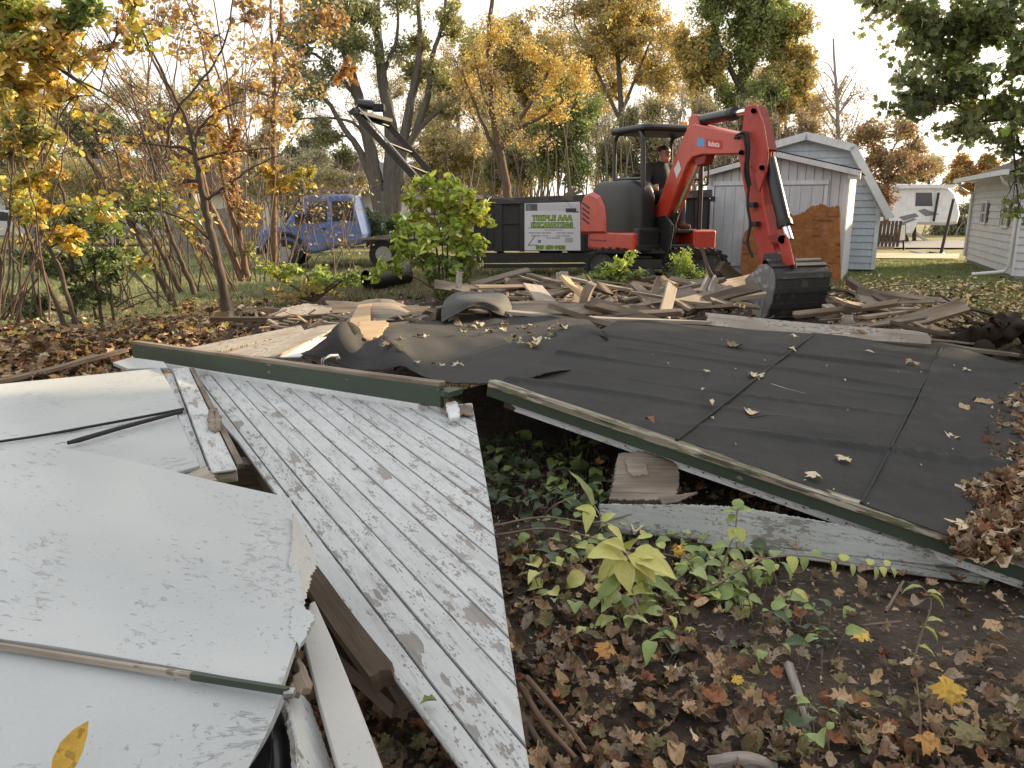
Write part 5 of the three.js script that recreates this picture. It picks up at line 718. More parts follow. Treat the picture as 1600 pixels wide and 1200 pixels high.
eb('side_trim', 0.02, 0.02, 0.5, -0.805, 0.64, -0.5, M.redDark, 0.005);
eb('step_cover', 0.46, 0.32, 0.42, 0.53, 0.66, 0.42, M.red, 0.04);
eb('floor_plate', 1.3, 0.05, 0.75, 0, 0.80, 0.20, M.black, 0.01);
eb('valve_cover', 0.42, 0.34, 0.5, -0.52, 0.70, 0.32, M.black, 0.04);
eb('seat_base', 0.5, 0.32, 0.42, 0.02, 0.98, -0.22, M.black, 0.04);
eb('seat', 0.48, 0.12, 0.48, 0.02, 1.18, -0.18, M.rubber, 0.05); eb('seat_back', 0.46, 0.55, 0.12, 0.02, 1.46, -0.42, M.rubber, 0.05);
for (const s of [-1, 1]) { eb('console', 0.14, 0.26, 0.45, 0.02 + s * 0.36, 1.17, -0.02, M.black, 0.03); ep('lever', tubeG([EW(0.02 + s * 0.36, 1.28, 0.10), EW(0.02 + s * 0.35, 1.45, 0.14)], 0.014, 0.02), M.black); }
for (const s of [-1, 1]) ep('travel_lever', tubeG([EW(0.02 + s * 0.10, 0.82, 0.42), EW(0.02 + s * 0.10, 1.30, 0.46)], 0.014), M.black);
{ // canopy
  const cv = pts => new THREE.CatmullRomCurve3(pts.map(p => EW(...p)), false, 'catmullrom', 0.15).getPoints(24);
  for (const s of [-1, 1]) {
    ep('post', tubeG(cv([[s * 0.56, 0.82, 0.42], [s * 0.56, 1.6, 0.40], [s * 0.56, 2.22, 0.36], [s * 0.55, 2.32, 0.30], [s * 0.54, 2.35, 0.1]]), 0.042), M.blackGloss);
    ep('post', tubeG(cv([[s * 0.56, 1.42, -0.42], [s * 0.56, 1.8, -0.44], [s * 0.56, 2.22, -0.44], [s * 0.55, 2.32, -0.38], [s * 0.54, 2.35, -0.2]]), 0.036), M.blackGloss);
    ep('rail', tubeG(cv([[s * 0.56, 1.62, -0.42], [s * 0.56, 1.62, -0.1], [s * 0.56, 1.62, 0.36]]), s < 0 ? 0.022 : 0.018), M.blackGloss);
  }
  ep('rear_bar', tubeG([EW(-0.56, 1.62, -0.43), EW(0.56, 1.62, -0.43)], 0.03), M.blackGloss);
  const s = new THREE.Shape(); const w = 0.62, d = 0.55, r = 0.16; s.moveTo(-w + r, -d); s.lineTo(w - r, -d); s.quadraticCurveTo(w, -d, w, -d + r); s.lineTo(w, d - r); s.quadraticCurveTo(w, d, w - r, d); s.lineTo(-w + r, d); s.quadraticCurveTo(-w, d, -w, d - r); s.lineTo(-w, -d + r); s.quadraticCurveTo(-w, -d, -w + r, -d);
  ep('canopy_roof', upExt(s, 0.11, 2.32, 0.05).translate(0, 0, -0.02).applyMatrix4(EM), M.hood);
  ep('grab_handle', tubeG(cv([[0.58, 1.95, 0.44], [0.60, 1.93, 0.52], [0.60, 1.55, 0.53], [0.58, 1.52, 0.44]]), 0.016), M.blackGloss); ep('beacon', new THREE.CylinderGeometry(0.05, 0.06, 0.1, 12).translate(0.42, 2.47, 0.1).applyMatrix4(EM), mat({ c: [0.8, 0.3, 0.03], roughness: 0.3 }));
}
// ---- boom, stick and bucket in their own upright plane
const BF = EW(-0.17, 0, 0.92), BA = 22 * deg, BH = V3(Math.sin(BA), 0, Math.cos(BA)), BX = V3(Math.cos(BA), 0, -Math.sin(BA));
const bp = off => new Pl(BF.clone().addScaledVector(BX, -off), BH, UP); // off > 0: towards the left of the picture
const bpx = (off, x, y) => { const q = bp(off), l = q.px(x, y); return q.at(l[0], l[1]); };
const bslab = (pts, off, th, o) => slabPx(pts, bp(off), th, { bevel: 0.012, ...o });
const cen = (x, y) => bpx(0, x, y);
{ // swing bracket
  ep('swing_bracket', bslab([[998, 412], [1002, 372], [1022, 340], [1040, 336], [1050, 352], [1044, 392], [1040, 414]], 0.16, 0.05), M.black); ep('swing_bracket', bslab([[1004, 412], [1008, 372], [1026, 340], [1044, 336], [1054, 352], [1050, 392], [1046, 414]], -0.11, 0.05), M.black);
  ep('swing_post', tubeG([cen(1024, 418), cen(1024, 366)], 0.15, 0.13, 16), M.black);
  const boom = ep('boom', bslab([[1012, 356], [1022, 330], [1066, 214], [1073, 200], [1083, 193], [1154, 209], [1166, 222], [1163, 236], [1152, 241], [1096, 242], [1082, 246], [1074, 256], [1042, 334], [1034, 360]], 0.125, 0.25, { bevel: 0.018 }), M.red);
  ep('decal', bslab([[1060, 250], [1064, 264], [1057, 279], [1053, 264]], 0.1265, 0.003, { bevel: 0 }), M.white, boom);
  ep('decal', bslab([[1090, 215], [1101, 217], [1100, 229], [1089, 228]], 0.1268, 0.003, { bevel: 0 }), mat({ c: [0.08, 0.30, 0.60], roughness: 0.5 }), boom);
  const lt = canvasTex(256, 64, (c, w, h) => { c.fillStyle = '#a82c22'; c.fillRect(0, 0, w, h); c.fillStyle = '#f0dcd8'; c.font = 'bold 50px sans-serif'; c.textAlign = 'center'; c.fillText('Kubota', w / 2, 48, w - 8); });
  const lp = bp(0.1272), lu = [[1103, 217], [1129, 220], [1128, 234], [1102, 231]].map(p => lp.px(...p)), lg = slab(lu, lp, 0.003, { bevel: 0 }); { const P = lg.attributes.position, uv = lg.attributes.uv, us = lu.map(p => p[0]), u0 = Math.min(...us), u1 = Math.max(...us); for (let i = 0; i < P.count; i++) { const l = lp.loc(V3(P.getX(i), P.getY(i), P.getZ(i))), t = clamp((l[0] - u0) / (u1 - u0)), b = lerp(lu[3][1], lu[2][1], t), T2 = lerp(lu[0][1], lu[1][1], t); uv.setXY(i, t, (l[1] - b) / (T2 - b)); } } ep('lettering', lg, mat({ map: lt, roughness: 0.5 }), boom, 'white brand lettering');
  // boom cylinder underneath
  ep('boom_cylinder', tubeG([cen(1036, 404), cen(1056, 330)], 0.062, 0.062, 14), M.blackGloss); ep('boom_rod', tubeG([cen(1056, 330), cen(1094, 250)], 0.034, 0.034, 12), M.chrome); ep('cylinder_lug', bslab([[1080, 240], [1104, 241], [1100, 256], [1088, 260]], 0.08, 0.16), M.redDark);
  // stick cylinder on top
  ep('cylinder_lug', bslab([[1072, 204], [1078, 180], [1088, 178], [1094, 200]], 0.09, 0.03), M.red); ep('cylinder_lug', bslab([[1076, 204], [1082, 180], [1092, 178], [1098, 200]], -0.06, 0.03), M.red);
  ep('stick_cylinder', tubeG([cen(1086, 190), cen(1146, 178)], 0.082, 0.082, 16), M.blackGloss); ep('stick_rod', tubeG([cen(1146, 178), cen(1176, 172)], 0.04, 0.04, 12), M.chrome); ep('cylinder_collar', tubeG([cen(1141, 179), cen(1149, 177)], 0.092, 0.092, 16), M.black);
  // stick
  const st = ep('stick', bslab([[1153, 240], [1158, 228], [1180, 226], [1188, 236], [1188, 262], [1193, 320], [1206, 384], [1215, 412], [1204, 420], [1188, 418], [1178, 372], [1166, 318], [1156, 262]], 0.095, 0.19, { bevel: 0.014 }), M.redFade);
  for (const o of [0.16, -0.12]) ep('stick_plate', bslab([[1163, 166], [1180, 163], [1190, 188], [1198, 236], [1196, 268], [1186, 300], [1174, 262], [1160, 256], [1156, 236]].map(([x, y]) => [x + (o < 0 ? 8 : 0), y + (o < 0 ? 2 : 0)]), o, 0.04, { bevel: 0.01, holes: null }), o > 0 ? M.redFade : M.redDark);
  ep('head_plate', slab([[-0.15, 0], [0.15, 0], [0.15, 0.62], [-0.15, 0.62]], new Pl(cen(1196, 234).addScaledVector(BH, 0.05), BX, cen(1180, 166).sub(cen(1196, 234))), 0.04), M.redDark);
  for (const [x, y] of [[1158, 238], [1177, 173], [1190, 262]]) ep('pin', tubeG([bpx(0.21, x, y), bpx(-0.19, x, y)], 0.032, 0.032, 14), M.rust);
  // bucket cylinder in front of the stick
  ep('bucket_cylinder', tubeG([cen(1196, 250).addScaledVector(BH, 0.07), cen(1214, 350).addScaledVector(BH, 0.14)], 0.085, 0.085, 18), M.blackGloss); ep('bucket_rod', tubeG([cen(1214, 350).addScaledVector(BH, 0.14), cen(1220, 374).addScaledVector(BH, 0.16)], 0.05, 0.05, 14), M.chrome); ep('cylinder_collar', tubeG([cen(1213, 345).addScaledVector(BH, 0.14), cen(1215, 353).addScaledVector(BH, 0.14)], 0.098, 0.098, 18), M.black); ep('guard_rod', tubeG([bpx(-0.16, 1203, 262), bpx(-0.2, 1212, 330), bpx(-0.1, 1216, 366)], 0.016), M.blackGloss);
  // links and linkage
  for (const o of [0.17, -0.14]) { ep('link', bslab([[1196, 368], [1212, 364], [1226, 366], [1230, 374], [1222, 382], [1204, 380]], o, 0.035), M.redDark); ep('link', bslab([[1214, 372], [1230, 370], [1240, 414], [1224, 418]], o + 0.03, 0.03), M.redFade); }
  ep('pin', tubeG([bpx(0.22, 1222, 374), bpx(-0.2, 1222, 374)], 0.05, 0.05, 14), M.rust);
  // hoses
  const hose = (pts, r, off) => ep('hose', new MB().tube(new THREE.CatmullRomCurve3(pts.map(([x, y, o]) => bpx(o === undefined ? off : o, x, y))).getPoints(30), r, r, 7).geo(), M.rubber);
  hose([[1150, 212, .15], [1166, 208, .22], [1170, 232, .24], [1168, 262, .22], [1172, 290, .17]], 0.02); hose([[1148, 216, .15], [1162, 214, .22], [1166, 240, .24], [1164, 268, .22], [1170, 296, .16]], 0.018); hose([[1170, 290, .16], [1168, 320, .2], [1172, 350, .2], [1168, 380, .22], [1176, 402, .2]], 0.018);
  for (let k = 0; k < 5; k++) hose([[1006 + k * 5, 404, .2], [1002 + k * 6, 372, .27 - k * .06], [1014 + k * 5, 350, .24 - k * .07], [1026 + k * 4, 322, .16 - k * 0.07]], 0.02);
  for (const [x, y] of [[1168, 320], [1172, 350]]) ep('hose_clamp', bslab([[x - 3, y - 4], [x + 8, y - 4], [x + 8, y + 4], [x - 3, y + 4]], 0.2, 0.09), M.black);
}
{ // bucket
  const W = 0.43, oc = [[1198, 412], [1207, 420], [1212, 434], [1211, 450], [1206, 472], [1198, 494], [1189, 503]]; // back outline in the left plate's plane
  const q = bp(W), C = new THREE.CatmullRomCurve3(oc.map(p => { const l = q.px(...p); return V3(l[0], l[1], 0); })).getPoints(28), th = 0.035;
  const nrm = C.map((p, i) => { const t = C[Math.min(28, i + 1)].clone().sub(C[Math.max(0, i - 1)]).normalize(); return V3(-t.y, t.x, 0); });
  const inner = C.map((p, i) => p.clone().addScaledVector(nrm[i], nrm[14].x > 0 ? -th : th)), prof = [...C.map(p => [p.x, p.y]), ...inner.reverse().map(p => [p.x, p.y])];
  const bk = ep('bucket', slab(prof, q, 2 * W, { bevel: 0.006 }), M.rust);
  const side = [[1180, 424], [1186, 415], [1197, 412], ...oc.slice(1), [1183, 500], [1176, 470], [1169, 436]];
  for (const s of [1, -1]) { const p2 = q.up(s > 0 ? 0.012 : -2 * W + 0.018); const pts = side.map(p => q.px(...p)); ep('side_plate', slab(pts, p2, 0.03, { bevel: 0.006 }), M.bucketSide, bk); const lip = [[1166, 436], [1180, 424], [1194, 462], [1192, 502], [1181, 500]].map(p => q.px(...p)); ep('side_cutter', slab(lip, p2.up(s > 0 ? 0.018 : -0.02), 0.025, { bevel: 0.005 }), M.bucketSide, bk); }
  // wear strips across the back
  for (const t of [3, 9, 15, 20, 25]) { const p = C[t], n = nrm[t].clone().multiplyScalar(nrm[14].x > 0 ? 1 : -1); const a = q.at(p.x + n.x * 0.012, p.y + n.y * 0.012, 0.01), b = q.at(p.x + n.x * 0.012, p.y + n.y * 0.012, -2 * W - 0.01); ep('wear_strip', beam(a, b, 0.07, 0.022, q.U.clone().multiplyScalar(n.x).addScaledVector(q.V, n.y)), M.rust, bk); }
  { const p = C[0]; ep('top_beam', tubeG([q.at(p.x - 0.03, p.y, 0.0), q.at(p.x - 0.03, p.y, -2 * W)], 0.05, 0.05, 12), M.rust, bk); }
  for (const o of [0.15, -0.12]) ep('bucket_ear', bslab([[1192, 396], [1212, 394], [1240, 402], [1242, 420], [1190, 424]], o, 0.04), M.rust, bk);
  for (let k = 0; k < 5; k++) { const p = q.px(1189, 503), e = q.px(1183, 512); ep('tooth', beam(q.at(p[0], p[1], -0.06 - k * 0.185), q.at(e[0] - 0.05, e[1], -0.06 - k * 0.185), 0.06, 0.03, q.U), M.steel, bk); }
  ep('ripper_shank', bslab([[1150, 462], [1160, 452], [1172, 452], [1178, 470], [1160, 466], [1152, 478]], 0.3, 0.05), M.rust, bk);
}
// ------------------------------------------------------------------ operator (a body meshed from a field of tapered capsules)
function fieldMesh(bones, min, size, res, k = 0.03) {
  const mc = new MarchingCubes(res, new THREE.MeshBasicMaterial(), true, false, 90000); mc.isolation = 0; const h = size / res; // the cube spans -1..1
  const q = V3(0, 0, 0), f = mc.field; for (let z = 0; z < res; z++) for (let y = 0; y < res; y++) for (let x = 0; x < res; x++) {
    q.set(min.x + x * h, min.y + y * h, min.z + z * h); let s = 0; // smooth minimum by exponentials
    for (const [a, b, r0, r1, sx = 1] of bones) { const ab = b.clone().sub(a), t = clamp(q.clone().sub(a).dot(ab) / Math.max(1e-9, ab.lengthSq())); const d = q.distanceTo(a.clone().addScaledVector(ab, t)) - lerp(r0, r1, t); s += Math.exp(-d / k); }
    f[x + y * res + z * res * res] = k * Math.log(Math.max(s, 1e-30));
  }
  mc.update(); const n = mc.count, P = mc.positionArray.slice(0, n * 3), N = mc.normalArray.slice(0, n * 3); for (let i = 0; i < n; i++) { P[3 * i] = min.x + (P[3 * i] + 1) / 2 * size; P[3 * i + 1] = min.y + (P[3 * i + 1] + 1) / 2 * size; P[3 * i + 2] = min.z + (P[3 * i + 2] + 1) / 2 * size; }
  const g = new THREE.BufferGeometry(); g.setAttribute('position', new THREE.BufferAttribute(P, 3)); g.setAttribute('normal', new THREE.BufferAttribute(N, 3)); return g;
}
{
  const yaw = 0.25, B = (x, y, z) => V3(x, y, z); // machine-local: x picture right, y up, z forward
  const hipY = 1.34, sx = 0.10, sz = -0.14;
  const J = { pel: B(sx, hipY, sz - 0.02), chest: B(sx + 0.01, hipY + 0.36, sz + 0.02), neck: B(sx + 0.02, hipY + 0.53, sz + 0.05), head: B(sx + 0.03, hipY + 0.67, sz + 0.10), sl: B(sx + 0.20, hipY + 0.46, sz + 0.02), sr: B(sx - 0.20, hipY + 0.46, sz + 0.02), el: B(sx + 0.30, hipY + 0.20, sz + 0.10), er: B(sx - 0.31, hipY + 0.20, sz + 0.10), wl: B(sx + 0.35, hipY + 0.14, sz + 0.33), wr: B(sx - 0.35, hipY + 0.14, sz + 0.33), hl: B(sx + 0.10, hipY - 0.02, sz), hr: B(sx - 0.10, hipY - 0.02, sz), kl: B(sx + 0.15, hipY + 0.05, sz + 0.44), kr: B(sx - 0.17, hipY + 0.05, sz + 0.44), al: B(sx + 0.14, 0.90, sz + 0.52), ar: B(sx - 0.16, 0.90, sz + 0.52), tl: B(sx + 0.15, 0.87, sz + 0.68), tr: B(sx - 0.17, 0.87, sz + 0.68) };
  const person = thing('person', 'operator in black jacket, blue jeans and dark cap seated under the excavator canopy', 'person', EW(0.02, 0.83, -0.1));
  const pp = (n, g, m, par = person) => part(n, g.applyMatrix4(EM), m, par);
  // skin: head, neck, forearms and hands as one body under the clothes
  const hand = (w, s) => { const out = []; const palm = w.clone().add(B(0, 0.0, 0.055)); out.push([w, palm, 0.026, 0.030]); const len = [0.055, 0.068, 0.072, 0.064]; for (let f = 0; f < 4; f++) { const root = palm.clone().add(B(s * 0.012, 0.025 - f * 0.019, 0.03)), m1 = root.clone().add(B(-s * 0.010, 0, len[f] * 0.5)), m2 = m1.clone().add(B(-s * 0.03, -0.004, 0.012)), m3 = m2.clone().add(B(-s * 0.022, -0.004, -0.016)); out.push([root, m1, 0.010, 0.0095], [m1, m2, 0.0095, 0.009], [m2, m3, 0.009, 0.008]); } const tb = w.clone().add(B(-s * 0.018, 0.026, 0.03)), t1 = tb.clone().add(B(-s * 0.028, 0.018, 0.03)), t2 = t1.clone().add(B(-s * 0.012, 0.004, 0.03)); out.push([tb, t1, 0.013, 0.011], [t1, t2, 0.011, 0.009]); return out; };
  const H = J.head, fw = B(Math.sin(yaw), -0.08, Math.cos(yaw)).normalize(), sd = B(Math.cos(yaw), 0, -Math.sin(yaw)), hp = (x, y, z) => H.clone().addScaledVector(sd, x).add(B(0, y, 0)).addScaledVector(fw, z);
  const headB = [[hp(0, 0.05, -0.035), hp(0, 0.045, 0.03), 0.088, 0.085], [hp(0, -0.03, 0.03), hp(0, -0.085, 0.06), 0.066, 0.045], [hp(0, 0.02, 0.10), hp(0, -0.02, 0.118), 0.010, 0.016], [hp(-0.03, -0.055, 0.075), hp(0.03, -0.055, 0.075), 0.03, 0.03], [hp(-0.085, 0.0, -0.01), hp(-0.088, 0.025, -0.02), 0.014, 0.018], [hp(0.085, 0.0, -0.01), hp(0.088, 0.025, -0.02), 0.014, 0.018], [J.neck, hp(0, -0.05, -0.02), 0.062, 0.058]];
  const body = [fieldMesh(headB, H.clone().add(B(-0.16, -0.17, -0.15)), 0.34, 84, 0.008)];
  for (const [w, e, s] of [[J.wl, J.el, 1], [J.wr, J.er, -1]]) body.push(fieldMesh([[e, w, 0.04, 0.028], ...hand(w, s)], w.clone().add(B(-0.10, -0.1, -0.07)), 0.24, 80, 0.004));
  pp('body', mergeGeometries(body), M.skin);
  const eyes = new MB(); for (const s of [-1, 1]) eyes.add(new THREE.SphereGeometry(0.012, 8, 6).translate(...hp(s * 0.032, 0.018, 0.095).toArray())); pp('eyes', eyes.geo(), mat({ c: [0.03, 0.02, 0.015], roughness: 0.3 })); pp('mouth', box(0.045, 0.008, 0.01, 0.003).rotateY(yaw).translate(...hp(0, -0.065, 0.103).toArray()), mat({ c: [0.22, 0.08, 0.06] }));
  const coat = [[J.pel, J.chest, 0.155, 0.165], [J.chest, J.neck, 0.15, 0.075], [J.sl, J.sr, 0.085, 0.085], [J.sl, J.el, 0.078, 0.064], [J.el, J.wl, 0.062, 0.046], [J.sr, J.er, 0.078, 0.064], [J.er, J.wr, 0.062, 0.046]];
  pp('jacket', fieldMesh(coat, B(sx - 0.56, hipY - 0.3, sz - 0.6), 1.12, 64, 0.022), M.jacket);
  const legs = [[J.hl, J.hr, 0.13, 0.13], [J.hl, J.kl, 0.105, 0.075], [J.kl, J.al, 0.075, 0.055], [J.hr, J.kr, 0.105, 0.075], [J.kr, J.ar, 0.075, 0.055]];
  pp('jeans', fieldMesh(legs, B(sx - 0.5, 0.72, sz - 0.28), 1.0, 60, 0.016), M.jeans);
  for (const [a, t] of [[J.al, J.tl], [J.ar, J.tr]]) pp('boot', fieldMesh([[a, a.clone().add(B(0, 0.03, 0)), 0.055, 0.055], [a.clone().add(B(0, -0.02, -0.03)), t, 0.048, 0.04]], a.clone().add(B(-0.12, -0.12, -0.1)), 0.34, 40, 0.012), M.woodDark);
  const cap = new MB().add(new THREE.SphereGeometry(0.102, 20, 10, 0, 6.2832, 0, 1.45).scale(1, 0.92, 1.12).rotateY(yaw).translate(...hp(0, 0.058, -0.005).toArray())).add(new THREE.CylinderGeometry(0.085, 0.085, 0.008, 18, 1, false, -1.2, 2.4).scale(1, 1, 1.2).rotateX(0.18).rotateY(yaw).translate(...hp(0, 0.062, 0.07).toArray())); pp('cap', cap.geo(), M.cap);
  pp('hair', new THREE.SphereGeometry(0.095, 16, 8, 0, 6.2832, 1.2, 0.9).scale(1, 1, 1.05).rotateY(yaw).translate(...hp(0, 0.045, -0.022).toArray()), M.cap);
}
// ------------------------------------------------------------------ lumber heap and loose boards
const pileH = (x, z) => hgt(x, z);
function plank(label, a, b, w, th, m, o = {}) { // a, b = [px, py, height]
  const A = AH(...a), B = AH(...b), n = V3(0, 1, 0); if (o.up) n.set(...o.up);
  return solo(o.name || 'loose_board', label, o.cat || 'board', beam(A, B, w, th, n, { warp: o.warp ?? 0.012, ends: o.ends ?? 0.025, seed: o.seed ?? Math.floor(a[0] * 7 + a[1]) }), m, o.group);
}
// pale boards and sheets left of the felt
{
  const fl = (label, pts, th, m, nm = 'pale_board', o = {}) => { const P = pts.map(p => AH(...p)); const pl = plane3(P[0], P[1], P[2], pts[0], pts[1]); return solo(nm, label, o.cat || 'board', slabPx(pts, pl, th, { rough: o.rough || (() => 0.0025), bevel: 0.002 }), m); };
  fl('pale bare board with notched end, second behind the green beam', [[286, 545, .45], [470, 508, .50], [478, 519, .49], [412, 531, .475], [372, 541, .46], [345, 548, .45]], 0.025, M.pale);
  fl('widest pale board lying right behind the green beam', [[345, 553, .44], [500, 509, .50], [530, 506, .51], [505, 522, .49], [428, 558, .44]], 0.02, M.pale);
  fl('white scrap sheet half under the crumpled felt', [[432, 558, .44], [488, 528, .48], [510, 526, .48], [480, 548, .46], [470, 557, .45]], 0.01, M.whiteTrim);
  fl('curved white sheet lying on the rubble at the left end', [[428, 492, .40], [444, 480, .45], [482, 474, .47], [520, 478, .46], [548, 485, .43], [540, 495, .41], [500, 498, .40], [450, 498, .39]], 0.012, M.pale, 'white_sheet', { cat: 'sheet', rough: () => 0.02 });
  const cs = gridAH([[[545, 478, .42], [575, 468, .46], [612, 468, .48], [640, 480, .42]], [[540, 488, .42], [575, 482, .48], [615, 482, .48], [650, 492, .40]], [[530, 500, .40], [570, 500, .42], [612, 500, .42], [640, 502, .38]]]);
  solo('grey_sheet', 'curved grey brown sheet with pale edge behind the plywood strip', 'sheet', sheet(cs, 24, 14, 0.012, { edge: 0.02 }), M.woodLight);
  fl('upright tan plywood strip with torn layers between the white sheet and the felt', [[560, 476, .52], [580, 474, .53], [578, 500, .50], [566, 532, .47], [536, 528, .46], [548, 498, .5]], 0.015, M.newWood, 'plywood_strip');
  fl('splintered bright tan board lying over the plywood strip', [[562, 502, .53], [602, 500, .53], [606, 506, .53], [590, 526, .5], [572, 530, .49], [560, 520, .5]], 0.02, M.newWood, 'plywood_scrap', { rough: () => 0.016 });
  plank('thin dark brown board edge on the rubble under the white sheet', [330, 500, .36], [520, 494, .42], 0.06, 0.04, M.woodDark);
  plank('brown board pointing to the left edge in the leaf bank', [-20, 600, .12], [200, 547, .2], 0.09, 0.03, M.woodWarm, { ends: 0.05 });
  plank('second brown board crossing the leaf bank behind the white panels', [40, 588, .10], [150, 556, .17], 0.06, 0.03, M.wood);
  plank('short upright grey stake among the leaves at the foot of the big stem', [363, 512, .12], [361, 470, .42], 0.06, 0.04, M.woodLight, { up: [0.3, 0, 1] });
  plank('round dark log end lying beside the stake', [372, 508, .16], [470, 497, .2], 0.10, 0.09, M.woodDark);
  fl('pale cut wood piece leaning by the stake', [[330, 506, .14], [336, 488, .28], [352, 484, .3], [362, 498, .2], [355, 508, .12]], 0.05, M.newWood, 'wood_scrap');
  fl('brown broken board end standing left of the felt hump', [[680, 506, .40], [683, 482, .58], [693, 480, .58], [697, 504, .42]], 0.03, M.wood, 'wood_scrap');
  fl('dark torn box piece right of the plywood', [[622, 500, .42], [640, 500, .44], [660, 506, .42], [655, 512, .4], [618, 512, .4]], 0.06, M.woodDark, 'wood_scrap');
  fl('tan bent scrap below the felt hump', [[700, 500, .47], [708, 492, .5], [716, 495, .5], [722, 508, .46], [706, 508, .45]], 0.02, M.newWood, 'wood_scrap');
}
// long pale trims lying along the far edge of the black roof
plank('long thin brown trim board crossing behind the black roof', [792, 489, .52], [1112, 506, .50], 0.09, 0.03, M.pale, { ends: 0.04 });
plank('broad white trim board lying right behind the black roof', [1103, 501, .52], [1452, 531, .36], 0.16, 0.03, M.pale, { up: [0, 0.8, 0.6] });
plank('long pale lath under the broad white trim', [928, 499, .44], [1446, 536, .32], 0.07, 0.025, M.woodLight);
plank('thin white lath end past the corner of the black roof', [1440, 528, .30], [1532, 538, .16], 0.06, 0.02, M.pale);
plank('grey board end lying past the black roof corner', [1450, 534, .24], [1590, 556, .12], 0.12, 0.03, M.wood);
// named boards of the heap
plank('wide pale plank with nail holes standing aslant at the left of the heap', [832, 446, .58], [872, 494, .42], 0.25, 0.03, M.pale, { up: [0.2, 0.9, 0.5], ends: 0.01 });
plank('tan board leaning right beside the leaning grey post', [882, 434, .70], [915, 468, .52], 0.13, 0.04, M.newWood, { up: [0.5, 0.6, 0.6] });
plank('grey square post leaning left in the heap', [924, 442, .76], [906, 490, .42], 0.10, 0.09, M.woodLight, { up: [1, 0.1, 0.4], ends: 0.01 });
plank('dark board propped on top of the leaning grey post', [918, 438, .76], [954, 456, .58], 0.14, 0.03, M.woodDark, { up: [0, 0.6, 0.8] });
plank('short pale board standing upright left of the middle plank', [1032, 432, .74], [1020, 464, .50], 0.08, 0.03, M.woodLight, { up: [0.2, 0, 1] });
plank('pale flat board standing upright in the middle of the heap', [1050, 446, .70], [1038, 495, .42], 0.14, 0.03, M.pale, { up: [0.3, 0.2, 1], ends: 0.01 });
plank('tan board end crossing the top of the upright boards', [1034, 434, .74], [1056, 446, .68], 0.06, 0.04, M.newWood);
plank('long grey board sloping down to the right through the heap', [984, 457, .62], [1112, 476, .50], 0.10, 0.03, M.wood);
plank('broad grey slab board lying right of the middle plank', [1064, 478, .50], [1152, 453, .54], 0.22, 0.035, M.woodLight, { up: [0, 0.8, 0.6] });
plank('first of two pale slats standing by the brown panel', [1107, 434, .70], [1098, 460, .54], 0.10, 0.03, M.pale, { up: [0.2, 0, 1] });
plank('second of two pale slats standing by the brown panel', [1118, 434, .70], [1110, 460, .54], 0.09, 0.03, M.pale, { up: [0.2, 0, 1] });
plank('grey plank running under the bucket from the left', [1114, 450, .52], [1186, 434, .56], 0.16, 0.04, M.woodLight, { up: [0, 0.6, 0.8] });
plank('rounded grey board lying low in the middle of the heap', [1000, 470, .48], [1086, 458, .52], 0.20, 0.04, M.wood, { warp: 0.05, up: [0, 0.8, 0.6] });
plank('brown stick standing askew left of the brown panel', [1096, 388, .95], [1112, 432, .55], 0.06, 0.05, M.woodDark, { up: [1, 0, 0.3] });
plank('dark stump shaped chunk by the brown panel', [1124, 416, .72], [1160, 440, .5], 0.18, 0.16, M.woodDark, { ends: 0.06 });
plank('long grey board lying level at the left of the heap', [742, 463, .44], [838, 466, .46], 0.10, 0.03, M.wood);
plank('long pale batten lying level at the back left of the heap', [748, 446, .46], [880, 446, .5], 0.07, 0.03, M.woodLight);
plank('long brown board sloping at the back left of the heap', [826, 430, .56], [902, 446, .54], 0.10, 0.04, M.wood);
plank('pale chip of broken board standing at the left end of the heap', [716, 458, .5], [718, 424, .76], 0.07, 0.03, M.pale, { up: [0.3, 0, 1] });
// right of the bucket
plank('curved grey plank bending right from behind the bucket', [1296, 446, .52], [1384, 484, .38], 0.26, 0.03, M.wood, { warp: -0.07, up: [0.1, 0.7, 0.7] });
plank('long dark brown beam sloping down right of the bucket', [1326, 441, .58], [1450, 511, .28], 0.09, 0.08, M.woodDark, { up: [0, 0.8, 0.6] });
plank('thin dark brown slat beside the sloping beam', [1330, 446, .52], [1362, 470, .42], 0.07, 0.04, M.woodDark);
plank('weathered grey board lying beyond the curved plank', [1300, 466, .44], [1420, 508, .30], 0.16, 0.04, M.wood, { warp: 0.04 });
plank('broad grey block lying above the white trim at right', [1370, 506, .40], [1440, 522, .32], 0.22, 0.10, M.woodLight, { ends: 0.01 });
plank('grey board end above the corner of the black roof', [1448, 512, .30], [1478, 522, .26], 0.2, 0.05, M.woodLight);
plank('pale broken plank right beside the bucket', [1290, 478, .42], [1316, 486, .40], 0.12, 0.03, M.pale);
plank('pale stake leaning just right of the bucket', [1322, 492, .5], [1330, 515, .36], 0.10, 0.05, M.pale, { up: [0.3, 0, 1] });
plank('thin pale board lying on the curved plank', [1318, 470, .50], [1392, 490, .38], 0.07, 0.02, M.pale);
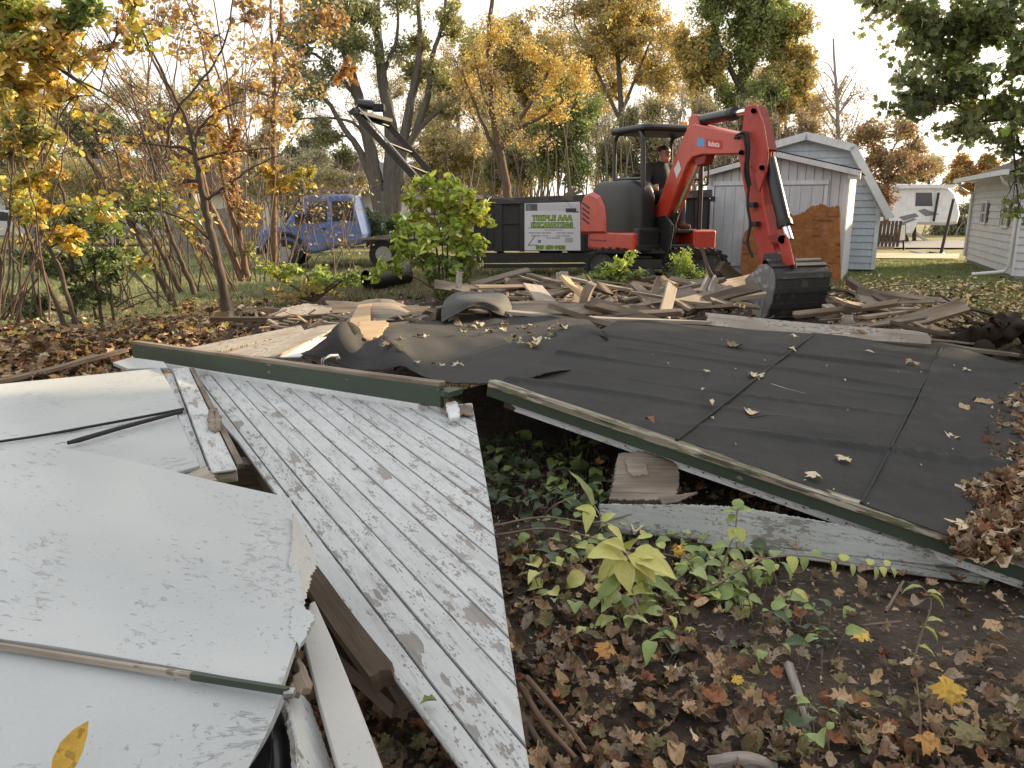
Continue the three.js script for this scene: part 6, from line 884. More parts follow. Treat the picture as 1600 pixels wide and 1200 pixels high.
{ // the rest of the heap
  const r = mulberry(991), zones = [['at the left of the lumber heap', 735, 860, 436, 492, 22], ['in the middle of the lumber heap', 860, 1080, 440, 494, 46], ['before the bucket in the lumber heap', 1070, 1150, 438, 480, 16], ['right of the bucket in the lumber heap', 1320, 1440, 452, 516, 18], ['on the rubble between felt and lumber heap', 650, 1000, 486, 506, 14], ['on the rubble left of the plywood strip', 400, 640, 480, 516, 14]];
  const tones = [['grey weathered board', M.wood], ['pale split board', M.woodLight], ['dark brown board', M.woodDark], ['tan broken board', M.woodWarm]];
  for (const [where, x0, x1, y0, y1, n] of zones) for (let k = 0; k < n; k++) {
    const px = rr(x0, x1, r), py = rr(y0, y1, r), h = 0.36 + r() * 0.14 - (px < 640 ? 0.06 : 0), c = AH(px, py, h), L = rr(0.35, 1.55, r), yaw = r() < 0.6 ? rr(-0.5, 0.5, r) : rr(0, 3.14, r), pit = (r() - 0.5) * 0.5, t = tones[Math.floor(r() * 4)];
    const d = V3(Math.cos(yaw) * Math.cos(pit), Math.sin(pit), Math.sin(yaw) * Math.cos(pit)).multiplyScalar(L / 2); const a = c.clone().add(d), b = c.clone().sub(d);
    solo('broken_board', `${t[0]} ${where}`, 'board', beam(a, b, rr(0.05, 0.21, r), rr(0.015, 0.05, r), V3((r() - 0.5) * 0.8, 1, (r() - 0.2) * 0.8).normalize(), { ends: 0.05, warp: rr(-0.02, 0.02, r), seed: k + x0 }), t[1], `${t[0]}s ${where}`);
  }
  const sc = new Scatter(), chip = new THREE.BoxGeometry(1, 0.08, 0.14).toNonIndexed(); const cg = mergeVertices(chip);
  for (const [where, x0, x1, y0, y1, n] of zones) for (let k = 0; k < n * 9; k++) { const p = AH(rr(x0, x1, r), rr(y0 + 6, y1 + 4, r), 0.34 + r() * 0.1); sc.add(cg, xf(p, rr(0.04, 0.22, r), (r() - 0.5) * 0.7, r() * 6.3, (r() - 0.5) * 0.9), jit(pick([[0.30, 0.22, 0.15], [0.45, 0.36, 0.27], [0.16, 0.11, 0.075], [0.5, 0.34, 0.2]], r), 0.3, r)); }
  stuffMesh('wood_chips', 'wood chips and splinters strewn through the lumber heap', 'wood chips', sc, M.dryV);
}
{ // black drum lying on its side
  const c = AG(575, 456), o = c.clone().add(V3(0, 0.19, 0)), ax = V3(0.72, 0.10, -0.68).normalize(), e = o.clone().addScaledVector(ax, 0.85), g = thing('black_drum', 'black plastic drum lying open end forward left of the green bush', 'drum', c);
  part('shell', tubeG([o, o.clone().lerp(e, 0.3), o.clone().lerp(e, 0.33), o.clone().lerp(e, 0.36), e], [0.185, 0.185, 0.195, 0.185, 0.185], 0, 28, false), M.black, g); part('bottom', tubeG([e.clone().addScaledVector(ax, -0.02), e], 0.18, 0.18, 28), M.black, g);
  const q = new MB(), Z = ax.clone().cross(UP).normalize(), Y = Z.clone().cross(ax); const ring = []; for (let i = 0; i <= 32; i++) { const a = i / 32 * 6.2832; ring.push(o.clone().addScaledVector(Z, Math.cos(a) * 0.187).addScaledVector(Y, Math.sin(a) * 0.187)); } part('rim', q.tube(ring, 0.012, 0.012, 6).geo(), M.hood, g);
}
{ // dark upturned root clump at the right edge
  const c = AG(1560, 545), g = thing('root_clump', 'dark upturned root and soil clump at the right edge behind the roof', 'root clump', c), r = mulberry(5), bones = []; for (let k = 0; k < 46; k++) { const a = r() * 6.3, q = Math.sqrt(r()), b = V3(Math.cos(a) * q * 0.75, (1 - q) * rr(0.1, 0.42, r), Math.sin(a) * q * 0.4); bones.push([b, b.clone().add(V3((r() - 0.5) * 0.3, (r() - 0.3) * 0.14, (r() - 0.5) * 0.2)), rr(0.05, 0.11, r), 0.03]); } part('soil', fieldMesh(bones, V3(-1.1, -0.4, -1.1), 2.2, 64, 0.018).translate(c.x + 0.1, c.y, c.z), mat({ tex: T.soil, c: [0.2, 0.17, 0.16], bump: 0.03, roughness: 1 }), g);
  const mb = new MB(); for (let k = 0; k < 34; k++) { const a = r() * 6.3, p = V3(c.x + 0.1 + Math.cos(a) * 0.4 * r(), c.y + 0.1 + r() * 0.2, c.z + Math.sin(a) * 0.3 * r()), d = V3(Math.cos(a), rr(-0.1, 0.7, r), Math.sin(a)); const pts = [p]; for (let i = 0; i < 5; i++) { d.add(V3(r() - 0.5, (r() - 0.5) * 0.7, r() - 0.5).multiplyScalar(0.6)).normalize(); p.addScaledVector(d, rr(0.05, 0.13, r)); pts.push(p.clone()); } mb.tube(pts, rr(0.008, 0.025, r), 0.003, 5); } part('root', mb.geo(), M.barkDark, g);
}
// ------------------------------------------------------------------ trees and shrubs
const clumpOf = (base, n, spread, seed) => { const r = mulberry(seed), sc = []; for (let k = 0; k < n; k++) { const g = base.clone(); g.applyMatrix4(xf(V3((r() - 0.5) * 2 * spread, (r() - 0.5) * 1.6 * spread, (r() - 0.5) * 2 * spread), rr(0.7, 1.15, r), (r() - 0.5) * 2.2, r() * 6.3, (r() - 0.5) * 2.2)); sc.push(g); } return mergeGeometries(sc); };
const CL = { fine: clumpOf(LG.simple, 9, 1.3, 1), simple: clumpOf(LG.simple, 6, 1.1, 2), oval: clumpOf(LG.oval, 4, 0.8, 3), maple: clumpOf(LG.mapleB, 3, 0.8, 4), one: LG.round, mapleOne: LG.mapleB, ovalOne: LG.oval };
const ALLTREES = [];
function wob(pts, amp, r, n = 5) { const c = new THREE.CatmullRomCurve3(pts).getPoints(pts.length * n); for (let i = 1; i < c.length - 1; i++) c[i].add(V3((r() - 0.5) * amp, (r() - 0.5) * amp * 0.4, (r() - 0.5) * amp)); return c; }
// limbs: [[r0, r1, [px, py, dd?], ...]] ; blobs: [px, py, rx, ry, leaves, colours, dd?, twigs?] ; all at depth d (+dd)
function plant(o) {
  const { name, label, category, base, d, limbs = [], blobs = [], bark = M.barkGrey, leaf = CL.simple, size = 0.16, seed = 1, group, twigR = 0.012, leafMat = M.leaf, depthK = 1, tw = 8, amp = 0.03 } = o, r = mulberry(seed * 977 + 13);
  const sc = d / 1202, B = o.baseP || AD(base[0], base[1], d); if (!o.baseP) B.y = Math.max(-0.1, hgt(B.x, B.z) - 0.05);
  const g = thing(name, label, category, B, group), mb = new MB(), nodes = [];
  for (const L of limbs) { const [r0, r1, ...pp] = L; const pts = pp.map(p => AD(p[0], p[1], d + (p[2] || 0))); if (L.ground !== false && pp[0].g) pts[0].y = B.y; const c = pts.length > 2 ? wob(pts, amp, r, 4) : [pts[0], pts[0].clone().lerp(pts[1], 0.5), pts[1]]; mb.tube(c, r0, r1, r0 > 0.08 ? 9 : 6); c.forEach((p, i) => nodes.push([p, lerp(r0, r1, i / (c.length - 1)), i / c.length])); }
  if (!nodes.length) { nodes.push([B.clone().add(V3(0, 0.1, 0)), 0.04, 0]); }
  const ms = [], cs = [];
  for (const b of blobs) {
    const [px, py, rx, ry, n, cols, dd = 0, nt = tw] = b, c = AD(px, py, d + dd), RX = rx * sc, RY = ry * sc;
    // branch from the best limb node below towards the blob
    let best = nodes[0], bd = 1e9; for (const q of nodes) { const e = q[0].distanceTo(c) + Math.max(0, q[0].y - c.y) * 1.5; if (e < bd) { bd = e; best = q; } }
    const br = Math.min(best[1] * 0.7, 0.02 + 0.02 * RX * 2), pth = wob([best[0], best[0].clone().lerp(c, 0.5).add(V3(0, 0.1 * RY, 0)), c], 0.04 * RX, r, 3); if (bd > 0.05) mb.tube(pth, br, Math.max(twigR, br * 0.4), 5);
    const tips = [];
    for (let k = 0; k < nt; k++) { const v = V3(r() * 2 - 1, r() * 2 - 0.85, r() * 2 - 1); if (v.length() > 1) v.normalize(); const s = pth[Math.floor(rr(0.4, 0.99, r) * pth.length)], e = c.clone().add(V3(v.x * RX, v.y * RY, v.z * RX * depthK)), w = wob([s, s.clone().lerp(e, 0.55).add(V3(0, -0.08 * RY + r() * 0.2 * RY, 0)), e], 0.06 * RX, r, 2); mb.tube(w, twigR, twigR * 0.3, 4); for (let i = 2; i < w.length; i++) tips.push(w[i]); if (o.fineTwigs) for (let q = 0; q < o.fineTwigs; q++) { const s2 = w[Math.floor(rr(0.2, 0.95, r) * w.length)], dv = V3(r() - 0.5, rr(-0.1, 0.9, r), r() - 0.5).normalize().multiplyScalar(RX * rr(0.25, 0.6, r)); mb.tube([s2, s2.clone().addScaledVector(dv, 0.5).add(V3(0, 0.02, 0)), s2.clone().add(dv)], twigR * 0.45, twigR * 0.2, 3); } }
    for (let k = 0; k < n; k++) { const t = tips[Math.floor(r() * tips.length)], sp = 0.17, p = t.clone().add(V3((r() + r() - 1) * RX * sp * 1.6, (r() + r() - 1) * RY * sp * 1.6, (r() + r() - 1) * RX * sp * 1.6 * depthK)); ms.push(xf(p, size * rr(0.65, 1.3, r), (r() - 0.5) * 2.4, r() * 6.3, (r() - 0.5) * 2.4)); cs.push(jit(pick(cols, r), 0.28, r)); }
  }
  const tk = part(o.trunkName || (category === 'tree' ? 'trunk' : 'stem'), mb.geo(), bark, g); if (category === 'weeds') tk.userData.kind = 'stuff';
  if (ms.length) { const inv = new THREE.Matrix4().makeTranslation(-B.x, -B.y, -B.z); for (const m of ms) m.premultiply(inv); stuff(category === 'tree' ? 'crown' : 'foliage', null, null, leaf, leafMat, ms, cs, g); }
  return g;
}
// blobs spread over an elliptical crown in the picture
function crownBlobs(px, py, rx, ry, n, leaves, cols, seed, o = {}) { const r = mulberry(seed), a = []; for (let k = 0; k < n; k++) { const t = r() * 6.283, q = Math.sqrt(r()) * 0.82; const x = px + Math.cos(t) * rx * q, y = py + Math.sin(t) * ry * q; const s = rr(0.26, 0.42, r); const c = o.edge && Math.hypot(Math.cos(t) * q, 0) > 0.5 && r() < 0.7 ? o.edge : cols; a.push([x, y, rx * s, ry * s * 0.9, Math.round(leaves / n), c, (r() - 0.5) * rx * 0.03 * (o.dz ?? 1), o.tw]); } return a; }
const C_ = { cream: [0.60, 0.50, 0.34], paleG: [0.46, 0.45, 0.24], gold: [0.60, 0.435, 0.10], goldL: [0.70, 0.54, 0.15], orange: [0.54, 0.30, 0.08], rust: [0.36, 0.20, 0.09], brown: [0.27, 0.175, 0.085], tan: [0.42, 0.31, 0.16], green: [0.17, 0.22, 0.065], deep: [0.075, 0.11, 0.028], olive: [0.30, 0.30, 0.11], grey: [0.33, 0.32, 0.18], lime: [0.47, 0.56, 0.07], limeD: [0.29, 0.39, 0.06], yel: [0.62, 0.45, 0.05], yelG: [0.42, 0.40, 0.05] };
// --- far masses, left to right
const FAR = [
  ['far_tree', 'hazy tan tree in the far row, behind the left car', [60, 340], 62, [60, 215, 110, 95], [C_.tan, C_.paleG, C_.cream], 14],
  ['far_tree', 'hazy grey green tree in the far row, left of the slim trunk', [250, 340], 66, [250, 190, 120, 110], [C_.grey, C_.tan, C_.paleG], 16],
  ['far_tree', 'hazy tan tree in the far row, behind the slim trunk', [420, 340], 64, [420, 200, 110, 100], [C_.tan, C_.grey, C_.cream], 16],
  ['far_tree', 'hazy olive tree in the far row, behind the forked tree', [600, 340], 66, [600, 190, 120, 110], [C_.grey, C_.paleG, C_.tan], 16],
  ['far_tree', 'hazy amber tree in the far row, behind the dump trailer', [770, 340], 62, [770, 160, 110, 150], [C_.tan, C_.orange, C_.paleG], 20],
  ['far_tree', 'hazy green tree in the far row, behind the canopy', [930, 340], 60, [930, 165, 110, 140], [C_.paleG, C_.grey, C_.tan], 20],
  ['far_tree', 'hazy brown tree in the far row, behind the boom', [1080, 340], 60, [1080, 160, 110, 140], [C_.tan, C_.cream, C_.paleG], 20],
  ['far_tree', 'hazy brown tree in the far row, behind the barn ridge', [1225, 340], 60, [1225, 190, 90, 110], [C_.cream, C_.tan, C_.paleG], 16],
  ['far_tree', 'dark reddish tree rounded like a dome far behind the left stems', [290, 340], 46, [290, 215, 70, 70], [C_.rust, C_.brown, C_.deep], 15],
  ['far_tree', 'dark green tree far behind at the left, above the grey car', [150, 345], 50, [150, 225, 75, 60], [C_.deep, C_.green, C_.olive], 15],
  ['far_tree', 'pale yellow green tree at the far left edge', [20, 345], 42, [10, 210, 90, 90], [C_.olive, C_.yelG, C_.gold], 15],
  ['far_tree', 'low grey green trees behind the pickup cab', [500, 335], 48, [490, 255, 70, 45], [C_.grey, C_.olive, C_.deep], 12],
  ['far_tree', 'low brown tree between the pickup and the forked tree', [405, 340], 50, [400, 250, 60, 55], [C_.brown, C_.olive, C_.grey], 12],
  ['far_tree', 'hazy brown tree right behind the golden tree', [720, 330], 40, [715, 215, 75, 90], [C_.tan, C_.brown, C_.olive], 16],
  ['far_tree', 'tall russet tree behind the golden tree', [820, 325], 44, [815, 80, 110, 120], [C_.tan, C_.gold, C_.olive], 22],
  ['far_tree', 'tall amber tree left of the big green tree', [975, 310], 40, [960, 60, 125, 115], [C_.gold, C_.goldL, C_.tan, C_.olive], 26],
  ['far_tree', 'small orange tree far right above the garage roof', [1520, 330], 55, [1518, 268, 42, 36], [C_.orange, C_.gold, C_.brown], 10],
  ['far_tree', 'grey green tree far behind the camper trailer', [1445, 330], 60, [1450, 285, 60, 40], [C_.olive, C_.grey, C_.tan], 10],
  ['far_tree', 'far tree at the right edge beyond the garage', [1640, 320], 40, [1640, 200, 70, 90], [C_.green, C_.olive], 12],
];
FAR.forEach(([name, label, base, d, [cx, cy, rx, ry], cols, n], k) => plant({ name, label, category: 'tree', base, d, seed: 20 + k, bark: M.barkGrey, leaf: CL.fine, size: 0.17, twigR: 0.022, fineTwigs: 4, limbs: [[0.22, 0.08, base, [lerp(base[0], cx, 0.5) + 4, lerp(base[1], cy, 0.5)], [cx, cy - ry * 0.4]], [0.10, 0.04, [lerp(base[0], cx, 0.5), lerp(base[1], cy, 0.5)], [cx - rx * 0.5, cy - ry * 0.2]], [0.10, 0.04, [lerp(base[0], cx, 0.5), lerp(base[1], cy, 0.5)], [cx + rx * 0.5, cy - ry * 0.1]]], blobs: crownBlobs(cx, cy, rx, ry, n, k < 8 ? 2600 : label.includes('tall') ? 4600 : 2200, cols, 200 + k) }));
// --- big forked tree
plant({ name: 'forked_tree', label: 'big grey forked tree with many upright limbs behind the ramp frame', category: 'tree', base: [604, 345], d: 26, seed: 3, bark: M.barkGrey, leaf: CL.fine, size: 0.13, twigR: 0.014, fineTwigs: 3, amp: 0.05,
  limbs: [[0.416, 0.2940, [604, 345], [603, 318], [598, 296]], [0.272, 0.0630, [596, 330], [586, 280], [576, 220], [562, 160], [547, 110], [527, 40], [510, -60]], [0.128, 0.0350, [584, 290], [560, 232], [540, 205], [520, 170], [492, 140], [455, 120]], [0.288, 0.0700, [612, 330], [610, 270], [613, 215], [602, 150], [592, 80], [589, 0], [592, -80]], [0.224, 0.0490, [618, 330], [622, 262], [634, 195], [650, 120], [656, 60], [649, -60]], [0.160, 0.0420, [622, 300], [630, 244], [652, 200], [668, 150], [673, 100], [690, 40], [702, -60]], [0.096, 0.0245, [632, 240], [664, 192], [704, 162], [742, 138]], [0.112, 0.0280, [603, 160], [596, 130], [620, 60], [618, -20]], [0.096, 0.0280, [560, 158], [540, 130], [500, 90], [470, 75]], [0.064, 0.0210, [574, 215], [548, 190], [480, 185], [440, 190]]],
  blobs: [...crownBlobs(500, 90, 90, 90, 9, 1000, [C_.grey, C_.olive, C_.green], 31), ...crownBlobs(690, 80, 70, 80, 8, 900, [C_.grey, C_.olive, C_.yelG], 32), ...crownBlobs(600, 30, 120, 70, 10, 1100, [C_.grey, C_.olive, C_.green], 33), ...crownBlobs(490, 195, 50, 35, 4, 300, [C_.grey, C_.olive], 34), ...crownBlobs(720, 160, 50, 60, 5, 420, [C_.olive, C_.grey, C_.tan], 35)] });
// --- golden thin tree
plant({ name: 'golden_tree', label: 'thin tree with sparse golden leaves between the forked tree and the excavator', category: 'tree', base: [795, 325], d: 21, seed: 4, bark: M.barkBrown, leaf: CL.simple, size: 0.095, twigR: 0.010, fineTwigs: 6,
  limbs: [[0.12, 0.05, [795, 325], [788, 270], [776, 215], [768, 150], [764, 60], [772, -30]], [0.07, 0.03, [790, 290], [770, 230], [745, 170], [722, 110]], [0.07, 0.03, [782, 235], [810, 190], [848, 130], [870, 80]], [0.05, 0.02, [776, 200], [756, 150], [740, 80]], [0.06, 0.02, [800, 205], [850, 180], [900, 140]]],
  blobs: [[738, 110, 40, 35, 161, [C_.gold, C_.goldL]], [768, 65, 30, 28, 124, [C_.gold, C_.goldL]], [785, 50, 22, 26, 74, [C_.gold, C_.goldL]], [850, 92, 42, 36, 260, [C_.goldL, C_.gold]], [880, 130, 46, 40, 260, [C_.goldL, C_.gold, C_.goldL]], [856, 165, 36, 30, 161, [C_.gold, C_.goldL]], [760, 140, 44, 40, 148, [C_.gold, C_.tan]], [720, 140, 26, 30, 68, [C_.gold, C_.tan]], [830, 215, 36, 26, 80, [C_.gold, C_.tan]], [905, 120, 24, 24, 99, [C_.goldL, C_.gold]], [790, 205, 50, 40, 86, [C_.tan, C_.goldL]]] });
// --- brush band behind the excavator
const brush = (label, x, y0, y1, w, d, cols, leaves, seed, bark, o = {}) => { const r = mulberry(seed), limbs = []; for (let k = 0; k < (o.n || 26); k++) { const bx = x + (r() - 0.5) * w * 0.8, tx = bx + (r() - 0.5) * w * 0.5, ty = lerp(y1, y0, rr(0.45, 1.05, r)), dz = (r() - 0.5) * 3; limbs.push([rr(0.02, 0.045, r), 0.008, [bx, y1, dz], [lerp(bx, tx, 0.4) + (r() - 0.5) * 12, lerp(y1, ty, 0.45), dz], [tx, ty, dz]]); } return plant({ name: 'brush', label, category: 'shrub', base: [x, y1], d, seed, bark, leaf: CL.fine, size: o.size || 0.11, twigR: 0.014, fineTwigs: 8, limbs, blobs: crownBlobs(x, (y0 + y1) / 2, w / 2, (y1 - y0) / 2, o.b || 12, leaves, cols, seed + 5, { dz: 0.5, tw: 10 }) }); };
brush('dense green brush behind the dump trailer, left of the canopy', 885, 120, 325, 120, 25, [C_.green, C_.olive, C_.limeD], 2600, 51, M.twig, { b: 16 });
brush('grey brown twiggy brush right behind the canopy', 985, 130, 325, 120, 27, [C_.olive, C_.green, C_.tan], 2000, 52, M.twigGrey, { b: 14 });
brush('grey leafless brush behind the raised boom', 1080, 140, 325, 120, 27, [C_.tan, C_.grey, C_.grey], 1500, 53, M.twigGrey, { b: 14, n: 34 });
brush('grey leafless brush behind the stick of the excavator', 1170, 150, 325, 120, 28, [C_.tan, C_.brown, C_.grey], 1500, 54, M.twigGrey, { b: 14, n: 34 });
brush('thin grey brush beside the ridge of the barn shed', 1250, 175, 325, 90, 28, [C_.tan, C_.brown], 1000, 55, M.twigGrey, { b: 10 });
brush('grey green brush behind the trailer rail, right of the bush', 800, 215, 325, 100, 27, [C_.olive, C_.tan, C_.green], 1200, 56, M.twig, { b: 8 });
// --- big green tree with golden flanks
plant({ name: 'broad_tree', label: 'tall broad green tree with golden flanks behind the sheds', category: 'tree', base: [1165, 320], d: 36, seed: 6, bark: M.barkDark, leaf: CL.fine, size: 0.16, twigR: 0.02, fineTwigs: 4,
  limbs: [[0.36, 0.12, [1165, 320], [1166, 240], [1160, 150], [1165, 40], [1160, -60]], [0.16, 0.05, [1165, 220], [1110, 160], [1080, 90]], [0.16, 0.05, [1164, 200], [1215, 150], [1240, 80]], [0.14, 0.05, [1162, 150], [1120, 60], [1100, -30]], [0.14, 0.05, [1162, 130], [1200, 40], [1210, -40]]],
  blobs: [...crownBlobs(1165, 60, 85, 130, 26, 6500, [C_.green, C_.olive, C_.limeD], 61, { dz: 1 }), ...crownBlobs(1085, 110, 45, 80, 9, 1700, [C_.gold, C_.goldL, C_.olive], 62), ...crownBlobs(1238, 150, 40, 80, 9, 1900, [C_.gold, C_.goldL, C_.olive], 63), ...crownBlobs(1215, 60, 55, 60, 6, 500, [C_.olive, C_.gold], 64)] });
// --- bare tree and rust tree right of the barn
{ const r = mulberry(7), limbs = [[0.10, 0.03, [1308, 310], [1310, 220], [1306, 130], [1302, 60]]]; for (let k = 0; k < 22; k++) { const t = r(), y = lerp(270, 120, t), s = r() < 0.5 ? -1 : 1; limbs.push([0.03, 0.007, [1308, y], [1308 + s * rr(10, 25, r), y - rr(20, 40, r)], [1308 + s * rr(20, 62, r), y - rr(50, 110, r) * (1 - t * 0.3)]]); }
  plant({ name: 'bare_tree', label: 'nearly bare twiggy tree behind the right slope of the barn shed', category: 'tree', base: [1308, 310], d: 30, seed: 7, bark: M.twigGrey, leaf: CL.simple, size: 0.11, twigR: 0.01, fineTwigs: 5, limbs, blobs: crownBlobs(1312, 170, 62, 90, 10, 220, [C_.tan, C_.rust, C_.brown], 71) }); }
plant({ name: 'rust_tree', label: 'rust brown leafy small tree between the barn shed and the camper', category: 'tree', base: [1384, 350], d: 26, seed: 8, bark: M.barkBrown, leaf: CL.simple, size: 0.13, twigR: 0.012, fineTwigs: 3,
  limbs: [[0.09, 0.04, [1384, 350], [1386, 300], [1392, 240]], [0.05, 0.02, [1387, 300], [1372, 250], [1360, 220]], [0.05, 0.02, [1388, 285], [1420, 240], [1436, 210]]], blobs: [...crownBlobs(1398, 232, 68, 60, 15, 1700, [C_.rust, C_.olive, C_.tan, C_.brown], 81), [1376, 305, 20, 24, 130, [C_.rust, C_.brown]], [1352, 300, 14, 40, 100, [C_.brown, C_.rust]]] });
// --- overhanging maple from the right: trunk stands outside the frame
plant({ name: 'shade_maple', label: 'dark green maple branches hanging into the upper right corner', category: 'tree', baseP: V3(8.4, -0.05, -6.8), d: 8.2, seed: 9, bark: M.barkDark, leaf: CL.maple, size: 0.10, twigR: 0.007, fineTwigs: 3, depthK: 1.3,
  limbs: [[0.24, 0.16, [1990, 520], [1985, 350], [1960, 150], [1950, -150]], [0.09, 0.02, [1960, 150], [1820, 40], [1660, 20], [1520, 30]], [0.08, 0.02, [1958, 100], [1800, -80], [1600, -90], [1420, -20]], [0.06, 0.015, [1970, 240], [1800, 190], [1650, 180], [1540, 190]], [0.05, 0.012, [1962, 170], [1760, 110], [1600, 110]]],
  blobs: [[1560, 50, 90, 60, 240, [C_.green, C_.green, C_.olive, C_.limeD]], [1480, 60, 70, 50, 230, [C_.green, C_.green, C_.olive, C_.limeD]], [1420, 55, 60, 46, 130, [C_.green, C_.olive]], [1380, 15, 40, 25, 60, [C_.olive, C_.green]], [1540, 130, 80, 50, 170, [C_.green, C_.green, C_.olive, C_.limeD]], [1450, 150, 60, 44, 130, [C_.deep, C_.olive]], [1590, 180, 60, 50, 150, [C_.green, C_.green, C_.olive, C_.limeD]], [1500, 200, 50, 30, 80, [C_.olive, C_.green]], [1410, 130, 34, 40, 36, [C_.olive, C_.green]], [1600, 250, 40, 34, 40, [C_.olive, C_.green]], [1592, 330, 22, 24, 18, [C_.limeD, C_.green]], [1650, 60, 90, 80, 260, [C_.green, C_.green, C_.olive, C_.limeD]], [1700, 180, 90, 80, 240, [C_.green, C_.green, C_.olive, C_.limeD]], [1800, 0, 120, 100, 360, [C_.green, C_.green, C_.olive, C_.limeD]], [1620, -60, 120, 60, 260, [C_.green, C_.green, C_.olive, C_.limeD]], [1450, -40, 80, 40, 120, [C_.green, C_.olive]], [1900, 200, 120, 100, 300, [C_.green, C_.green, C_.olive, C_.limeD]], [1950, -100, 160, 120, 400, [C_.deep]], [2050, 100, 140, 140, 400, [C_.deep]], [2100, 300, 120, 100, 300, [C_.deep]]] });
// --- bright green bush in the middle
plant({ name: 'green_bush', label: 'bright yellow green leafy bush standing behind the rubble in the middle', category: 'shrub', base: [690, 470], d: 11.0, seed: 10, bark: M.barkBrown, leaf: CL.ovalOne, size: 0.135, twigR: 0.006, fineTwigs: 3,
  limbs: [[0.025, 0.01, [690, 470], [685, 420], [680, 340]], [0.02, 0.008, [688, 470], [660, 420], [640, 340]], [0.02, 0.008, [692, 470], [715, 420], [738, 345]], [0.015, 0.006, [690, 460], [690, 380], [662, 285]], [0.015, 0.006, [690, 460], [640, 430], [600, 420]], [0.02, 0.008, [692, 465], [700, 390], [700, 300]]],
  blobs: [[655, 325, 42, 36, 300, [C_.lime, C_.yelG]], [735, 335, 38, 34, 287, [C_.lime, C_.yelG]], [695, 330, 46, 36, 325, [C_.lime, C_.limeD]], [700, 300, 34, 24, 137, [C_.lime]], [660, 285, 20, 22, 62, [C_.lime, C_.limeD]], [640, 360, 34, 30, 212, [C_.lime, C_.limeD]], [690, 375, 60, 36, 450, [C_.lime, C_.limeD]], [745, 345, 24, 26, 112, [C_.lime, C_.yelG]], [735, 385, 26, 26, 137, [C_.lime, C_.limeD]], [650, 400, 36, 26, 212, [C_.limeD, C_.lime]], [700, 415, 48, 34, 375, [C_.limeD, C_.green]], [690, 450, 46, 28, 300, [C_.green, C_.limeD]], [610, 418, 24, 18, 87, [C_.lime, C_.limeD]], [588, 432, 14, 12, 42, [C_.lime]]] });
plant({ name: 'dark_shrub', label: 'small dark green juniper like shrub behind the pickup bed', category: 'shrub', base: [590, 385], d: 22, seed: 11, bark: M.barkDark, leaf: CL.fine, size: 0.07, blobs: crownBlobs(588, 350, 32, 30, 9, 900, [C_.deep, C_.green], 111) });
// --- thicket on the left: each clump a thing
plant({ name: 'leaning_tree', label: 'clump of leaning brown stems with orange leaves, rising from the leaf bank', category: 'tree', base: [352, 486], d: 9.0, seed: 12, bark: M.barkDark, leaf: CL.ovalOne, size: 0.075, twigR: 0.006, fineTwigs: 9, amp: 0.02,
  limbs: [[0.055, 0.0298, [352, 486], [345, 430], [333, 380], [322, 330], [311, 270], [304, 236]], [0.029, 0.0174, [304, 240], [285, 231], [262, 229]], [0.020, 0.0059, [262, 229], [266, 195], [282, 165], [318, 122], [350, 70], [364, 0], [366, -40]], [0.017, 0.0050, [304, 236], [312, 200], [335, 178], [362, 163], [382, 158]], [0.026, 0.0070, [304, 236], [292, 190], [262, 130], [232, 70], [200, 0]], [0.017, 0.0059, [318, 315], [355, 290], [395, 262], [440, 240]], [0.017, 0.0050, [306, 250], [350, 238], [390, 235], [430, 230]], [0.016, 0.0050, [333, 380], [300, 350], [255, 330], [215, 322]]],
  blobs: [[345, 200, 26, 46, 204, [C_.orange, C_.goldL, C_.gold]], [338, 165, 24, 20, 119, [C_.orange, C_.goldL, C_.gold]], [362, 220, 22, 40, 153, [C_.orange, C_.rust]], [360, 290, 22, 40, 153, [C_.orange, C_.tan]], [285, 285, 28, 16, 102, [C_.tan, C_.orange]], [195, 222, 16, 12, 40, [C_.gold]], [330, 60, 60, 60, 102, [C_.gold, C_.orange]], [250, 60, 60, 60, 85, [C_.rust, C_.tan]], [225, 330, 40, 30, 102, [C_.limeD, C_.green]]] });
plant({ name: 'leaning_tree', label: 'three dark leaning trunks at the edge of the lawn, leaning left', category: 'tree', base: [275, 470], d: 10.2, seed: 13, bark: M.barkDark, leaf: CL.ovalOne, size: 0.07, twigR: 0.005, fineTwigs: 9, amp: 0.02,
  limbs: [[0.049, 0.0149, [270, 470], [240, 415], [208, 355], [168, 295], [128, 235], [70, 165]], [0.041, 0.0099, [284, 456], [262, 412], [238, 366], [210, 320], [190, 270], [172, 200]], [0.037, 0.0099, [304, 460], [287, 415], [268, 372], [254, 330], [240, 260], [210, 160]], [0.017, 0.0050, [210, 355], [170, 340], [110, 340]]],
  blobs: [[215, 345, 40, 30, 255, [C_.green, C_.limeD, C_.olive]], [250, 320, 26, 22, 102, [C_.limeD, C_.green]], [180, 310, 34, 26, 102, [C_.olive, C_.green]], [150, 180, 60, 50, 85, [C_.tan, C_.gold, C_.orange]], [200, 120, 60, 60, 102, [C_.tan, C_.gold, C_.orange]], [130, 190, 40, 20, 78, [C_.green, C_.olive]]] });
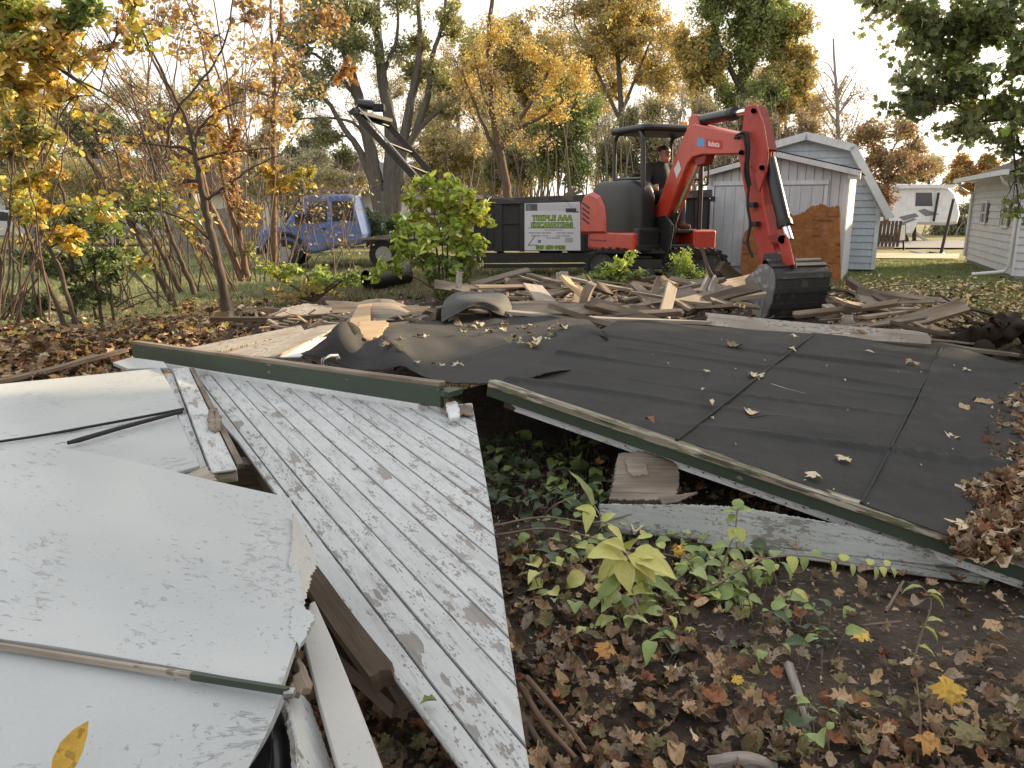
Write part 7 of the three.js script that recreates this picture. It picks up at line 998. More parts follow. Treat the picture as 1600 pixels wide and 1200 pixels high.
plant({ name: 'leaning_tree', label: 'brown stem pair crossing behind the main clump, tops fanning left', category: 'tree', base: [380, 436], d: 11.0, seed: 14, bark: M.barkRed, leaf: CL.ovalOne, size: 0.075, twigR: 0.006, fineTwigs: 9, amp: 0.02,
  limbs: [[0.049, 0.0099, [378, 438], [350, 365], [322, 300], [300, 215], [272, 160], [238, 90], [190, 0]], [0.043, 0.0099, [388, 432], [375, 380], [358, 325], [343, 250], [330, 150], [300, 0]], [0.035, 0.0099, [347, 432], [322, 396], [288, 362], [264, 330], [220, 250]], [0.029, 0.0074, [384, 430], [372, 330], [358, 150], [330, -20]], [0.029, 0.0074, [380, 430], [370, 300], [344, 130], [284, -20]]],
  blobs: [[350, 250, 24, 40, 187, [C_.orange, C_.goldL, C_.gold]], [330, 200, 24, 24, 85, [C_.gold, C_.orange]], [375, 320, 18, 34, 102, [C_.orange, C_.tan]], [390, 340, 22, 24, 85, [C_.yel, C_.gold]], [300, 130, 40, 40, 85, [C_.gold, C_.orange]], [385, 395, 22, 18, 85, [C_.yelG, C_.limeD]]] });
plant({ name: 'slim_tree', label: 'slim straight reddish trunk with yellow leaves at the left of the pickup', category: 'tree', base: [428, 425], d: 13.0, seed: 15, bark: M.barkRed, leaf: CL.mapleOne, size: 0.11, twigR: 0.007, fineTwigs: 6, amp: 0.015,
  limbs: [[0.058, 0.0298, [428, 425], [428, 300], [427, 200], [430, 95]], [0.035, 0.0149, [430, 95], [440, 20], [436, -60]], [0.029, 0.0124, [429, 100], [423, 40], [424, -60]], [0.014, 0.0050, [428, 160], [450, 110], [500, 95], [545, 118]], [0.014, 0.0050, [428, 120], [400, 60], [380, 20]]],
  blobs: [[415, 272, 24, 14, 119, [C_.yel, C_.gold]], [478, 282, 28, 20, 170, [C_.yel, C_.yelG]], [440, 290, 26, 16, 102, [C_.gold, C_.yel]], [415, 180, 22, 14, 102, [C_.orange, C_.goldL, C_.gold]], [540, 115, 24, 18, 102, [C_.orange, C_.rust]], [520, 30, 30, 20, 102, [C_.orange, C_.tan]], [400, 30, 40, 30, 85, [C_.rust, C_.tan]], [380, 140, 30, 30, 68, [C_.gold, C_.orange]], [460, 110, 30, 30, 51, [C_.rust, C_.tan]]] });
plant({ name: 'yellow_shrub', label: 'shrub full of large yellow leaves filling the left edge', category: 'shrub', base: [60, 505], d: 6.6, seed: 16, bark: M.barkDark, leaf: CL.ovalOne, size: 0.085, twigR: 0.006, fineTwigs: 6, amp: 0.02,
  limbs: [[0.023, 0.0074, [100, 508], [75, 440], [52, 390], [38, 345], [10, 220]], [0.023, 0.0070, [120, 504], [92, 420], [62, 355], [40, 260]], [0.017, 0.0059, [28, 504], [33, 440], [20, 402], [-8, 384]], [0.017, 0.0050, [5, 470], [-10, 300], [-20, 120]], [0.016, 0.0040, [-30, 130], [40, 76], [110, 120], [200, 190]], [0.015, 0.0040, [-30, 60], [60, 90], [150, 140], [235, 185]]],
  blobs: [[30, 60, 60, 50, 935, [C_.yel, C_.goldL, C_.limeD]], [60, 110, 50, 40, 780, [C_.yel, C_.goldL]], [20, 140, 50, 40, 623, [C_.yel, C_.goldL]], [80, 50, 40, 30, 414, [C_.goldL, C_.gold]], [20, 20, 50, 30, 414, [C_.limeD, C_.yelG]], [130, 20, 50, 24, 414, [C_.limeD, C_.green]], [30, 290, 40, 30, 571, [C_.yel, C_.yelG]], [60, 335, 34, 20, 363, [C_.yel]], [15, 240, 40, 30, 363, [C_.yel, C_.olive]], [105, 380, 26, 26, 260, [C_.yel]], [40, 200, 40, 30, 311, [C_.yelG, C_.olive]], [110, 90, 50, 44, 204, [C_.goldL, C_.gold, C_.yel]], [95, 160, 40, 40, 170, [C_.goldL, C_.yel]], [180, 60, 60, 50, 102, [C_.tan, C_.rust, C_.goldL]], [85, 270, 20, 20, 103, [C_.gold]]] });
plant({ name: 'green_shrub', label: 'dark stemmed green shrub before the lawn, left of the leaning trunks', category: 'shrub', base: [150, 506], d: 7.6, seed: 17, bark: M.barkDark, leaf: CL.ovalOne, size: 0.062, twigR: 0.005, fineTwigs: 9, amp: 0.02,
  limbs: [[0.026, 0.0070, [116, 506], [112, 430], [106, 350], [96, 290], [70, 228]], [0.017, 0.0050, [160, 504], [149, 430], [145, 370], [136, 320], [124, 265]], [0.013, 0.0040, [178, 500], [172, 440], [176, 390]], [0.012, 0.0040, [150, 500], [135, 440], [120, 390], [60, 350]], [0.009, 0.0025, [180, 480], [215, 462], [260, 455]], [0.007, 0.0020, [190, 485], [230, 468], [262, 462]]],
  blobs: [[160, 400, 50, 40, 1065, [C_.green, C_.limeD, C_.deep]], [130, 450, 50, 40, 969, [C_.green, C_.deep]], [60, 420, 60, 50, 1356, [C_.green, C_.deep, C_.olive]], [40, 480, 60, 30, 1065, [C_.deep, C_.green]], [185, 430, 26, 26, 387, [C_.green, C_.deep]], [110, 350, 44, 30, 549, [C_.green, C_.olive]], [160, 350, 34, 30, 452, [C_.green, C_.limeD]]] });
plant({ name: 'dark_sapling', label: 'dark forked sapling standing before the pickup door', category: 'shrub', base: [444, 434], d: 13.5, seed: 18, bark: M.barkDark, leaf: CL.ovalOne, size: 0.1, twigR: 0.006, fineTwigs: 2, limbs: [[0.029, 0.0149, [444, 434], [456, 395], [470, 350], [474, 318]], [0.017, 0.0050, [470, 350], [478, 335], [500, 320], [515, 330]], [0.012, 0.0040, [473, 322], [462, 300], [452, 280]], [0.012, 0.0040, [462, 370], [440, 340], [438, 320]]], blobs: [[470, 330, 34, 30, 34, [C_.tan, C_.gold]], [500, 340, 34, 30, 23, [C_.tan]]] });
const twigFan = (label, base, d, n, seed, aim, bark, leaves, cols) => { const r = mulberry(seed), limbs = []; for (let k = 0; k < n; k++) { const a = aim(r), bx = base[0] + (r() - 0.5) * base[2], dz = (r() - 0.5) * 2.4, mx = lerp(bx, a[0], 0.45) + (r() - 0.5) * 40, my = lerp(base[1], a[1], 0.55) - 14 * r(); limbs.push([rr(0.007, 0.013, r), 0.0025, [bx, base[1], dz], [mx, my, dz], [lerp(mx, a[0], 0.6), lerp(my, a[1], 0.65) - 10, dz * 1.2], [a[0], a[1], dz * 1.4]]); } const blobs = []; for (let k = 0; k < 14; k++) { const a = aim(r); blobs.push([a[0], a[1] + 20, rr(26, 60, r), rr(22, 50, r), Math.round(leaves / 14), cols, (r() - 0.5) * 2, 7]); } plant({ name: 'twiggy_shrub', label, category: 'shrub', base: [base[0], base[1]], d, seed, bark, leaf: CL.one, size: 0.06, twigR: 0.0035, fineTwigs: 8, amp: 0.03, limbs, blobs }); };
twigFan('thin arching pinkish twigs fanning up and left behind the leaning stems', [320, 455, 110], 11.5, 26, 301, r => [rr(60, 330, r), rr(-30, 250, r)], M.barkBrown, 900, [C_.orange, C_.tan, C_.gold, C_.rust]);
twigFan('fine upright twigs with scattered orange leaves around the slim trunk', [400, 440, 90], 13, 26, 302, r => [rr(300, 470, r), rr(-30, 300, r)], M.twig, 800, [C_.orange, C_.gold, C_.tan]);
twigFan('tangle of thin brown twigs with green and yellow leaves above the lawn edge', [200, 480, 160], 9.5, 20, 303, r => [rr(20, 330, r), rr(120, 400, r)], M.barkBrown, 1300, [C_.limeD, C_.yel, C_.olive, C_.gold]);
twigFan('fine yellow leaved twigs arching in from the left edge of the picture', [20, 500, 120], 7.0, 16, 304, r => [rr(-30, 230, r), rr(-20, 330, r)], M.barkBrown, 1500, [C_.yel, C_.goldL, C_.yelG, C_.limeD]);
twigFan('thin tan saplings standing before the cab of the pickup', [500, 430, 120], 14, 16, 305, r => [rr(430, 560, r), rr(260, 370, r)], M.twig, 160, [C_.tan, C_.yelG]);
twigFan('fine bare twigs spreading across the sky above the leaning stems', [290, 300, 160], 12.5, 34, 306, r => [rr(-20, 520, r), rr(-60, 180, r)], M.twig, 1500, [C_.tan, C_.gold, C_.goldL, C_.orange]);
brush('low dark brush behind the camper trailer', 1500, 318, 372, 170, 44, [C_.olive, C_.grey, C_.deep], 2200, 313, M.twigGrey, { b: 14, size: 0.16 });
brush('pale gold brush behind the green bush and the end of the trailer', 700, 190, 335, 150, 33, [C_.paleG, C_.goldL, C_.tan], 3000, 314, M.twigGrey, { b: 16, size: 0.12 });
brush('pale olive brush filling the gap behind the golden tree', 810, 150, 330, 130, 35, [C_.paleG, C_.olive, C_.goldL], 2800, 315, M.twigGrey, { b: 16, size: 0.12 });
brush('low tan and olive brush before the far houses at the left', 150, 240, 348, 270, 36, [C_.olive, C_.paleG, C_.gold], 3800, 311, M.twig, { b: 16, size: 0.13 });
brush('low grey brush before the far houses behind the pickup', 470, 235, 345, 220, 36, [C_.olive, C_.paleG, C_.cream], 3400, 312, M.twigGrey, { b: 14, size: 0.13 });
plant({ name: 'weed_patch', label: 'yellow green weeds before the pickup, left of the black drum', category: 'weeds', base: [490, 455], d: 12.0, seed: 19, bark: M.barkBrown, leaf: CL.ovalOne, size: 0.10, twigR: 0.004, blobs: [[430, 432, 36, 22, 200, [C_.limeD, C_.yelG]], [480, 430, 40, 22, 220, [C_.limeD, C_.lime, C_.green]], [530, 435, 40, 20, 200, [C_.limeD, C_.green]], [500, 455, 50, 14, 200, [C_.yelG, C_.olive, C_.gold]], [560, 425, 24, 24, 120, [C_.limeD, C_.green]], [440, 460, 40, 12, 130, [C_.gold, C_.olive, C_.rust]]] });
plant({ name: 'weed_patch', label: 'pale green weeds growing before the excavator tracks, left clump', category: 'weeds', base: [970, 440], d: 11.6, seed: 20, bark: M.barkBrown, leaf: CL.ovalOne, size: 0.085, twigR: 0.004, blobs: [[980, 404, 20, 17, 101, [C_.lime, C_.limeD]], [965, 420, 33, 20, 242, [C_.limeD, C_.lime]], [945, 430, 33, 17, 198, [C_.limeD, C_.green]], [985, 432, 33, 17, 242, [C_.limeD, C_.green]]] });
plant({ name: 'weed_patch', label: 'tufted green weeds growing before the excavator tracks, right clump', category: 'weeds', base: [1075, 440], d: 11.8, seed: 21, bark: M.barkBrown, leaf: CL.fine, size: 0.035, twigR: 0.004, blobs: [[1075, 418, 26, 25, 198, [C_.limeD, C_.lime]], [1060, 430, 28, 17, 154, [C_.green, C_.limeD]], [1088, 430, 20, 17, 110, [C_.limeD]]] });
// neighbour's hedge outside the frame on the right, it shades the foreground
plant({ name: 'side_hedge', label: 'tall dense hedge outside the frame on the right', category: 'hedge', baseP: V3(9.6, 0, -5.0), d: 6, seed: 22, bark: M.barkDark, leaf: CL.maple, size: 0.2, limbs: [], blobs: [] });
{ const h = scene.children[scene.children.length - 1], r = mulberry(44), ms = [], cs = [], inv = new THREE.Matrix4().makeTranslation(-h.position.x, -h.position.y, -h.position.z); for (let k = 0; k < 5200; k++) { const z = rr(-11, 3.5, r), y = Math.sqrt(r()) * 4.4, x = 9.6 + (r() - 0.5) * 2.0; ms.push(xf(V3(x, y, z), 0.24 * rr(0.7, 1.3, r), (r() - 0.5) * 2.4, r() * 6.3, (r() - 0.5) * 2.4).premultiply(inv)); cs.push(jit(C_.deep, 0.3, r)); } stuff('foliage', null, null, CL.maple, M.leaf, ms, cs, h); }

{ // maple standing behind the viewer: its crown hangs over the foreground and shades it
  const g = plant({ name: 'yard_maple', label: 'tall maple standing behind the viewer, its crown spreading over the wreck', category: 'tree', baseP: V3(-4.2, -0.05, 3.4), d: 6, seed: 31, bark: M.barkDark, limbs: [], blobs: [] }); g.children[0].removeFromParent(); const mb = new MB(), r = mulberry(91), ms = [], cs = [], inv = new THREE.Matrix4().makeTranslation(4.2, 0.05, -3.4), top = V3(-3.8, 4.2, 2.6); mb.tube(wob([V3(-4.2, -0.05, 3.4), V3(-4.1, 2, 3.2), top], 0.05, r), 0.32, 0.22, 10);
  for (let k = 0; k < 26; k++) { const e = V3(-0.8 + (r() + r() - 1) * 6.5, rr(5.4, 9.5, r), 0.6 + (r() + r() - 1) * 4.6), w = wob([top, top.clone().lerp(e, 0.5).add(V3(0, 0.7, 0)), e], 0.2, r, 3); mb.tube(w, 0.09, 0.015, 6); for (let i = 0; i < 62; i++) { const p = w[Math.floor(rr(0.45, 0.99, r) * w.length)].clone().add(V3((r() + r() - 1) * 1.5, (r() + r() - 1) * 0.8, (r() + r() - 1) * 1.5)); if (p.z < -2.6 || p.y < 1.55 + Math.max(0.6, -p.z * 0.4 + 1)) continue; ms.push(xf(p, 0.2 * rr(0.7, 1.3, r), (r() - 0.5) * 2, r() * 6.3, (r() - 0.5) * 2).premultiply(inv)); cs.push(jit(pick([C_.olive, C_.gold, C_.green], r), 0.3, r)); } }
  part('trunk', mb.geo(), M.barkDark, g); stuff('crown', null, null, CL.maple, M.leaf, ms, cs, g); }
// ------------------------------------------------------------------ fallen leaves, weeds and foreground plants
const LFS = [LG.crumpA, LG.crumpB, LG.crumpC, LG.crumpD, LG.crumpE, LG.crumpF, LG.crumpA, LG.crumpB];
{ const sc = new Scatter(); const inBare = (x, z, r) => { const bare = vn(x * 1.6 + 20, z * 1.6 + 20, 99, 99, 77); return x > 0.7 && x < 2.1 && z < -2.1 && bare > 0.25 && r() < 0.88; };
  const at = r => { const z = -rr(1.5, 4.4, r), x = rr(-0.9, 2.9, r); return inBare(x, z, r) || z < -3.3 && x < 1.2 && r() < 0.8 ? null : [x, z]; };
  litter('', '', '', 5600, at, [0.035, 0.09], ['brown', 'dark', 'tan', 'brown', 'grey', 'olive', 'brown', 'rust', 'dark', 'grey', 'tan'], LFS, { up: 0.05, tilt: 0.95, seed: 11, into: sc });
  litter('', '', '', 5600, r => [rr(-0.9, 2.9, r), -rr(1.5, 4.4, r)], [0.008, 0.03], ['brown', 'dark', 'tan', 'grey', 'pale'], [LG.simple, LG.curl], { up: 0.02, tilt: 0.8, seed: 18, into: sc });
  litter('', '', '', 620, at, [0.05, 0.095], ['tan', 'grey', 'brown', 'olive', 'tan', 'pale'], LFS, { up: 0.08, tilt: 0.9, seed: 19, into: sc });
  stuffMesh('leaf_litter', 'brown and tan fallen leaves covering the bare soil, bottom right', 'leaf litter', sc, M.dryV); }
{ const sc = new Scatter(), r = mulberry(12), edge = [[585, 1592], [640, 1540], [690, 1545], [740, 1548], [765, 1500], [800, 1535], [840, 1485], [862, 1500]];
  for (let k = 0; k < 1900; k++) { const py = rr(588, 880, r); let e = 1600; for (let i = 0; i < edge.length - 1; i++) if (py >= edge[i][0] && py <= edge[i + 1][0]) e = lerp(edge[i][1], edge[i + 1][1], (py - edge[i][0]) / (edge[i + 1][0] - edge[i][0])); if (py > 862) e = 1500 + (py - 862) * 2; const q = Math.pow(r(), 1.3) * 230, p = plE.up(0.012).hit(e + q + (r() - 0.5) * 14, py); p.y += r() * 0.07 * sstep(0, 70, q) + 0.03 * sstep(20, 120, q); sc.add(pick(LFS, r), xf(p, rr(0.05, 0.12, r), (r() - 0.5) * 1.3, r() * 6.3, (r() - 0.5) * 1.3, 0.7 + r()), jit(DRY[pick(['tan', 'pale', 'tan', 'brown', 'brown', 'rust'], r)], 0.25, r)); }
  stuffMesh('leaf_litter', 'thick tan leaf drift lying over the right edge of the black roof', 'leaf litter', sc, M.dryV); }
litter('leaf_litter', 'brown fallen leaves banked along the left side behind the white panels', 'leaf litter', 5200, r => { const d = rr(5.6, 12.5, r), px = rr(-60, 420, r), x = (px - 800) / 1202 * d; if (x > -2.0 || px > 300 + (12 - d) * 12 && r() < 0.7) return null; const g = vn(x * 0.8 + 30, d * 0.8, 99, 99, 5); if (d > 9.6 && px < 280 && r() < 0.85) return null; if (d > 8 && r() > 0.4 + g) return null; return [x, -d]; }, [0.07, 0.14], ['brown', 'tan', 'rust', 'tan', 'brown', 'tan', [0.36, 0.20, 0.08], 'yellow', 'pale'], [LG.mapleB, LG.mapleC, LG.curl, LG.oval2], { up: 0.07, tilt: 0.7, seed: 13 });
litter('leaf_litter', 'pale yellow fallen leaves scattered over the right lawn', 'leaf litter', 10500, r => { const d = rr(8.5, 20, r), px = rr(1300, 1680, r), x = (px - 800) / 1202 * d; const dens = 0.35 + 0.65 * sstep(17, 10, d) - 0.5 * sstep(15, 19, d); if (r() > dens * (0.4 + vn(x * 0.9 + 9, d * 0.9, 99, 99, 3))) return null; return [x, -d]; }, [0.07, 0.14], ['pale', 'pale', [0.6, 0.5, 0.27], 'yellow', [0.58, 0.46, 0.2], 'tan', 'brown'], [LG.simple, LG.curl, LG.oval2], { up: 0.04, tilt: 0.6, seed: 14 });
litter('leaf_litter', 'leaves and scraps mixed through the rubble in the middle', 'leaf litter', 1500, r => { const d = rr(6.6, 13, r), px = rr(330, 1500, r), x = (px - 800) / 1202 * d; return [x, -d]; }, [0.06, 0.12], ['brown', 'tan', 'dark', 'grey', 'brown'], [LG.mapleB, LG.curl, LG.oval2], { up: 0.05, tilt: 0.7, seed: 15 });
{ // grass of the two lawns
  const blade = (() => { const g = new THREE.BufferGeometry(); const p = [], idx = []; const r = mulberry(3); for (let k = 0; k < 7; k++) { const a = r() * 6.28, x = (r() - 0.5) * 1.6, z = (r() - 0.5) * 1.6, h = rr(0.6, 1.1, r), w = 0.07, lx = Math.cos(a) * 0.45, lz = Math.sin(a) * 0.45, b = p.length / 3; p.push(x - Math.sin(a) * w, 0, z + Math.cos(a) * w, x + Math.sin(a) * w, 0, z - Math.cos(a) * w, x + lx, h, z + lz); idx.push(b, b + 1, b + 2); } g.setAttribute('position', new THREE.Float32BufferAttribute(p, 3)); g.setIndex(idx); g.computeVertexNormals(); return g; })();
  const field = (label, n, f, hh, cols, seed) => { const r = mulberry(seed), ms = [], cs = []; for (let k = 0; k < n; k++) { const q = f(r); if (!q) continue; ms.push(xf(V3(q[0], hgt(q[0], q[1]) - 0.005, q[1]), rr(hh * 0.7, hh * 1.3, r), 0, r() * 6.3, 0)); cs.push(jit(pick(cols, r), 0.3, r)); } stuff('grass', label, 'grass', blade, M.leaf, ms, cs); };
  field('green lawn grass behind the left stems', 16000, r => { const d = Math.sqrt(rr(70, 700, r)), px = rr(-80, 700, r), x = (px - 800) / 1202 * d; return x < -3.7 + 0.03 * d ? [x, -d] : null; }, 0.085, [[0.20, 0.25, 0.085], [0.24, 0.265, 0.11], [0.17, 0.21, 0.07]], 21);
  field('short green lawn grass on the right', 15000, r => { const d = Math.sqrt(rr(80, 520, r)), px = rr(1270, 1680, r), x = (px - 800) / 1202 * d; return x > 4.6 + (d - 9) * 0.12 ? [x, -d] : null; }, 0.07, [[0.18, 0.24, 0.07], [0.22, 0.25, 0.085]], 22);
  field('rough grass and weeds round the excavator and trailer', 6000, r => { const d = rr(12, 20, r), px = rr(540, 1320, r), x = (px - 800) / 1202 * d; return [x, -d]; }, 0.12, [[0.14, 0.15, 0.05], [0.2, 0.17, 0.08]], 23);
}
// --- leaves lying on things: each one a thing
M.lf = {}; for (const k of Object.keys(DRY)) { M.lf[k] = mat({ c: DRY[k].map(x => x * 1.2), roughness: 0.82, tex: T.leafd, bump: 0.002 }); } M.lf.cream = mat({ c: [0.60, 0.50, 0.34], roughness: 0.85, tex: T.leafd, bump: 0.0015 }); M.lf.gold = mat({ c: [0.50, 0.31, 0.04], roughness: 0.7, tex: T.leafd, bump: 0.0015 }); M.lf.orange = mat({ c: [0.40, 0.20, 0.05], roughness: 0.7, tex: T.leafd, bump: 0.0015 }); M.lf.green = mat({ c: [0.16, 0.21, 0.05], roughness: 0.7, tex: T.leafd, bump: 0.0015 });
function leafAt(label, p, n, size, geo, m, yaw, lift = 0.008, group) { // lies on a surface with normal n
  const q = new THREE.Quaternion().setFromUnitVectors(V3(0, 1, 0), n), mm = new THREE.Matrix4().compose(p.clone().addScaledVector(n, lift), q, V3(1, 1, 1)).multiply(new THREE.Matrix4().makeRotationY(yaw)).multiply(new THREE.Matrix4().makeScale(size, size * 1.3, size));
  const g = geo.clone().applyMatrix4(mm); return solo('fallen_leaf', label, 'leaf', g, m, group);
}
const onE = (px, py) => plE.up(0.016).hit(px, py);
for (const [x, y, s, w, k, gk] of [[1180, 589, .13, 'large pale curled leaf on the black roof, left of the middle seam end', 'cream', 'mapleC'], [1148, 540, .15, 'olive curled leaf near the far edge of the black roof', 'olive', 'mapleC'], [1425, 571, .12, 'pale curled leaf on the black roof close to the right seam top', 'tan', 'mapleB'], [1108, 633, .07, 'small pale leaf on the middle seam of the black roof', 'cream', 'curl'], [1174, 646, .09, 'white curled leaf by a twig on the middle of the black roof', 'cream', 'mapleC'], [1318, 720, .085, 'pale leaf lying just left of the right seam, near the roof edge', 'cream', 'mapleA'], [1268, 749, .085, 'pale leaf with upright stem near the weathered roof edge', 'cream', 'mapleB'], [1488, 684, .09, 'pale leaf on the right strip of the roof beside a thin twig', 'cream', 'mapleC'], [1487, 718, .085, 'yellowish leaf on the right strip nearest the leaf drift', 'yellow', 'oval2'], [1236, 551, .07, 'narrow pale leaf on the far part of the middle seam', 'cream', 'curl'], [1358, 552, .08, 'yellowish flat leaf near the far edge of the roof', 'pale', 'oval'], [1240, 528, .07, 'pale leaf at the far end of the middle seam', 'cream', 'mapleB'], [1104, 582, .05, 'small white leaf on the left strip of the roof', 'cream', 'mapleA'], [1098, 613, .04, 'tiny white leaf on the left strip of the roof', 'cream', 'curl'], [1014, 662, .06, 'brown upright leaf against the weathered roof edge', 'rust', 'curl'], [1510, 581, .07, 'pale leaf on the rippled far right felt', 'cream', 'mapleB'], [1505, 640, .14, 'long tan leaf at the lifted edge of the right felt', 'tan', 'oval2'], [1535, 634, .14, 'broad tan leaf beneath the lifted right felt edge', 'tan', 'mapleB'], [1500, 830, .13, 'tan leaf at the lower right corner of the black roof', 'pale', 'mapleB']]) leafAt(w, onE(x, y), plE.N, s * 1.15, LG[gk], M.lf[k], x * 1.7, 0.012);
{ const r = mulberry(62); for (let k = 0; k < 26; k++) { const x = rr(1000, 1540, r), y = rr(530, 800, r); if (y > 600 + (x - 768) * 0.33 || y < 520) continue; leafAt('tiny pale leaf fragment on the black roof', onE(x, y), plE.N, rr(0.014, 0.035, r), LG.curl, M.lf[pick(['cream', 'pale', 'tan'], r)], r() * 6, 0.006, 'tiny leaf fragments on the black roof'); }
  for (const [pts, lab] of [[[[1172, 652], [1200, 648], [1235, 651], [1258, 655]], 'dark twig lying on the middle of the black roof'], [[[1205, 600], [1230, 608], [1262, 616]], 'thin pale twig below the largest leaf on the roof'], [[[1400, 678], [1440, 680], [1480, 690]], 'thin pale twig left of the leaf on the right strip'], [[[1500, 690], [1540, 700], [1590, 702]], 'thin twig right of the leaf on the right strip'], [[[1436, 698], [1452, 706], [1472, 712]], 'short pale stem beside the yellowish leaf']]) solo('twig', lab, 'twig', new MB().tube(pts.map(p => onE(...p)), 0.005, 0.003, 5).geo(), lab[0] === 'd' ? M.barkDark : M.pale);
  // leaves on the crumpled felt
  for (let k = 0; k < 46; k++) { const c = k < 16 ? [760, 512, 60, 12] : k < 34 ? [810, 548, 60, 22] : [640, 555, 90, 34]; const s = clamp((c[1] + (r() - 0.5) * c[3] * 2 - 490) / 108, 0.06, 0.95), t = clamp((c[0] + (r() + r() - 1) * c[2] - 510) / 430, 0.1, 0.95), p = gridPoint(GF, s, t); p.y += gfDisp(t, s, p) + 0.012; leafAt('pale dry leaf lying on the crumpled felt', p, V3(0, 1, 0), rr(0.05, 0.12, r), pick([LG.crumpA, LG.crumpB, LG.crumpE, LG.crumpF], r), M.lf[pick(['cream', 'pale', 'tan', 'olive', 'brown'], r)], r() * 6, 0.01, 'dry leaves on the crumpled felt'); } }
leafAt('curled green leaf lying on the lowest peeling board', plD.up(0.006).hit(669, 1102), plD.N, 0.05, LG.curl, M.lf.green, 0.3, 0.006);
{ const p = AH(122, 1178, 0.60); leafAt('bright yellow leaf standing on the hinged door at the bottom left', p, V3(0.1, 0.6, 0.8).normalize(), 0.11, LG.oval, M.lf.gold, 1.3, 0.03); }
const gleaf = (label, px, py, s, geo, k, yaw, n = V3(0.1, 1, 0.25).normalize(), lift = 0.06) => leafAt(label, AG(px, py), n, s, geo, M.lf[k], yaw, lift);
gleaf('bright orange yellow maple leaf near the lower right corner', 1468, 1100, 0.125, LG.mapleB, 'gold', 1.4, V3(-0.1, 0.8, 0.55).normalize(), 0.08);
gleaf('yellow folded leaf on bare soil right of centre', 1335, 1012, 0.095, LG.mapleA, 'yellow', 0.5); gleaf('small bright yellow leaf in the litter', 1146, 1084, 0.055, LG.mapleA, 'gold', 2.2); gleaf('yellow green maple leaf at the bottom right edge of the picture', 1500, 1172, 0.13, LG.mapleA, 'olive', 0.2); gleaf('orange leaf cut by the bottom edge at right', 1440, 1190, 0.10, LG.mapleB, 'orange', 2.6); gleaf('large tan leaf with orange edge left of the green sprigs', 940, 1040, 0.10, LG.mapleB, 'orange', 0.9); gleaf('tan folded leaf below the yellow plant', 1090, 960, 0.09, LG.oval2, 'tan', 0.6); gleaf('pale curled leaf beside the sprig in the litter', 990, 845, 0.10, LG.curl, 'cream', 1.1); gleaf('brown leaf with yellow rim at the right below the bare soil', 1540, 1000, 0.09, LG.mapleB, 'tan', 2.0);
{ // the largest single leaves of the litter
  const r = mulberry(333); const zones = [['right of the board wall', 830, 1020, 900, 1190, 60], ['in the middle of the litter', 1020, 1250, 960, 1195, 60], ['in the lower right litter', 1300, 1590, 1040, 1195, 50], ['along the white board under the roof', 1000, 1540, 900, 960, 20]]; const kinds = ['brown', 'tan', 'grey', 'dark', 'olive', 'tan', 'brown', 'grey', 'rust'];
  const tone = { brown: 'brown', tan: 'tan', grey: 'grey brown', dark: 'dark brown', rust: 'rust coloured', olive: 'olive' };
  for (const [w, x0, x1, y0, y1, n] of zones) for (let k = 0; k < n; k++) { const kk = pick(kinds, r); leafAt(`${tone[kk]} fallen leaf ${w}`, AG(rr(x0, x1, r), rr(y0, y1, r)), V3((r() - 0.5) * 0.9, 1, (r() - 0.3) * 0.9).normalize(), rr(0.05, 0.09, r), pick(LFS, r), M.lf[kk], r() * 6, 0.04 + r() * 0.03, `${tone[kk]} leaves ${w}`); }
}
// --- foreground plants, leaf by leaf
const bigLeaf = (() => { const n = 10, pos = [], idx = [], uv = []; for (let i = 0; i <= n; i++) { const t = i / n, w = 0.30 * Math.pow(Math.sin(Math.PI * Math.pow(t, 0.75)), 0.85) * (1 - 0.25 * t); for (let j = -2; j <= 2; j++) { const q = j / 2; pos.push(t, 0.10 * Math.sin(t * 2.6) - 0.28 * t * t + Math.abs(q) * w * 0.45 + 0.02 * Math.sin(t * 19) * Math.abs(q), q * w); uv.push(t, q); } } for (let i = 0; i < n; i++) for (let j = 0; j < 4; j++) { const a = i * 5 + j; idx.push(a, a + 1, a + 5, a + 1, a + 6, a + 5); } const g = new THREE.BufferGeometry(); g.setAttribute('position', new THREE.Float32BufferAttribute(pos, 3)); g.setAttribute('uv', new THREE.Float32BufferAttribute(uv, 2)); g.setIndex(idx); g.computeVertexNormals(); return g; })();
T.leafv = makeTex(256, 256, 1, 1, (u, v) => { const q = Math.abs(v - 0.5) * 2, ve = sstep(0.12, 0.02, Math.abs(((u * 7 - q * 1.2) % 1 + 1) % 1 - 0.5)) * 0.35 + sstep(0.06, 0.0, q) * 0.5, n = fbm(u, v, 8, 8, 4, 77); return [...mul3([1, 1, 0.95], 0.72 + 0.35 * n + 0.12 * ve), 0.5 - 0.3 * ve]; });
const lm = c => { const m = mat({ physical: true, c, roughness: 0.55, transmission: 0.3, thickness: 0, tex: T.leafv, bump: 0.001 }); return m; };
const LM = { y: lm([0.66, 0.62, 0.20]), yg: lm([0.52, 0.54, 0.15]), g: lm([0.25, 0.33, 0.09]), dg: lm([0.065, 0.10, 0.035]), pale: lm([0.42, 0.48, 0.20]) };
function leafPart(par, p, len, yaw, pitch, roll, m, wide = 1) { const g = bigLeaf.clone().applyMatrix4(new THREE.Matrix4().compose(p, new THREE.Quaternion().setFromEuler(new THREE.Euler(roll, yaw, pitch, 'YZX')), V3(len, len, len * wide))); return part('leaf', g, m, par); }
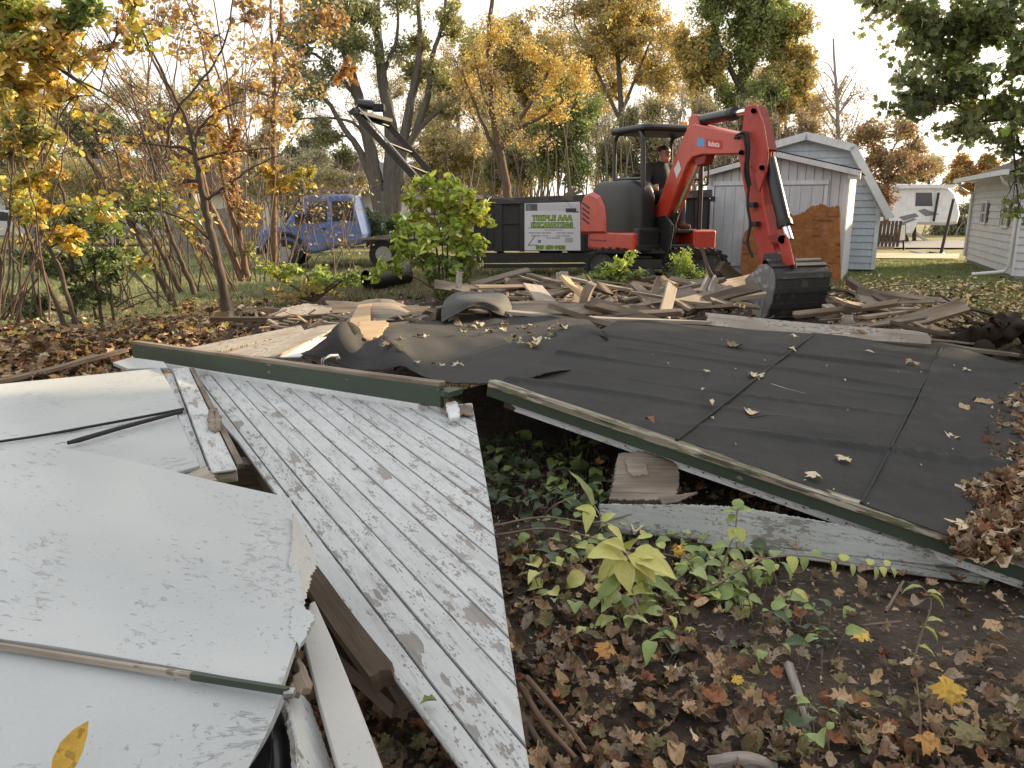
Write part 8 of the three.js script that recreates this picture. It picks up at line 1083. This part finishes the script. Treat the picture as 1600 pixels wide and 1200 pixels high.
// stem through pixels [px, py, depth] ; leaves = [t along stem, length, yaw, pitch, mat, wide]
function sprig(name, label, pts, r0, leaves, sm = M.twig) { const P = pts.map(p => AD(p[0], p[1], p[2])), c = new THREE.CatmullRomCurve3(P), g = thing(name, label, 'plant', P[0]); part('stem', new MB().tube(c.getPoints(24), r0, r0 * 0.35, 5).geo(), sm, g); for (const [t, len, yaw, pitch, m, wide = 1, roll = 0] of leaves) leafPart(g, c.getPoint(t), len, yaw, pitch, roll, m, wide); return g; }
function leafPx(par, b, t, d0, d1, wide, m) { const A = AD(b[0], b[1], d0), B = AD(t[0], t[1], d1), X = B.clone().sub(A), L = X.length(); X.normalize(); const n = V3(0, CAMY, 0).sub(A).normalize().multiplyScalar(0.55).add(V3((A.x * 7.3 % 1) * 0.5, 0.8, 0)); const Z = X.clone().cross(n).normalize(), Y = Z.clone().cross(X); part('leaf', bigLeaf.clone().applyMatrix4(new THREE.Matrix4().makeScale(L, L * 0.75, L * wide)).applyMatrix4(basis(A, X, Y, Z)), m, par); }
{ const g = sprig('yellow_plant', 'plant with large pale yellow leaves sprawling over the litter, in the centre foreground', [[1000, 960, 2.62], [982, 905, 2.72], [972, 862, 2.80], [945, 815, 2.86], [915, 770, 2.92], [902, 742, 2.94]], 0.006, [], M.twig);
  const L = [[925, 792, 898, 735, .35, 'pale'], [932, 806, 904, 790, .9, 'yg'], [922, 790, 916, 830, .8, 'yg'], [940, 815, 962, 800, .9, 'yg'], [950, 822, 975, 845, .7, 'y'], [975, 868, 924, 862, 1.1, 'y'], [975, 872, 928, 908, 1.0, 'y'], [980, 868, 1032, 908, .9, 'y'], [985, 868, 1058, 896, .9, 'y'], [990, 866, 1042, 866, 1.0, 'y'], [972, 880, 950, 932, .9, 'yg'], [968, 875, 986, 925, 1.2, 'y'], [985, 880, 1014, 938, .8, 'yg'], [978, 862, 948, 842, 1.0, 'y'], [984, 860, 1004, 832, .9, 'yg'], [990, 876, 1028, 930, .7, 'pale'], [985, 932, 958, 958, 1.0, 'yg'], [990, 935, 1004, 968, 1.0, 'yg'], [996, 942, 1060, 968, 1.3, 'pale'], [984, 940, 974, 988, .8, 'yg'], [1022, 930, 986, 920, .7, 'yg'], [960, 950, 966, 980, .7, 'g'], [1000, 950, 1040, 985, 1.1, 'yg'], [970, 900, 930, 940, .8, 'g'], [1000, 905, 1060, 925, .7, 'g']];
  L.forEach(([a, b, c, d, w, m], k) => leafPx(g, [a, b], [c, d], 2.78 - (k % 4) * 0.015, 2.76 - (k % 3) * 0.05, w, LM[m])); }
sprig('leafy_sprig', 'upright sprig with rounded green leaves before the white board', [[1120, 930, 2.85], [1130, 880, 2.9], [1148, 830, 2.95], [1152, 795, 2.95]], 0.006, [[1, 0.06, 1.2, 0.6, LM.g, 1.5], [0.96, 0.075, -0.1, 0.15, LM.g, 1.6], [0.95, 0.06, 3.0, 0.1, LM.g, 1.5], [0.9, 0.055, 3.6, -0.4, LM.g, 1.4], [0.72, 0.07, -1.2, -0.6, LM.yg, 1.4], [0.7, 0.06, -2.2, -0.4, LM.yg, 1.4], [0.5, 0.075, 3.2, 0.1, LM.g, 1.5], [0.45, 0.08, -0.6, -0.2, LM.g, 1.5], [0.3, 0.08, 2.9, 0.1, LM.g, 1.5], [0.25, 0.09, -0.4, -0.1, LM.g, 1.4], [0.15, 0.08, 3.8, 0.0, LM.g, 1.5], [0.1, 0.09, -1.1, 0.1, LM.g, 1.4]]);
sprig('trailing_vine', 'thin trailing vine with small leaves reaching right before the white board', [[1110, 920, 2.8], [1180, 878, 2.85], [1240, 868, 2.9], [1300, 875, 2.95], [1360, 884, 2.95], [1392, 886, 2.95]], 0.005, [[0.25, 0.07, -1.4, -0.6, LM.g, 1.4], [0.3, 0.06, 1.3, 0.2, LM.g, 1.4], [0.38, 0.07, -1.5, -0.7, LM.yg, 1.3], [0.45, 0.06, -1.7, -0.9, LM.g, 1.1], [0.52, 0.05, 1.4, 0.5, LM.g, 1.4], [0.6, 0.06, -1.5, -1.0, LM.yg, 0.7], [0.66, 0.055, 1.2, 0.4, LM.yg, 1.4], [0.7, 0.055, -1.6, -1.0, LM.pale, 0.8], [0.8, 0.05, 1.3, 0.4, LM.yg, 1.2], [0.84, 0.06, -1.6, -1.1, LM.pale, 0.6], [0.9, 0.045, -1.5, -0.6, LM.yg, 1.3], [0.96, 0.045, 1.2, 0.5, LM.yg, 1.2], [1, 0.045, -1.2, -0.8, LM.pale, 0.9]]);
sprig('drooping_sprig', 'thin drooping sprig with pale leaves on bare soil at the right', [[1425, 1040, 2.35], [1440, 990, 2.38], [1455, 940, 2.4], [1440, 915, 2.4]], 0.004, [[0.95, 0.075, 2.8, -0.3, LM.pale, 0.5], [0.85, 0.06, -0.2, -0.1, LM.pale, 0.8], [0.8, 0.07, -0.4, -0.5, LM.yg, 0.5], [0.45, 0.07, 0.0, 0.1, LM.pale, 0.7], [0.4, 0.07, -0.5, -0.6, LM.yg, 0.6], [0.2, 0.06, -0.5, -0.2, LM.yg, 0.6]], M.twig);
{ // low green plants in the litter
  const r = mulberry(71), low = (label, x0, x1, y0, y1, n, ms, l0, l1) => { const c = AG((x0 + x1) / 2, (y0 + y1) / 2), g = thing('low_plant', label, 'plant', c), st = new MB(); for (let k = 0; k < n; k++) { const p = AG(rr(x0, x1, r), rr(y0, y1, r)), top = p.clone().add(V3((r() - 0.5) * 0.06, rr(0.03, 0.10, r), (r() - 0.5) * 0.06)); st.tube([p, p.clone().lerp(top, 0.5), top], 0.003, 0.002, 4); leafPart(g, top, rr(l0 * 0.5, l1 * 0.95, r), r() * 6.3, rr(-0.5, 0.5, r), (r() - 0.5) * 1.1, pick(ms, r), rr(0.9, 1.5, r)); } part('stem', st.geo(), M.twig, g).userData.kind = 'stuff'; };
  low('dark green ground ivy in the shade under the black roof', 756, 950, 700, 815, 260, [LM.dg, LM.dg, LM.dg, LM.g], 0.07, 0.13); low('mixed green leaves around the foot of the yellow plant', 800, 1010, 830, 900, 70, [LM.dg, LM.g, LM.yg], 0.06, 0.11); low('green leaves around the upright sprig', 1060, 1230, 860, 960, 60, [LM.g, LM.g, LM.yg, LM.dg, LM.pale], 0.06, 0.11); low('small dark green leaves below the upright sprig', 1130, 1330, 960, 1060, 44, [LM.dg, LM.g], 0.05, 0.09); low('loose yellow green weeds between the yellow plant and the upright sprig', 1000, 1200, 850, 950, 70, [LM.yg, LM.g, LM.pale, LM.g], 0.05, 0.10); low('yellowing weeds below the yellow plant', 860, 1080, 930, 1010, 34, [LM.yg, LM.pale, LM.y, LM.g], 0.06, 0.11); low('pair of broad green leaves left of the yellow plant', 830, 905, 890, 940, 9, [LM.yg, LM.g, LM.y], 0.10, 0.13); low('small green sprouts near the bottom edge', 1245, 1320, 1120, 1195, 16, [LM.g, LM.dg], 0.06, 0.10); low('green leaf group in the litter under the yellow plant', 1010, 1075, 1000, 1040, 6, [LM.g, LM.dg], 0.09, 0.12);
}
// sticks and stems on the soil
const stick = (label, pts, r0, r1, m) => solo('stick', label, 'stick', new MB().tube(new THREE.CatmullRomCurve3(pts.map(p => AG(p[0], p[1], p[2] || 0.03))).getPoints(20), r0, r1, 6, true).geo(), m);
stick('dry reddish stalks bent out from under the board wall', [[812, 1070, .1], [850, 1130, .08], [900, 1185, .05]], 0.012, 0.008, M.barkRed); stick('second reddish stalk beside the board wall', [[822, 1058, .14], [868, 1110, .1], [915, 1172, .06]], 0.010, 0.006, M.barkRed); stick('third thin reddish stalk along the board wall', [[806, 1100, .06], [836, 1150, .06], [872, 1210, .05]], 0.012, 0.008, M.barkBrown);
stick('flaking grey bark stick standing in the bare soil', [[1232, 1040, .02], [1246, 1080, .04], [1262, 1130, .02]], 0.018, 0.012, M.twigGrey); stick('thin pale twig crossing the ivy towards the board wall', [[768, 822, .12], [850, 808, .12], [930, 816, .1], [1000, 800, .14]], 0.005, 0.004, M.twig); stick('second thin pale twig below the first by the ivy', [[772, 836, .08], [860, 826, .1], [960, 850, .1], [1080, 874, .1]], 0.005, 0.003, M.twig); stick('arched thin twig rising from the ivy', [[840, 820, .04], [866, 790, .2], [905, 772, .26]], 0.005, 0.003, M.twig); stick('dark slanting twig on the bare soil right of the vine', [[1384, 956, .02], [1400, 928, .06], [1412, 908, .1]], 0.006, 0.005, M.twig); stick('short straight twig lying on bare soil', [[1345, 978, .02], [1375, 974, .03], [1408, 971, .03]], 0.005, 0.004, M.twig); stick('thin curved twig standing near the lower right leaves', [[1434, 1195, .02], [1438, 1130, .06], [1432, 1060, .08]], 0.005, 0.003, M.barkBrown); stick('grey wood piece cut by the bottom edge', [[1110, 1196, .02], [1170, 1188, .05], [1210, 1200, .02]], 0.03, 0.02, M.twigGrey);
{ const p = AG(1060, 860, 0.16), g = thing('seed_head', 'round tan dried flower head beside the upright sprig', 'flower', p), r = mulberry(8), mb = new MB().add(new THREE.IcosahedronGeometry(0.022, 1).translate(p.x, p.y, p.z)); for (let k = 0; k < 40; k++) { const v = V3(r() - 0.5, r() - 0.5, r() - 0.5).normalize(); mb.tube([p.clone().addScaledVector(v, 0.018), p.clone().addScaledVector(v, 0.032)], 0.005, 0.002, 4); } part('head', mb.geo(), M.lf.yellow, g); part('stem', tubeG([p, AG(1100, 900, 0.02)], 0.003), M.twig, g); }
renderer.render(scene, camera);
